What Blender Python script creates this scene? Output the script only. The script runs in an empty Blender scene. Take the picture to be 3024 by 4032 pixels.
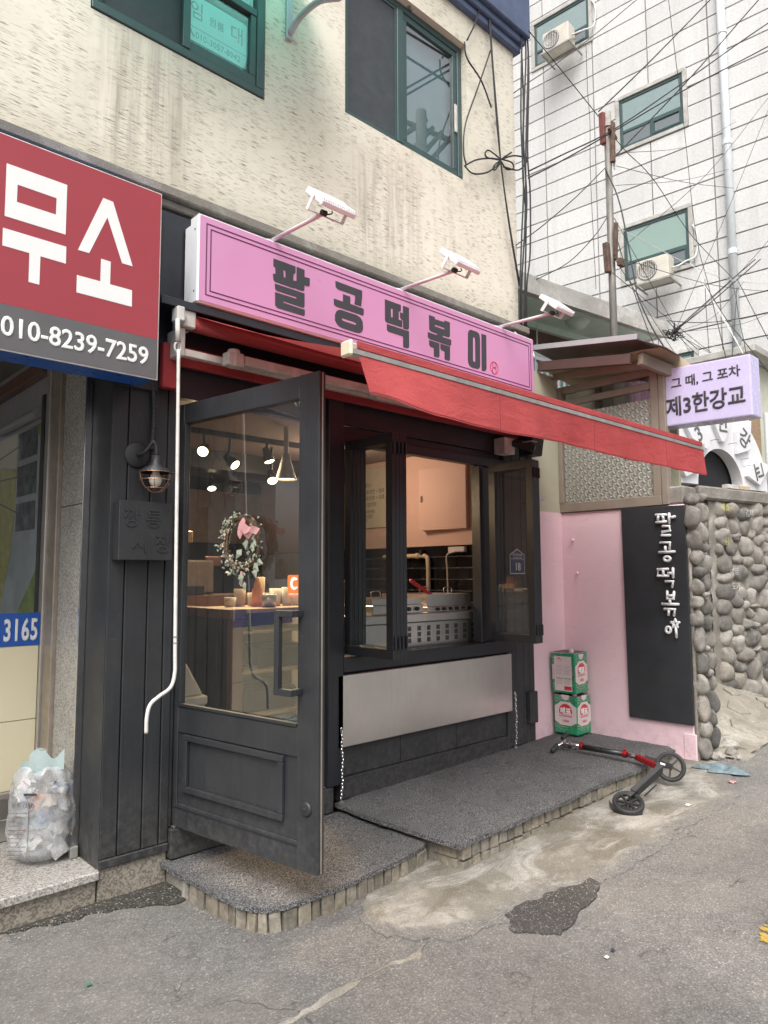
import bpy, bmesh, math, random
from mathutils import Matrix, Vector, noise
random.seed(7)
SC = bpy.context.scene
COL = SC.collection
rad = math.radians

# ---------------------------------------------------------------- camera
cam_d = bpy.data.cameras.new('camera')
cam_d.sensor_fit = 'VERTICAL'; cam_d.sensor_height = 36.0; cam_d.lens = 25.018
cam_d.clip_start = 0.05; cam_d.clip_end = 600
cam = bpy.data.objects.new('camera', cam_d); COL.objects.link(cam)
_p, _y, _r = rad(5.13), rad(46.86), 0.0038
_Fh = Vector((math.cos(_y), math.sin(_y), 0)); _R = Vector((math.sin(_y), -math.cos(_y), 0)); _U0 = Vector((0, 0, 1))
_F = _Fh*math.cos(_p) + _U0*math.sin(_p); _U = -_Fh*math.sin(_p) + _U0*math.cos(_p)
_Rr = _R*math.cos(_r) - _U*math.sin(_r); _Ur = _U*math.cos(_r) + _R*math.sin(_r)
cam.matrix_world = Matrix(((_Rr.x, _Ur.x, -_F.x, 0), (_Rr.y, _Ur.y, -_F.y, 0), (_Rr.z, _Ur.z, -_F.z, 1.6), (0, 0, 0, 1)))
SC.camera = cam

# ---------------------------------------------------------------- sky, sun, exposure
w = bpy.data.worlds.new('World'); SC.world = w; w.use_nodes = True
wn = w.node_tree; wn.nodes.clear()
SUN_EL, SUN_AZ = rad(55), rad(232)          # azimuth of the light, measured from +Y clockwise
sky = wn.nodes.new('ShaderNodeTexSky'); sky.sky_type = 'NISHITA'; sky.sun_disc = False
sky.sun_elevation = SUN_EL; sky.sun_rotation = SUN_AZ
sky.air_density = 1.0; sky.dust_density = 6.0; sky.ozone_density = 1.0
hs = wn.nodes.new('ShaderNodeHueSaturation'); hs.inputs['Saturation'].default_value = 0.22   # overcast: a white sky
bg = wn.nodes.new('ShaderNodeBackground'); bg.inputs['Strength'].default_value = 0.15
wo = wn.nodes.new('ShaderNodeOutputWorld')
wn.links.new(sky.outputs[0], hs.inputs['Color']); wn.links.new(hs.outputs[0], bg.inputs[0]); wn.links.new(bg.outputs[0], wo.inputs[0])
sun_d = bpy.data.lights.new('sun', 'SUN'); sun_d.energy = 1.5; sun_d.angle = rad(40); sun_d.color = (1.0, 0.97, 0.93)
sun = bpy.data.objects.new('sun', sun_d); COL.objects.link(sun)
_sd = Vector((math.sin(SUN_AZ)*math.cos(SUN_EL), math.cos(SUN_AZ)*math.cos(SUN_EL), math.sin(SUN_EL)))
sun.rotation_euler = _sd.to_track_quat('Z', 'Y').to_euler(); sun.location = _sd*30
vs = SC.view_settings
vs.view_transform = 'Standard'; vs.look = 'None'; vs.gamma = 1.0; vs.exposure = 0.6; vs.use_curve_mapping = False
SC.cycles.max_bounces = 7; SC.cycles.diffuse_bounces = 3; SC.cycles.transparent_max_bounces = 14
SC.cycles.sample_clamp_indirect = 4.0; SC.cycles.use_denoising = True; SC.cycles.caustics_reflective = False; SC.cycles.caustics_refractive = False

# ---------------------------------------------------------------- materials
class NT:
    """small node-graph helper"""
    def __init__(s, name):
        s.m = bpy.data.materials.new(name); s.m.use_nodes = True; s.t = s.m.node_tree; s.t.nodes.clear()
        s.out = s.t.nodes.new('ShaderNodeOutputMaterial'); s.b = s.t.nodes.new('ShaderNodeBsdfPrincipled')
        s.t.links.new(s.b.outputs[0], s.out.inputs[0]); s._pos = None
    def n(s, typ, **kw):
        nd = s.t.nodes.new('ShaderNode' + typ)
        for k, v in kw.items():
            if k in nd.inputs: s.set(nd.inputs[k], v)
            else: setattr(nd, k, v)
        return nd
    def set(s, inp, v):
        if isinstance(v, bpy.types.NodeSocket): s.t.links.new(v, inp)
        elif isinstance(v, (tuple, list)) and len(v) == 3 and inp.type == 'RGBA': inp.default_value = (*v, 1)
        else: inp.default_value = v
    def pos(s, scale=(1, 1, 1), loc=(0, 0, 0)):
        g = s.t.nodes.new('ShaderNodeNewGeometry'); mp = s.t.nodes.new('ShaderNodeMapping')
        s.t.links.new(g.outputs['Position'], mp.inputs[0]); mp.inputs['Scale'].default_value = scale; mp.inputs['Location'].default_value = loc
        return mp.outputs[0]
    def noise(s, scale, detail=4, rough=.55, vec=None, dist=0):
        nd = s.n('TexNoise'); nd.inputs['Scale'].default_value = scale; nd.inputs['Detail'].default_value = detail
        nd.inputs['Roughness'].default_value = rough; nd.inputs['Distortion'].default_value = dist
        s.t.links.new(vec if vec is not None else s.pos(), nd.inputs['Vector']); return nd.outputs['Fac']
    def ramp(s, fac, stops):
        nd = s.n('ValToRGB'); el = nd.color_ramp.elements
        for i, (p, c) in enumerate(stops):
            e = el[i] if i < 2 else el.new(p)
            e.position = p; e.color = (*c, 1) if len(c) == 3 else c
        s.t.links.new(fac, nd.inputs[0]); return nd.outputs[0]
    def mix(s, fac, a, b, mode='MIX'):
        nd = s.n('Mix'); nd.data_type = 'RGBA'; nd.blend_type = mode
        s.set(nd.inputs[0], fac); s.set(nd.inputs[6], a); s.set(nd.inputs[7], b); return nd.outputs[2]
    def math(s, op, a, b=None, c=None, clamp=False):
        nd = s.n('Math'); nd.operation = op; nd.use_clamp = clamp; s.set(nd.inputs[0], a)
        if b is not None: s.set(nd.inputs[1], b)
        if c is not None: s.set(nd.inputs[2], c)
        return nd.outputs[0]
    def bump(s, h, strength=.5, dist=.01):
        nd = s.n('Bump'); nd.inputs['Strength'].default_value = strength; nd.inputs['Distance'].default_value = dist
        s.t.links.new(h, nd.inputs['Height']); s.t.links.new(nd.outputs[0], s.b.inputs['Normal'])
    def fin(s, **kw):
        for k, v in kw.items(): s.set(s.b.inputs[k], v)
        return s.m

def dark(c, f): return tuple(x*f for x in c)
def plain(name, col, rough=.55, metal=0.0, var=.12, vscale=9.0, bump=0.0, bscale=90.0, bdist=.002, rnd=0.0, spec=.5, trans=0.0, coat=0.0, stretch=(1, 1, 1)):
    """base colour with a slow mottling, roughness variation and fine relief"""
    t = NT(name); f = t.noise(vscale, 5, .6, t.pos(stretch))
    c = t.ramp(f, [(.28, dark(col, 1-var)), (.72, tuple(min(1, x*(1+var*.6)) for x in col))])
    if rnd:
        oi = t.n('ObjectInfo'); k = t.math('MULTIPLY_ADD', oi.outputs['Random'], 2*rnd, 1-rnd)
        hsv = t.n('HueSaturation'); t.set(hsv.inputs['Value'], k); t.set(hsv.inputs['Color'], c); c = hsv.outputs[0]
    r = t.math('MULTIPLY_ADD', t.noise(vscale*2.7, 4), .25, rough-.12)
    if bump: t.bump(t.noise(bscale, 4, .6, t.pos(stretch)), bump, bdist)
    kw = {'Base Color': c, 'Roughness': r, 'Metallic': metal, 'Specular IOR Level': spec}
    if coat: kw['Coat Weight'] = coat; kw['Coat Roughness'] = .15
    t.fin(**kw)
    if trans:
        tr = t.n('BsdfTranslucent'); t.set(tr.inputs[0], c); mx = t.n('MixShader'); mx.inputs[0].default_value = trans
        t.t.links.new(t.b.outputs[0], mx.inputs[1]); t.t.links.new(tr.outputs[0], mx.inputs[2]); t.t.links.new(mx.outputs[0], t.out.inputs[0])
    return t.m

def scuffed(name, col, rough=.5):
    """dark paint on timber: brush grain, dusty film, scratches and splashes low down"""
    t = NT(name)
    c = t.ramp(t.noise(2.6, 5, .6), [(.3, dark(col, .8)), (.7, dark(col, 1.2))])
    gr = t.noise(1, 4, .6, t.pos((60, 60, 2.2))); c = t.mix(1.0, c, t.ramp(gr, [(.3, (.86, .86, .86)), (.7, (1.12, 1.12, 1.12))]), 'MULTIPLY')
    du = t.ramp(t.noise(4.5, 7, .72, t.pos((1, 1, .7), (3, 1, 6)), .4), [(.50, (0, 0, 0)), (.74, (1, 1, 1))])
    c = t.mix(t.math('MULTIPLY', du, .13), c, (.13, .125, .115))
    sc = t.ramp(t.noise(1, 3, .5, t.pos((26, 26, 130), (5, 2, 1)), .8), [(.70, (0, 0, 0)), (.74, (1, 1, 1))]); c = t.mix(t.math('MULTIPLY', sc, .16), c, (.30, .29, .27))
    g = t.n('NewGeometry'); sp = t.n('SeparateXYZ'); t.set(sp.inputs[0], g.outputs['Position'])
    low = t.math('MULTIPLY', t.math('MULTIPLY_ADD', sp.outputs[2], -2.2, 2.2*.62, clamp=True), t.ramp(t.noise(22, 6, .75), [(.42, (0, 0, 0)), (.66, (1, 1, 1))])); c = t.mix(t.math('MULTIPLY', low, .30), c, (.20, .18, .155))
    t.bump(t.math('ADD', t.math('MULTIPLY', gr, .6), t.noise(120, 3)), .22, .002)
    return t.fin(**{'Base Color': c, 'Roughness': t.math('MULTIPLY_ADD', t.noise(7, 5, .65), .3, rough-.14), 'Specular IOR Level': .5})

def glass(name, tint=(.93, .96, .96), refl=1.0, rough=.0, dirt=.03):
    """a thin pane: clear, with the mirror reflection that grows towards grazing"""
    t = NT(name); tr = t.n('BsdfTransparent'); t.set(tr.inputs[0], tint)
    gl = t.n('BsdfGlossy'); gl.inputs['Roughness'].default_value = rough
    fr = t.n('Fresnel'); fr.inputs['IOR'].default_value = 1.5
    fac = t.math('MULTIPLY_ADD', fr.outputs[0], 1.7*refl, .015, clamp=True)
    ge = t.n('NewGeometry'); fac = t.math('MULTIPLY', fac, t.math('SUBTRACT', 1.0, ge.outputs['Backfacing']))
    mx = t.n('MixShader'); t.set(mx.inputs[0], fac); t.t.links.new(tr.outputs[0], mx.inputs[1]); t.t.links.new(gl.outputs[0], mx.inputs[2])
    df = t.n('BsdfDiffuse'); t.set(df.inputs[0], (.5, .5, .48)); mx2 = t.n('MixShader')
    t.set(mx2.inputs[0], t.math('MULTIPLY', t.noise(3, 5, .7), dirt))
    t.t.links.new(mx.outputs[0], mx2.inputs[1]); t.t.links.new(df.outputs[0], mx2.inputs[2]); t.t.links.new(mx2.outputs[0], t.out.inputs[0])
    return t.m

def emit(name, col, strength):
    t = NT(name); return t.fin(**{'Base Color': (.8, .8, .8), 'Emission Color': col, 'Emission Strength': strength})

def mat_stucco():
    t = NT('stucco')
    p = t.pos((6.5, 6.5, 112.0)); dn = t.noise(2.0, 3, .55, p, .0)           # long raked grooves
    gr = t.ramp(dn, [(.578, (0, 0, 0)), (.632, (1, 1, 1))])
    brk = t.ramp(t.noise(5.5, 4, .6), [(.34, (0, 0, 0)), (.52, (1, 1, 1))])  # they come in patches
    groove = t.mix(1.0, gr, brk, 'MULTIPLY')
    base = t.ramp(t.noise(1.3, 6, .6), [(.3, (.70, .65, .54)), (.7, (.79, .745, .635))])
    # rain stains: vertical runs under the window sills
    g = t.n('NewGeometry'); sp = t.n('SeparateXYZ'); t.set(sp.inputs[0], g.outputs['Position'])
    x, z = sp.outputs[0], sp.outputs[2]
    runs = t.noise(1.0, 5, .7, t.pos((9, 0, .55), (3, 0, 0)), .4)
    runs = t.ramp(runs, [(.38, (0, 0, 0)), (.60, (1, 1, 1))])
    fine = t.ramp(t.noise(1.0, 3, .6, t.pos((20, 0, 1.1))), [(.35, (.25, .25, .25)), (.65, (1, 1, 1))])
    def band(a, b, soft):
        return t.math('MULTIPLY', t.math('MULTIPLY_ADD', x, 1/soft, -a/soft, clamp=True), t.math('MULTIPLY_ADD', x, -1/soft, b/soft, clamp=True))
    zone = t.math('ADD', band(1.22, 2.0, .25), t.math('MULTIPLY', band(3.1, 3.95, .2), .8), clamp=True)
    zone = t.math('ADD', zone, t.math('MULTIPLY', band(4.0, 4.4, .2), .45), clamp=True)
    zf = t.math('MULTIPLY', t.math('MULTIPLY_ADD', z, -1.2, 1.2*4.92, clamp=True), t.math('MULTIPLY_ADD', z, .9, -.9*3.62, clamp=True))
    st = t.math('MULTIPLY', t.mix(1.0, runs, fine, 'MULTIPLY'), t.math('MULTIPLY', zone, t.math('MULTIPLY', zf, 1.5, clamp=True)))
    c = t.mix(t.math('MULTIPLY', st, 1.25, clamp=True), base, (.27, .235, .195))
    low = t.math('MULTIPLY_ADD', z, -5.5, 5.5*4.02, clamp=True)             # dirt line along the ledge
    c = t.mix(t.math('MULTIPLY', low, t.math('MULTIPLY', t.noise(7, 5, .7), .5)), c, (.24, .20, .12))
    c = t.mix(t.math('MULTIPLY', groove, .85), c, (.22, .185, .145))
    hgt = t.math('SUBTRACT', t.math('MULTIPLY', t.noise(38, 5, .65), .45), groove)
    t.bump(hgt, .6, .005)
    return t.fin(**{'Base Color': c, 'Roughness': .9, 'Specular IOR Level': .2})

def asphalt_col(t, base=(.170, .163, .155), light=(.32, .31, .29), amount=1.0, tan=.35):
    vo = t.n('TexVoronoi'); vo.inputs['Scale'].default_value = 165; vo.inputs['Randomness'].default_value = 1; t.set(vo.inputs['Vector'], t.pos())
    rnd = t.n('SeparateColor'); t.set(rnd.inputs[0], vo.outputs['Color'])
    chip = t.ramp(rnd.outputs[0], [(0, dark(base, .55)), (.45, base), (.80, dark(base, 1.5)), (.93, light), (1, (.55, .53, .49))])
    blot = t.ramp(t.noise(1.1, 7, .68), [(.30, dark(base, .72)), (.5, base), (.72, dark(base, 1.42))])
    mid = t.ramp(t.noise(11, 6, .75), [(.34, (.72, .72, .72)), (.5, (1, 1, 1)), (.68, (1.3, 1.28, 1.24))]); blot = t.mix(1.0, blot, mid, 'MULTIPLY')
    c = t.mix(.5*amount, blot, chip)
    c = t.mix(t.math('MULTIPLY', t.ramp(t.noise(.65, 6, .7, t.pos((1, 1, 1), (4, 1, 0))), [(.45, (0, 0, 0)), (.7, (1, 1, 1))]), tan), c, (.30, .265, .215))
    spots = t.ramp(t.noise(6.0, 3, .5, t.pos((1, 1.7, 1), (2.5, .3, 0))), [(.70, (0, 0, 0)), (.76, (1, 1, 1))])
    c = t.mix(t.math('MULTIPLY', spots, .7), c, (.045, .041, .039))
    pale = t.ramp(t.noise(55, 2, .5), [(.73, (0, 0, 0)), (.78, (1, 1, 1))])
    c = t.mix(t.math('MULTIPLY', pale, .5), c, (.55, .53, .49))
    big = t.ramp(t.noise(.42, 5, .62, t.pos((1, 1, 1), (8, 4, 0)), .5), [(.36, (.78, .78, .79)), (.5, (1, 1, 1)), (.66, (1.22, 1.20, 1.16))]); c = t.mix(1.0, c, big, 'MULTIPLY')
    mp = t.n('VectorMath'); mp.operation = 'ADD'; nz = t.n('TexNoise'); nz.inputs['Scale'].default_value = 3.0; nz.inputs['Detail'].default_value = 5; t.set(nz.inputs['Vector'], t.pos()); t.set(mp.inputs[0], t.pos()); t.set(mp.inputs[1], nz.outputs['Color'])
    cr = t.n('TexVoronoi'); cr.feature = 'DISTANCE_TO_EDGE'; cr.inputs['Scale'].default_value = 1.15; t.set(cr.inputs['Vector'], mp.outputs[0])
    line = t.ramp(cr.outputs['Distance'], [(.004, (1, 1, 1)), (.014, (0, 0, 0))]); msk = t.ramp(t.noise(.9, 3, .5, t.pos((1, 1, 1), (3, 8, 0))), [(.50, (0, 0, 0)), (.60, (1, 1, 1))])
    crack = t.mix(1.0, line, msk, 'MULTIPLY'); c = t.mix(t.math('MULTIPLY', crack, .6), c, (.05, .046, .042))
    h = t.math('ADD', t.math('MULTIPLY', vo.outputs['Distance'], .8), t.noise(200, 3, .6)); h = t.math('SUBTRACT', h, t.math('MULTIPLY', crack, 2.0))
    return c, h
def mat_asphalt(name='asphalt', *a):
    t = NT(name); c, h = asphalt_col(t, *a)
    t.bump(h, .65, .005)
    return t.fin(**{'Base Color': c, 'Roughness': .88, 'Specular IOR Level': .3})

def mat_concrete(name='concrete', a=(.27, .25, .21), b=(.42, .395, .35), stain=.5, smear=0.0, blend=False):
    t = NT(name)
    c = t.ramp(t.noise(2.2, 8, .7, None, .4), [(.30, dark(a, .8)), (.5, a), (.62, b), (.75, dark(b, 1.2))])
    wet = t.ramp(t.noise(3.1, 5, .62, t.pos((1, 1.3, 1), (7, 3, 0)), .6), [(.52, (0, 0, 0)), (.60, (1, 1, 1))])
    c = t.mix(t.math('MULTIPLY', wet, stain), c, (.17, .15, .115))
    if smear:
        sm = t.ramp(t.noise(2.6, 8, .72, t.pos((.7, 1.6, 1), (1, 9, 0)), 1.2), [(.50, (0, 0, 0)), (.64, (1, 1, 1))]); c = t.mix(t.math('MULTIPLY', sm, smear), c, (.56, .55, .51))
        dk = t.ramp(t.noise(7, 6, .7, t.pos((1, 1, 1), (5, 2, 8)), .8), [(.58, (0, 0, 0)), (.68, (1, 1, 1))]); c = t.mix(t.math('MULTIPLY', dk, .6), c, (.12, .108, .09))
    sp = t.ramp(t.noise(150, 3, .6), [(.35, (.72, .72, .72)), (.65, (1.15, 1.15, 1.15))]); c = t.mix(1.0, c, sp, 'MULTIPLY')
    h = t.math('ADD', t.noise(90, 5, .7), t.noise(9, 5, .6))
    if blend:   # the thin cement skin breaks up into the asphalt towards its rim
        at = t.n('Attribute'); at.attribute_name = 'rim'; ca, ha = asphalt_col(t)
        e = t.math('ADD', at.outputs['Fac'], t.math('MULTIPLY', t.math('SUBTRACT', t.noise(6, 7, .72, t.pos((1, 1, 1), (3, 3, 0))), .5), .42))
        k = t.ramp(e, [(.05, (0, 0, 0)), (.13, (1, 1, 1))]); c = t.mix(k, ca, c)
    t.bump(h, .5, .006)
    return t.fin(**{'Base Color': c, 'Roughness': .9, 'Specular IOR Level': .25})

def mat_granite(name='granite', a=(.20, .185, .17), b=(.44, .42, .39), scale=140):
    t = NT(name)
    vo = t.n('TexVoronoi'); vo.inputs['Scale'].default_value = scale; t.set(vo.inputs['Vector'], t.pos())
    sc = t.n('SeparateColor'); t.set(sc.inputs[0], vo.outputs['Color'])
    c = t.ramp(sc.outputs[0], [(0, dark(a, .6)), (.3, a), (.55, b), (1, dark(b, 1.25))])
    c = t.mix(.35, c, t.ramp(t.noise(3, 5, .65), [(.3, a), (.7, b)]))
    t.bump(t.noise(160, 3), .12, .001)
    return t.fin(**{'Base Color': c, 'Roughness': .55})

def mat_matfibre(name, lo, hi):
    t = NT(name)
    f = t.noise(165, 2, .55)
    c = t.ramp(f, [(.38, lo), (.50, tuple((a+b)/2*.75 for a, b in zip(lo, hi))), (.62, hi)])
    big = t.ramp(t.noise(1.6, 4, .6), [(.3, (.8, .8, .8)), (.7, (1.1, 1.1, 1.1))]); c = t.mix(1.0, c, big, 'MULTIPLY')
    wear = t.ramp(t.noise(2.8, 6, .68, None, .6), [(.40, (.82, .81, .79)), (.5, (1, 1, 1)), (.68, (1.10, 1.08, 1.05))]); c = t.mix(1.0, c, wear, 'MULTIPLY')
    t.bump(f, .9, .006)
    return t.fin(**{'Base Color': c, 'Roughness': .75, 'Specular IOR Level': .3})

def mat_pebble():
    t = NT('pebble')
    oi = t.n('ObjectInfo')
    c1 = t.ramp(oi.outputs['Random'], [(0, (.14, .135, .125)), (.30, (.22, .205, .185)), (.6, (.29, .27, .24)), (.85, (.38, .36, .325)), (1, (.27, .235, .195))])
    n1 = t.ramp(t.noise(9, 7, .7), [(.3, (.55, .55, .55)), (.55, (1, 1, 1)), (.75, (1.45, 1.42, 1.36))])
    c = t.mix(1.0, c1, n1, 'MULTIPLY')
    lich = t.ramp(t.noise(5, 6, .7, t.pos((1, 1, .5), (9, 2, 4))), [(.55, (0, 0, 0)), (.66, (1, 1, 1))])
    c = t.mix(t.math('MULTIPLY', lich, .45), c, (.42, .40, .34))
    sp = t.ramp(t.noise(160, 2), [(.35, (.8, .8, .8)), (.65, (1.12, 1.12, 1.12))]); c = t.mix(1.0, c, sp, 'MULTIPLY')
    t.bump(t.math('ADD', t.noise(60, 5, .7), t.noise(14, 4, .6)), .45, .005)
    return t.fin(**{'Base Color': c, 'Roughness': .8, 'Specular IOR Level': .3})

def mat_panel():
    t = NT('white_stone_panel'); oi = t.n('ObjectInfo')
    c = t.ramp(t.noise(26, 5, .7, t.pos((1, 1, 1))), [(.35, (.55, .545, .535)), (.65, (.67, .665, .655))])
    k = t.math('MULTIPLY_ADD', oi.outputs['Random'], .12, .92); hsv = t.n('HueSaturation'); t.set(hsv.inputs['Value'], k); t.set(hsv.inputs['Color'], c)
    run = t.ramp(t.noise(1.0, 5, .65, t.pos((4, 4, .35))), [(.50, (0, 0, 0)), (.75, (1, 1, 1))])
    c = t.mix(t.math('MULTIPLY', run, .35), hsv.outputs[0], (.36, .345, .33))
    return t.fin(**{'Base Color': c, 'Roughness': .6})

def mat_wallpaint(name, col, dirt=.25, rake=.35):
    """painted render with raked relief"""
    t = NT(name)
    dn = t.noise(2.6, 6, .62, t.pos((7, 7, 42)), .4); gr = t.ramp(dn, [(.56, (0, 0, 0)), (.66, (1, 1, 1))])
    c = t.ramp(t.noise(1.8, 5, .6), [(.3, dark(col, .93)), (.7, col)])
    c = t.mix(t.math('MULTIPLY', gr, .14), c, dark(col, .7))
    g = t.n('NewGeometry'); sp = t.n('SeparateXYZ'); t.set(sp.inputs[0], g.outputs['Position'])
    low = t.math('MULTIPLY', t.math('MULTIPLY_ADD', sp.outputs[2], -4, 4*.42, clamp=True), t.ramp(t.noise(14, 5, .7), [(.45, (0, 0, 0)), (.7, (1, 1, 1))]))
    c = t.mix(t.math('MULTIPLY', low, dirt*2), c, (.33, .27, .24))
    t.bump(t.math('SUBTRACT', t.math('MULTIPLY', t.noise(50, 4, .6), .5), gr), rake*1.3, .006)
    return t.fin(**{'Base Color': c, 'Roughness': .75, 'Specular IOR Level': .3})

def mat_steel(name='brushed_steel', rough=.33, col=(.76, .73, .71)):
    t = NT(name)
    br = t.noise(1, 4, .6, t.pos((240, 240, 3)))
    c = t.ramp(t.noise(2.4, 5, .6), [(.3, dark(col, .86)), (.7, col)])
    c = t.mix(1.0, c, t.ramp(br, [(.3, (.93, .93, .93)), (.7, (1.05, 1.05, 1.05))]), 'MULTIPLY')
    r = t.math('MULTIPLY_ADD', t.noise(1.6, 4, .6), .16, rough-.06)
    return t.fin(**{'Base Color': c, 'Metallic': 1.0, 'Roughness': r, 'Anisotropic': .5})

def mat_fabric():
    t = NT('red_awning_fabric')
    c = t.ramp(t.noise(2.2, 5, .6), [(.3, (.50, .085, .088)), (.7, (.60, .11, .112))])
    wv = t.noise(1, 2, .5, t.pos((520, 90, 90)))
    gm = t.ramp(t.noise(3.5, 7, .7, t.pos((1, 1, .5), (2, 7, 1)), .5), [(.48, (0, 0, 0)), (.72, (1, 1, 1))]); c = t.mix(t.math('MULTIPLY', gm, .35), c, (.36, .09, .085))
    c = t.mix(1.0, c, t.ramp(wv, [(.3, (.88, .88, .88)), (.7, (1.06, 1.06, 1.06))]), 'MULTIPLY')
    t.bump(t.math('ADD', wv, t.math('MULTIPLY', t.noise(5, 5, .6, t.pos((1, 1, 2.2)), .6), 4.0)), .45, .008)
    t.fin(**{'Base Color': c, 'Roughness': .85, 'Specular IOR Level': .15})
    tr = t.n('BsdfTranslucent'); t.set(tr.inputs[0], c); mx = t.n('MixShader'); mx.inputs[0].default_value = .22
    t.t.links.new(t.b.outputs[0], mx.inputs[1]); t.t.links.new(tr.outputs[0], mx.inputs[2]); t.t.links.new(mx.outputs[0], t.out.inputs[0])
    return t.m

def mat_bag():
    """thin clouded plastic film"""
    t = NT('clear_plastic_film'); tr = t.n('BsdfTransparent'); t.set(tr.inputs[0], (.95, .96, .97))
    gl = t.n('BsdfGlossy'); gl.inputs['Roughness'].default_value = .16
    df = t.n('BsdfDiffuse'); t.set(df.inputs[0], (.80, .82, .84))
    n1 = t.noise(24, 4, .6); 
    m1 = t.n('MixShader'); t.set(m1.inputs[0], t.math('MULTIPLY_ADD', n1, .34, .13)); t.t.links.new(tr.outputs[0], m1.inputs[1]); t.t.links.new(df.outputs[0], m1.inputs[2])
    lw = t.n('LayerWeight'); lw.inputs[0].default_value = .35
    m2 = t.n('MixShader'); t.set(m2.inputs[0], t.math('MULTIPLY_ADD', lw.outputs['Fresnel'], .35, .03, clamp=True)); t.t.links.new(m1.outputs[0], m2.inputs[1]); t.t.links.new(gl.outputs[0], m2.inputs[2])
    t.t.links.new(m2.outputs[0], t.out.inputs[0]); return t.m

def mat_brick():
    t = NT('old_step_brick'); oi = t.n('ObjectInfo')
    c = t.ramp(oi.outputs['Random'], [(0, (.19, .172, .14)), (.4, (.25, .22, .175)), (.75, (.31, .275, .215)), (1, (.255, .24, .21))])
    c = t.mix(1.0, c, t.ramp(t.noise(26, 6, .7), [(.3, (.6, .6, .6)), (.55, (1, 1, 1)), (.75, (1.3, 1.28, 1.22))]), 'MULTIPLY')
    ef = t.ramp(t.noise(11, 7, .75, t.pos((1.4, 1.4, .6), (2, 5, 1)), .6), [(.56, (0, 0, 0)), (.68, (1, 1, 1))]); c = t.mix(t.math('MULTIPLY', ef, .55), c, (.50, .48, .43))
    ms = t.ramp(t.noise(8, 5, .7, t.pos((1, 1, 1), (9, 9, 3))), [(.62, (0, 0, 0)), (.72, (1, 1, 1))]); c = t.mix(t.math('MULTIPLY', ms, .5), c, (.07, .075, .03))
    t.bump(t.math('ADD', t.noise(70, 5, .7), t.math('MULTIPLY', t.noise(18, 4, .6), 1.5)), .7, .008)
    return t.fin(**{'Base Color': c, 'Roughness': .92, 'Specular IOR Level': .2})

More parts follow.
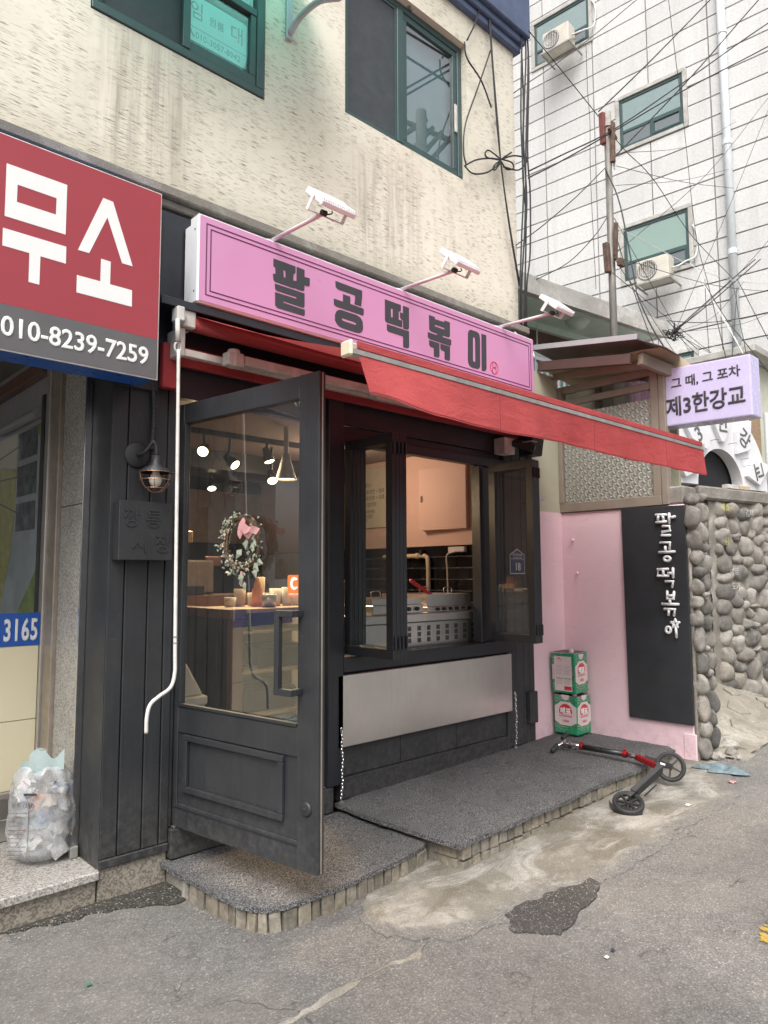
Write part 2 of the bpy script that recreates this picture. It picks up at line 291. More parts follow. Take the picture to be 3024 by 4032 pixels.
MAT = {}
def mk():
    M = MAT
    M['stucco'] = mat_stucco(); M['asphalt'] = mat_asphalt(); M['patch'] = mat_asphalt('fresh_asphalt', (.062, .057, .055), (.2, .19, .17), 1.0, .1)
    M['gutter'] = mat_asphalt('wet_gravel', (.045, .043, .038), (.25, .24, .2), 1.0, .05)
    M['concrete'] = mat_concrete('apron_concrete', (.235, .22, .185), (.36, .34, .30), .75, .5, True); M['cracked'] = mat_concrete('cracked_paving', (.33, .30, .25), (.47, .44, .38), .35)
    M['pale_conc'] = mat_concrete('pale_concrete', (.50, .485, .45), (.62, .61, .58), .15)
    M['grey_ledge'] = mat_concrete('ledge_concrete', (.24, .22, .195), (.34, .32, .29), .4)
    M['granite'] = mat_granite(); M['granite_dk'] = mat_granite('granite_dark', (.14, .12, .095), (.30, .27, .225), 120)
    M['blk'] = scuffed('black_paint', (.023, .025, .028), .5)
    M['blk2'] = plain('black_frame', (.022, .024, .03), .38, var=.15)
    M['blk_dusty'] = scuffed('dusty_black_paint', (.030, .031, .034), .58)
    M['door'] = scuffed('door_paint', (.028, .030, .034), .44)
    M['pinksign'] = plain('pink_vinyl', (.59, .28, .48), .32, var=.04, vscale=1.5)
    M['ink'] = plain('black_vinyl', (.045, .046, .052), .4, var=.05)
    M['maroon'] = plain('maroon_line', (.12, .02, .08), .4)
    M['redink'] = plain('red_ink', (.55, .035, .06), .4)
    M['white'] = plain('white_paint', (.78, .78, .79), .4, var=.05)
    M['whitedirty'] = plain('dirty_white_metal', (.60, .57, .53), .5, var=.25, vscale=12)
    M['redsign'] = plain('red_vinyl', (.33, .042, .056), .35, var=.06, vscale=2)
    M['greysign'] = plain('grey_vinyl', (.115, .11, .115), .35, var=.08)
    M['letters'] = plain('white_vinyl', (.78, .79, .78), .4, var=.03)
    M['blueband'] = plain('blue_vinyl', (.02, .10, .42), .3, var=.06)
    M['cream'] = plain('cream_panel', (.74, .67, .47), .35, var=.05, vscale=2)
    M['alu'] = plain('aluminium', (.50, .47, .43), .38, .7, var=.15); M['alu_br'] = plain('bronze_aluminium', (.36, .31, .26), .45, .5, var=.2)
    M['steel'] = mat_steel(); M['chrome'] = plain('chrome', (.72, .72, .73), .16, 1.0, var=.08)
    M['fabric'] = mat_fabric(); M['redboard'] = plain('red_board', (.33, .035, .04), .5, var=.2)
    M['mat'] = mat_matfibre('charcoal_mat', (.020, .021, .022), (.31, .31, .315)); M['fibre'] = plain('mat_fibre', (.165, .167, .17), .7, var=.85, vscale=120)
    M['brick'] = mat_brick(); M['brick_plain'] = plain('step_brick', (.19, .168, .135), .9, var=.3, vscale=30, bump=.5, bscale=70, bdist=.006, rnd=.28, spec=.2)
    M['mortar'] = mat_concrete('mortar', (.27, .25, .215), (.40, .38, .335), .35)
    M['pink'] = mat_wallpaint('pink_render', (.86, .62, .67)); M['greenish'] = plain('olive_cream_paint', (.46, .44, .33), .7, var=.08, vscale=4, bump=.1, bscale=40)
    M['pebble'] = mat_pebble(); M['panel'] = mat_panel(); M['joint'] = plain('dark_joint', (.30, .285, .27), .9, var=.2)
    M['greenframe'] = plain('dark_green_frame', (.045, .085, .085), .35, var=.12); M['seafoam'] = plain('soffit_green', (.60, .73, .65), .7, var=.07)
    M['glass'] = glass('clear_glass', refl=2.1); M['glass_dk'] = glass('window_glass', (.80, .87, .88), 3.2); M['glass_far'] = glass('far_window_glass', (.84, .90, .89), 3.4, .02)
    M['glass_bf'] = glass('folding_window_glass', (.95, .96, .96), .35)
    M['frost'] = plain('patterned_glass', (.44, .43, .37), .22, var=.1, trans=.3, spec=.9)
    M['screen'] = plain('insect_screen', (.05, .058, .066), .7, var=.2)
    M['sky_tint_curtain'] = plain('sky_tinted_cloth', (.52, .68, .68), .8, var=.08); M['mint'] = plain('mint_blind', (.66, .88, .74), .6, var=.03)  # pale blue cloth colour carries the sky reflection of the panes
    M['teal'] = plain('canopy_lit_paper', (.42, .86, .82), .5, var=.04); M['tealink'] = plain('faded_ink', (.18, .32, .32), .6)  # paper colour holds the teal light falling through the canopy
    M['greyink'] = plain('grey_ink', (.26, .30, .28), .6); M['navy'] = plain('blue_eave', (.085, .115, .20), .6, var=.2, bump=.3, bscale=30, bdist=.004)
    M['lav'] = plain('lavender_acrylic', (.58, .54, .78), .25, var=.03); M['lavside'] = plain('lavender_side', (.70, .68, .84), .3, var=.05)
    M['wood'] = plain('varnished_beam', (.32, .22, .14), .55, var=.3, vscale=14, stretch=(1, 6, 6)); M['beige_pvc'] = plain('tan_frame', (.27, .225, .18), .55, var=.15)
    M['poly'] = plain('stained_plastic_roof', (.66, .56, .36), .5, var=.25, vscale=3, trans=.45); M['rust'] = plain('rusty_steel', (.17, .11, .085), .75, .2, var=.5, vscale=18, bump=.2)
    M['pole'] = plain('weathered_pole', (.25, .235, .215), .6, .4, var=.4, vscale=9, stretch=(3, 3, .4)); M['roofmetal'] = plain('brown_metal_sheet', (.15, .12, .125), .4, .2, var=.1)
    M['greymetal'] = plain('grey_metal_sheet', (.45, .44, .47), .4, .2, var=.08); M['cable'] = plain('black_cable', (.012, .012, .013), .5)
    M['cable_w'] = plain('white_cable', (.65, .65, .63), .5); M['acw'] = plain('yellowed_plastic', (.62, .58, .50), .45, var=.12, vscale=6); M['acg'] = plain('fan_grille', (.20, .20, .21), .5)
    M['pipe'] = plain('white_pvc', (.68, .72, .74), .4, var=.08); M['galv'] = plain('galvanised_steel', (.40, .39, .37), .5, .6, var=.25, vscale=12)
    M['dbrick'] = plain('house_brick', (.13, .075, .05), .85, var=.35, vscale=20, rnd=.25)
    M['tile'] = plain('black_tile', (.014, .015, .018), .14, var=.1, rnd=.2); M['grout'] = plain('pale_grout', (.75, .72, .66), .8)
    M['iwall'] = plain('kitchen_wall_paint', (.70, .50, .42), .6, var=.04, vscale=2); M['iceil'] = plain('ceiling_paint', (.27, .22, .20), .7, var=.06)
    M['idark'] = plain('dark_interior_panel', (.018, .02, .025), .35, var=.2); M['ibrown'] = plain('counter_wood', (.17, .075, .045), .4, var=.2, vscale=12)
    M['ipine'] = plain('pine_board', (.50, .33, .18), .5, var=.18, vscale=12, stretch=(1, 5, 5)); M['ifloor'] = plain('shop_floor', (.16, .12, .10), .4, var=.2)
    M['bulb'] = emit('lamp_glow', (1, .78, .45), 7); M['bulboff'] = plain('opal_bulb', (.80, .74, .62), .25, var=.03); M['copper'] = plain('copper_wire', (.36, .22, .16), .4, .7)
    M['tube'] = emit('tube_light', (.85, .95, 1), 3.0); M['ivory'] = plain('ivory_plastic', (.70, .62, .46), .4, var=.06)
    M['menu'] = plain('menu_board', (.62, .57, .44), .5, var=.04); M['boxcard'] = plain('cardboard', (.52, .42, .30), .7, var=.1); M['tealbox'] = plain('teal_box', (.28, .46, .42), .6, var=.08)
    M['orange'] = plain('orange_plastic', (.75, .27, .05), .4); M['foam'] = plain('white_foam', (.72, .68, .6), .6); M['stickero'] = plain('orange_sticker', (.80, .20, .045), .4, var=.12, vscale=6)
    M['cangreen'] = plain('can_green', (.025, .29, .13), .25, var=.06, coat=.4); M['cantin'] = plain('tin_plate', (.68, .68, .68), .25, .9, var=.08)
    M['canpink'] = plain('can_label_white', (.72, .62, .60), .35, var=.04); M['canred'] = plain('can_red', (.60, .05, .055), .3, var=.05)
    M['canline'] = plain('label_grey', (.40, .36, .35), .5); M['cantop'] = plain('can_lid_dark', (.05, .045, .045), .4)
    M['film'] = mat_bag(); M['frostplastic'] = plain('milky_plastic', (.75, .76, .76), .35, trans=.3)
    M['rubber'] = plain('black_rubber', (.028, .028, .03), .6, var=.2); M['alloyblk'] = plain('black_alloy', (.03, .03, .032), .3, var=.15); M['gripgrey'] = plain('deck_grey', (.055, .056, .058), .5, var=.2)
    M['anored'] = plain('anodised_red', (.42, .02, .03), .28, .5, var=.1); M['rag'] = plain('blue_grey_rag', (.17, .23, .25), .9, var=.35, vscale=20, bump=.5, bscale=60, bdist=.006)
    M['leaf'] = plain('dried_leaf', (.36, .40, .30), .7, rnd=.3, var=.2); M['twig'] = plain('twig', (.12, .075, .045), .8, var=.3, vscale=40); M['ribbon'] = plain('pink_ribbon', (.72, .38, .38), .6, trans=.2)
    M['dry'] = plain('dried_flower', (.52, .40, .28), .8, var=.2); M['moss'] = plain('moss', (.10, .13, .03), .9, var=.4, vscale=40)
    M['numplate'] = plain('navy_plate', (.045, .06, .14), .35); M['chalk_y'] = plain('yellow_chalk', (.60, .58, .18), .9); M['chalk_w'] = plain('white_chalk', (.58, .57, .54), .9)
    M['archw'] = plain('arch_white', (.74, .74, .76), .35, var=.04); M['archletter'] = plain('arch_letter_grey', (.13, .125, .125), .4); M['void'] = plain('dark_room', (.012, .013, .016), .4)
    M['map_g'] = plain('map_green', (.26, .36, .09), .5, var=.5, vscale=8); M['map_w'] = plain('map_pale', (.40, .46, .48), .5, var=.2, vscale=6); M['map_y'] = plain('map_yellow', (.46, .44, .16), .5, var=.3, vscale=16)
    M['photo'] = plain('printed_photo', (.13, .15, .17), .4, var=.9, vscale=14); M['paperw'] = plain('paper', (.7, .69, .66), .7, var=.08); M['trashblue'] = plain('rubbish_blue', (.08, .16, .40), .5); M['trashdk'] = plain('rubbish_dark', (.06, .07, .10), .5)
    M['trashor'] = plain('rubbish_orange', (.60, .24, .10), .5); M['aqua'] = plain('pale_aqua_bag', (.62, .76, .76), .4, trans=.4); M['yellowline'] = plain('yellow_road_paint', (.45, .31, .07), .8, var=.4, vscale=40)
    M['skin'] = plain('stone_chip', (.40, .38, .34), .9, var=.5, vscale=60)
mk()

# ---------------------------------------------------------------- geometry helpers
class MB:
    def __init__(s, M=None): s.v, s.f, s.M = [], [], M
    def add(s, vs, fs):
        o = len(s.v); s.v += [s.M @ Vector(p) if s.M else Vector(p) for p in vs]; s.f += [tuple(i+o for i in f) for f in fs]; return s
    def box(s, x0, x1, y0, y1, z0, z1):
        return s.add([(x0,y0,z0),(x1,y0,z0),(x1,y1,z0),(x0,y1,z0),(x0,y0,z1),(x1,y0,z1),(x1,y1,z1),(x0,y1,z1)],
                     [(0,3,2,1),(4,5,6,7),(0,1,5,4),(1,2,6,5),(2,3,7,6),(3,0,4,7)])
    def hexa(s, p):  # eight corners, bottom ring then top ring
        return s.add(p, [(0,3,2,1),(4,5,6,7),(0,1,5,4),(1,2,6,5),(2,3,7,6),(3,0,4,7)])
    def bar(s, a, b, w, h, up=(0,0,1)):
        a, b = Vector(a), Vector(b); d = (b-a).normalized(); u = Vector(up); u = (u-d*u.dot(d)).normalized(); r = d.cross(u)
        c = [(-.5,-.5),(.5,-.5),(.5,.5),(-.5,.5)]
        return s.hexa([a+r*w*i+u*h*j for i, j in c] + [b+r*w*i+u*h*j for i, j in c])
    def cyl(s, a, b, r0, r1=None, n=12, cap=True):
        a, b = Vector(a), Vector(b); r1 = r0 if r1 is None else r1; d = (b-a).normalized(); u = d.orthogonal().normalized(); w = d.cross(u)
        cs = [(math.cos(2*math.pi*i/n), math.sin(2*math.pi*i/n)) for i in range(n)]
        vs = [a+(u*c+w*q)*r0 for c, q in cs] + [b+(u*c+w*q)*r1 for c, q in cs]
        fs = [(i, (i+1) % n, n+(i+1) % n, n+i) for i in range(n)]
        if cap: fs += [tuple(range(n-1, -1, -1)), tuple(range(n, 2*n))]
        return s.add(vs, fs)
    def tube(s, pts, r, n=7, cap=True, closed=False):
        pts = [Vector(p) for p in pts]; m = len(pts); rr = r if isinstance(r, (list, tuple)) else [r]*m
        u = None; vs = []
        for i, p in enumerate(pts):
            d = (pts[(i+1) % m]-pts[i-1]) if closed else (pts[min(i+1, m-1)]-pts[max(i-1, 0)])
            d.normalize()
            u = d.orthogonal().normalized() if u is None else (u-d*u.dot(d)).normalized()
            w = d.cross(u); vs += [p+(u*math.cos(2*math.pi*k/n)+w*math.sin(2*math.pi*k/n))*rr[i] for k in range(n)]
        fs = []
        for i in range(m if closed else m-1):
            j = (i+1) % m
            fs += [(i*n+k, i*n+(k+1) % n, j*n+(k+1) % n, j*n+k) for k in range(n)]
        if cap and not closed: fs += [tuple(range(n-1, -1, -1)), tuple((m-1)*n+k for k in range(n))]
        return s.add(vs, fs)
    def lathe(s, o, ax, prof, n=16):  # prof: (radius, height along ax)
        o, d = Vector(o), Vector(ax).normalized(); u = d.orthogonal().normalized(); w = d.cross(u); vs = []
        for r, h in prof: vs += [o+d*h+(u*math.cos(2*math.pi*k/n)+w*math.sin(2*math.pi*k/n))*r for k in range(n)]
        fs = [(i*n+k, i*n+(k+1) % n, (i+1)*n+(k+1) % n, (i+1)*n+k) for i in range(len(prof)-1) for k in range(n)]
        return s.add(vs, fs)
    def ball(s, c, rx, ry=None, rz=None, n=10, m=7):
        ry = ry or rx; rz = rz or rx; c = Vector(c); vs = [c+Vector((0, 0, -rz))]
        for i in range(1, m):
            a = -math.pi/2+math.pi*i/m
            vs += [c+Vector((rx*math.cos(a)*math.cos(2*math.pi*k/n), ry*math.cos(a)*math.sin(2*math.pi*k/n), rz*math.sin(a))) for k in range(n)]
        vs.append(c+Vector((0, 0, rz))); L = len(vs)-1
        fs = [(0, 1+(k+1) % n, 1+k) for k in range(n)]
        for i in range(m-2): fs += [(1+i*n+k, 1+i*n+(k+1) % n, 1+(i+1)*n+(k+1) % n, 1+(i+1)*n+k) for k in range(n)]
        fs += [(L, 1+(m-2)*n+k, 1+(m-2)*n+(k+1) % n) for k in range(n)]
        return s.add(vs, fs)
    def prism(s, pts, off):  # closed 3d outline pushed along off
        o = Vector(off); n = len(pts); pts = [Vector(p) for p in pts]
        return s.add(pts+[p+o for p in pts], [tuple(range(n-1, -1, -1)), tuple(range(n, 2*n))]+[(i, (i+1) % n, n+(i+1) % n, n+i) for i in range(n)])
    def grid(s, fn, nu, nv):
        vs = [fn(i/nu, j/nv) for j in range(nv+1) for i in range(nu+1)]
        fs = [(j*(nu+1)+i, j*(nu+1)+i+1, (j+1)*(nu+1)+i+1, (j+1)*(nu+1)+i) for j in range(nv) for i in range(nu)]
        return s.add(vs, fs)
    def mesh(s, name, bevel=0, smooth=False, seg=1, tri=False):
        me = bpy.data.meshes.new(name); me.from_pydata([tuple(p) for p in s.v], [], s.f)
        bm = bmesh.new(); bm.from_mesh(me)
        if tri: bmesh.ops.triangulate(bm, faces=[f for f in bm.faces if len(f.verts) > 4])
        bmesh.ops.recalc_face_normals(bm, faces=bm.faces)
        if bevel: bmesh.ops.bevel(bm, geom=bm.edges[:], offset=bevel, segments=seg, affect='EDGES', profile=.6, clamp_overlap=True)
        bm.to_mesh(me); bm.free()
        if smooth: me.polygons.foreach_set('use_smooth', [True]*len(me.polygons))
        return me
    def build(s, name, mat, parent=None, bevel=0, smooth=False, seg=1, tri=False, label=None, kind=None):
        o = bpy.data.objects.new(name, s.mesh(name, bevel, smooth, seg, tri)); o.data.materials.append(MAT[mat] if isinstance(mat, str) else mat)
        return link(o, parent, label, kind)

def link(o, parent=None, label=None, kind=None):
    COL.objects.link(o)
    if parent is not None:
        o.parent = parent; o.matrix_parent_inverse = root_inv(parent)
    if label: o['label'] = label
    if kind: o['kind'] = kind
    return o
WM = {}
def root_inv(p):
    m = WM.get(p.name)
    return m.inverted() if m is not None else Matrix.Identity(4)
def thing(name, label, cat, loc=(0, 0, 0), group=None, kind=None):
    o = bpy.data.objects.new(name, None); COL.objects.link(o); o.location = loc; o.empty_display_size = .1
    WM[o.name] = Matrix.Translation(Vector(loc)); tag(o, label, cat, group, kind); return o
def tag(o, label=None, cat=None, group=None, kind=None):
    for k, v in (('label', label), ('category', cat), ('group', group), ('kind', kind)):
        if v: o[k] = v
    return o
def inst(name, me, mw, parent=None, mat=None):
    """a piece sharing mesh data"""
    o = bpy.data.objects.new(name, me); o.matrix_world = mw
    COL.objects.link(o)
    if parent is not None: o.parent = parent; o.matrix_parent_inverse = root_inv(parent)
    return o
def unit_box(mat, name, bevel=0):
    me = MB().box(-.5, .5, -.5, .5, -.5, .5).mesh(name, bevel); me.materials.append(MAT[mat]); return me

FRONT = Matrix(((1,0,0,0),(0,0,-1,0),(0,1,0,0),(0,0,0,1)))      # reads from -Y: local x=X, y=Z
SIDE = Matrix(((0,0,-1,0),(-1,0,0,0),(0,1,0,0),(0,0,0,1)))      # reads from -X: local x=-Y, y=Z
TEXTS = []
def text(name, body, size, mat, M, parent, ext=.002, off=0.0, sx=1.0, align='LEFT', sp=1.0, label=None):
    cu = bpy.data.curves.new(name, 'FONT'); cu.body = body; cu.size = size; cu.extrude = ext; cu.bevel_depth = off; cu.bevel_resolution = 0; cu.align_x = align; cu.align_y = 'BOTTOM_BASELINE'
    cu.space_character = sp; cu.resolution_u = 3
    _flat(cu, name, mat, M @ Matrix.Diagonal((sx, 1, 1, 1)), parent, label)
def shape(name, rings, mat, M, parent, ext=.002, label=None):
    cu = bpy.data.curves.new(name, 'CURVE'); cu.dimensions = '2D'; cu.fill_mode = 'BOTH'; cu.extrude = ext
    for r in rings:
        sp = cu.splines.new('POLY'); sp.points.add(len(r)-1); sp.use_cyclic_u = True
        for p, q in zip(sp.points, r): p.co = (q[0], q[1], 0, 1)
    _flat(cu, name, mat, M, parent, label)
def _flat(cu, name, mat, M, parent, label):
    o = bpy.data.objects.new(name, cu); COL.objects.link(o); TEXTS.append((o, name, mat, M, parent, label))
def flush_texts():
    bpy.context.view_layer.update(); dg = bpy.context.evaluated_depsgraph_get()
    res = [(bpy.data.meshes.new_from_object(o.evaluated_get(dg)), n, m, M, p, l) for o, n, m, M, p, l in TEXTS]
    for o, *_ in TEXTS: cu = o.data; bpy.data.objects.remove(o); bpy.data.curves.remove(cu)
    for me, n, m, M, p, l in res:
        me.transform(M); me.materials.clear(); me.materials.append(MAT[m]); me.name = n
        link(bpy.data.objects.new(n, me), p, l)
    TEXTS.clear()
def T(x, y, z): return Matrix.Translation((x, y, z))
def ring(cx, cy, rx, ry=None, n=24): ry = ry or rx; return [(cx+rx*math.cos(2*math.pi*i/n), cy+ry*math.sin(2*math.pi*i/n)) for i in range(n)]
def rect(x0, x1, y0, y1): return [(x0, y0), (x1, y0), (x1, y1), (x0, y1)]
def cut(rects, hole):
    out = []; a0, a1, b0, b1 = hole
    for x0, x1, z0, z1 in rects:
        if a1 <= x0 or a0 >= x1 or b1 <= z0 or b0 >= z1: out.append((x0, x1, z0, z1)); continue
        if x0 < a0: out.append((x0, a0, z0, z1))
        if a1 < x1: out.append((a1, x1, z0, z1))
        m0, m1 = max(x0, a0), min(x1, a1)
        if z0 < b0: out.append((m0, m1, z0, b0))
        if b1 < z1: out.append((m0, m1, b1, z1))
    return out
def smooth_path(pts, k=5):
    """Catmull-Rom through the points"""
    P = [Vector(p) for p in pts]; P = [P[0]*2-P[1]]+P+[P[-1]*2-P[-2]]; out = []
    for i in range(1, len(P)-2):
        a, b, c, d = P[i-1:i+3]
        for j in range(k):
            t = j/k; out.append(.5*((2*b)+(c-a)*t+(2*a-5*b+4*c-d)*t*t+(3*b-a-3*c+d)*t**3))
    out.append(P[-2]); return out
def winframe(mb, x0, x1, z0, z1, y0, y1, w):
    mb.box(x0, x1, y0, y1, z0, z0+w); mb.box(x0, x1, y0, y1, z1-w, z1); mb.box(x0, x0+w, y0, y1, z0+w, z1-w); mb.box(x1-w, x1, y0, y1, z0+w, z1-w); return mb

# ---------------------------------------------------------------- ground
def gz(x, y):
    d = min(x, 9.5)-2.9; return .5*(d+math.sqrt(d*d+.09))*.048
def alley(x, y):
    r = .30*max(0, min(1, (y-2.42)/.62))*max(0, min(1, (8.35-x)/.9))*max(0, min(1, (x-5.9)/.3))
    return gz(x, y)+r
def lin(a, b, n): return [a+(b-a)*i/n for i in range(n+1)]
xs = [-300, -80, -20, -8, -3]+lin(-2, 10, 96)+[14, 30, 90, 300]; ys = [-300, -80, -20, -6]+lin(-3, 3.7, 54)+[6, 12, 40, 120, 300]
g = MB(); nx = len(xs)
for y in ys:
    for x in xs:
        near = (-2 < x < 10 and -3 < y < 3.7)
        g.v.append(Vector((x, y, gz(x, y)-.004+(noise.noise(Vector((x*1.7, y*1.7, 0)))*.0025 if near else 0))))
g.f = [(j*nx+i, j*nx+i+1, (j+1)*nx+i+1, (j+1)*nx+i) for j in range(len(ys)-1) for i in range(nx-1)]
tag(g.build('ground', 'asphalt', smooth=True), 'worn grey speckled asphalt of the street', kind='structure')

def wob(pts, amp=.012, step=.03, seed=0):
    out = []; n = len(pts)
    for i in range(n):
        a, b = Vector((*pts[i], 0)), Vector((*pts[(i+1) % n], 0)); L = (b-a).length; m = max(1, int(L/step)); nr = Vector((-(b-a).y, (b-a).x, 0))/max(L, 1e-6)
        for k in range(m):
            p = a.lerp(b, k/m); q = noise.noise(p*14+Vector((seed, 0, 0)))*amp+noise.noise(p*45+Vector((seed, 3, 0)))*amp*.6; p += nr*q; out.append((p.x, p.y))
    return out
def sheet(name, pts, mat, dz, label, fn=gz, kind='structure', amp=.012, seed=0, th=.012, gs=.15, rim=False):
    """thin slab following the ground, cut into a fine grid inside the outline"""
    o = wob(pts, amp, .03, seed); bm = bmesh.new(); vs = [bm.verts.new((x, y, 0)) for x, y in o]; bm.faces.new(vs)
    x0, x1 = min(p[0] for p in o), max(p[0] for p in o)
    k = x0+gs
    while k < x1:
        bmesh.ops.bisect_plane(bm, geom=bm.verts[:]+bm.edges[:]+bm.faces[:], plane_co=(k, 0, 0), plane_no=(1, 0, 0)); k += gs
    y0, y1 = min(p[1] for p in o), max(p[1] for p in o); k = y0+gs
    while k < y1:
        bmesh.ops.bisect_plane(bm, geom=bm.verts[:]+bm.edges[:]+bm.faces[:], plane_co=(0, k, 0), plane_no=(0, 1, 0)); k += gs
    bmesh.ops.triangulate(bm, faces=bm.faces[:])
    ex = bmesh.ops.extrude_face_region(bm, geom=bm.faces[:]); top = {v for v in ex['geom'] if isinstance(v, bmesh.types.BMVert)}
    for v in bm.verts: v.co.z = fn(v.co.x, v.co.y)+dz-(0 if v in top else th)
    bmesh.ops.recalc_face_normals(bm, faces=bm.faces[:])
    me = bpy.data.meshes.new(name); bm.to_mesh(me); bm.free(); ob = bpy.data.objects.new(name, me); me.materials.append(MAT[mat]); link(ob)
    if rim:   # distance to the free rim, for the material to break up along it
        segs = [(Vector((*pts[i], 0)), Vector((*pts[(i+1) % len(pts)], 0))) for i in range(len(pts))]; a_ = me.attributes.new('rim', 'FLOAT', 'POINT')
        def dist(p):
            b = 9
            for u, v in segs:
                if min(u.y, v.y) > 2.55: continue
                d = v-u; q = max(0, min(1, (p-u).dot(d)/d.length_squared)); b = min(b, (p-u-d*q).length)
            return b
        for i, v in enumerate(me.vertices): a_.data[i].value = dist(Vector((v.co.x, v.co.y, 0)))
    return tag(ob, label, kind=kind)
sheet('concrete_apron', [(3.0,2.9),(2.7,2.87),(2.5,2.80),(2.28,2.62),(2.28,2.42),(2.45,2.20),(2.70,2.15),(2.8,2.12),(2.96,2.12),(3.08,2.13),(3.4,2.02),(3.61,2.0),(3.78,2.0),(4.05,1.98),(4.28,2.02),(4.63,1.99),(4.78,2.0),(5.02,1.97),(5.20,2.0),(5.55,2.2),(5.9,2.35),(5.95,2.7),(3.1,2.75)], 'concrete', .003, 'pale stained concrete strip along the brick step', amp=.03, gs=.06, rim=True)
sheet('asphalt_patch', [(2.81,2.16),(2.9,2.19),(3.07,2.16),(3.21,2.14),(3.4,2.08),(3.42,2.05),(3.34,1.98),(3.25,1.95),(3.1,1.96),(3.01,1.91),(2.84,1.89),(2.76,1.97),(2.70,2.06)], 'patch', .006, 'dark rough asphalt patch in the street', amp=.03, seed=5)
sheet('gutter', [(1.0,3.66),(1.0,3.645),(1.31,3.54),(1.48,3.53),(1.63,3.44),(1.78,3.36),(1.85,3.42),(1.83,3.66)], 'gutter', .004, 'dark wet gravel gutter at the foot of the granite step', amp=.03, seed=9)
cp = [(2.72,2.25),(2.55,2.28),(2.38,2.28),(2.24,2.24),(2.12,2.26),(1.98,2.25),(1.85,2.26),(1.71,2.24),(1.5,2.23)]
sheet('road_seam', cp+[(x+.01, y-.012-.014*(i % 3)) for i, (x, y) in enumerate(reversed(cp))], 'mortar', .0008, 'pale crumbling seam in the asphalt', amp=.02, seed=3)
# alley paving: cracked slabs rising to the right of the pebble pillar
ap = MB()
ap.grid(lambda u, v: (5.95+u*6, 2.28+v*3.4, alley(5.95+u*6, 2.28+v*3.4)+.012+noise.noise(Vector((u*22, v*13, 1)))*.012), 60, 30)
alley_o = tag(ap.build('alley_paving', 'cracked', smooth=True), 'pale cracked paving of the alley rising past the pebble wall', kind='structure')
rnd = random.Random(4)
cells = []
for i in range(7):
    for j in range(5):
        cx, cy = 6.12+i*.30+rnd.uniform(-.08, .08), 2.36+j*.19+rnd.uniform(-.05, .05)
        n = rnd.randint(5, 7); r = rnd.uniform(.10, .17)
        pts = [(cx+r*rnd.uniform(.75, 1.15)*math.cos(2*math.pi*k/n), cy+.72*r*rnd.uniform(.75, 1.15)*math.sin(2*math.pi*k/n)) for k in range(n)]
        zc = rnd.uniform(.012, .03)
        MB().prism([(x, y, alley(x, y)+zc-.03) for x, y in pts], (0, 0, .034)).build('paving_slab', 'cracked', alley_o, bevel=.004)

# ---------------------------------------------------------------- the shop building (cream render over a black shopfront)
shop = thing('shop_building', 'two storey cream render building with a black shopfront', 'building', (1.5, 3.7, 0))
wins = [(1.305, 2.42, 4.67, 6.15), (3.10, 4.46, 4.91, 6.15)]
rs = [(-4, 5.13, 3.10, 6.46)]
for h in wins: rs = cut(rs, h)
m = MB()
for r in rs: m.box(r[0], r[1], 3.70, 3.92, r[2], r[3])
m.box(4.9, 5.13, 3.925, 9, 2.9, 6.46); m.build('wall', 'stucco', shop)
m = MB().box(-4, 5.16, 3.60, 3.70, 3.73, 3.79).box(-4, 5.16, 3.64, 3.70, 3.68, 3.728); m.build('ledge', 'grey_ledge', shop, bevel=.008)
m = MB().box(-4, 5.19, 3.65, 9, 6.43, 6.50).box(-4, 5.22, 3.62, 9, 6.502, 6.57).box(-4, 5.25, 3.58, 9, 6.572, 7.02); m.build('eave', 'navy', shop, bevel=.01)
MB().box(-4, 5.12, 3.72, 9, 6.90, 7.05).build('roof', 'grey_ledge', shop)
# upper window on the right: insect screen on the left half, reflecting sash on the right
wp = MB(); winframe(wp, 3.105, 4.455, 4.915, 6.145, 3.705, 3.80, .055); fr = wp.build('window', 'greenframe', shop, bevel=.004, label='tall dark green upper window with an insect screen')
m = MB().box(3.68, 3.745, 3.702, 3.79, 4.972, 6.09); m.build('mullion', 'greenframe', fr, bevel=.003)
m = MB(); winframe(m, 3.747, 4.398, 4.973, 6.088, 3.715, 3.76, .05); m.build('sash', 'greenframe', fr, bevel=.003)
MB().box(3.797, 4.348, 3.732, 3.738, 5.023, 6.04).build('pane', 'glass_dk', fr)
m = MB(); winframe(m, 3.162, 3.678, 4.973, 6.088, 3.712, 3.73, .02); m.build('screen_frame', 'greenframe', fr)
MB().box(3.182, 3.658, 3.720, 3.722, 4.993, 6.068).build('insect_screen', 'screen', fr)
MB().box(4.36, 4.39, 3.70, 3.714, 5.35, 5.60).build('latch', 'whitedirty', fr, bevel=.003)
MB().box(3.75, 4.4, 3.80, 3.81, 4.93, 6.13).build('sky_tint_curtain', 'sky_tint_curtain', fr); MB().box(3.0, 3.74, 4.25, 4.30, 4.6, 6.3).build('dark_interior', 'void', fr)  # pale sheet added behind the sash to brighten it like reflected sky
for o_ in [fr]+list(fr.children): o_.data.transform(T(0, .05, 0))
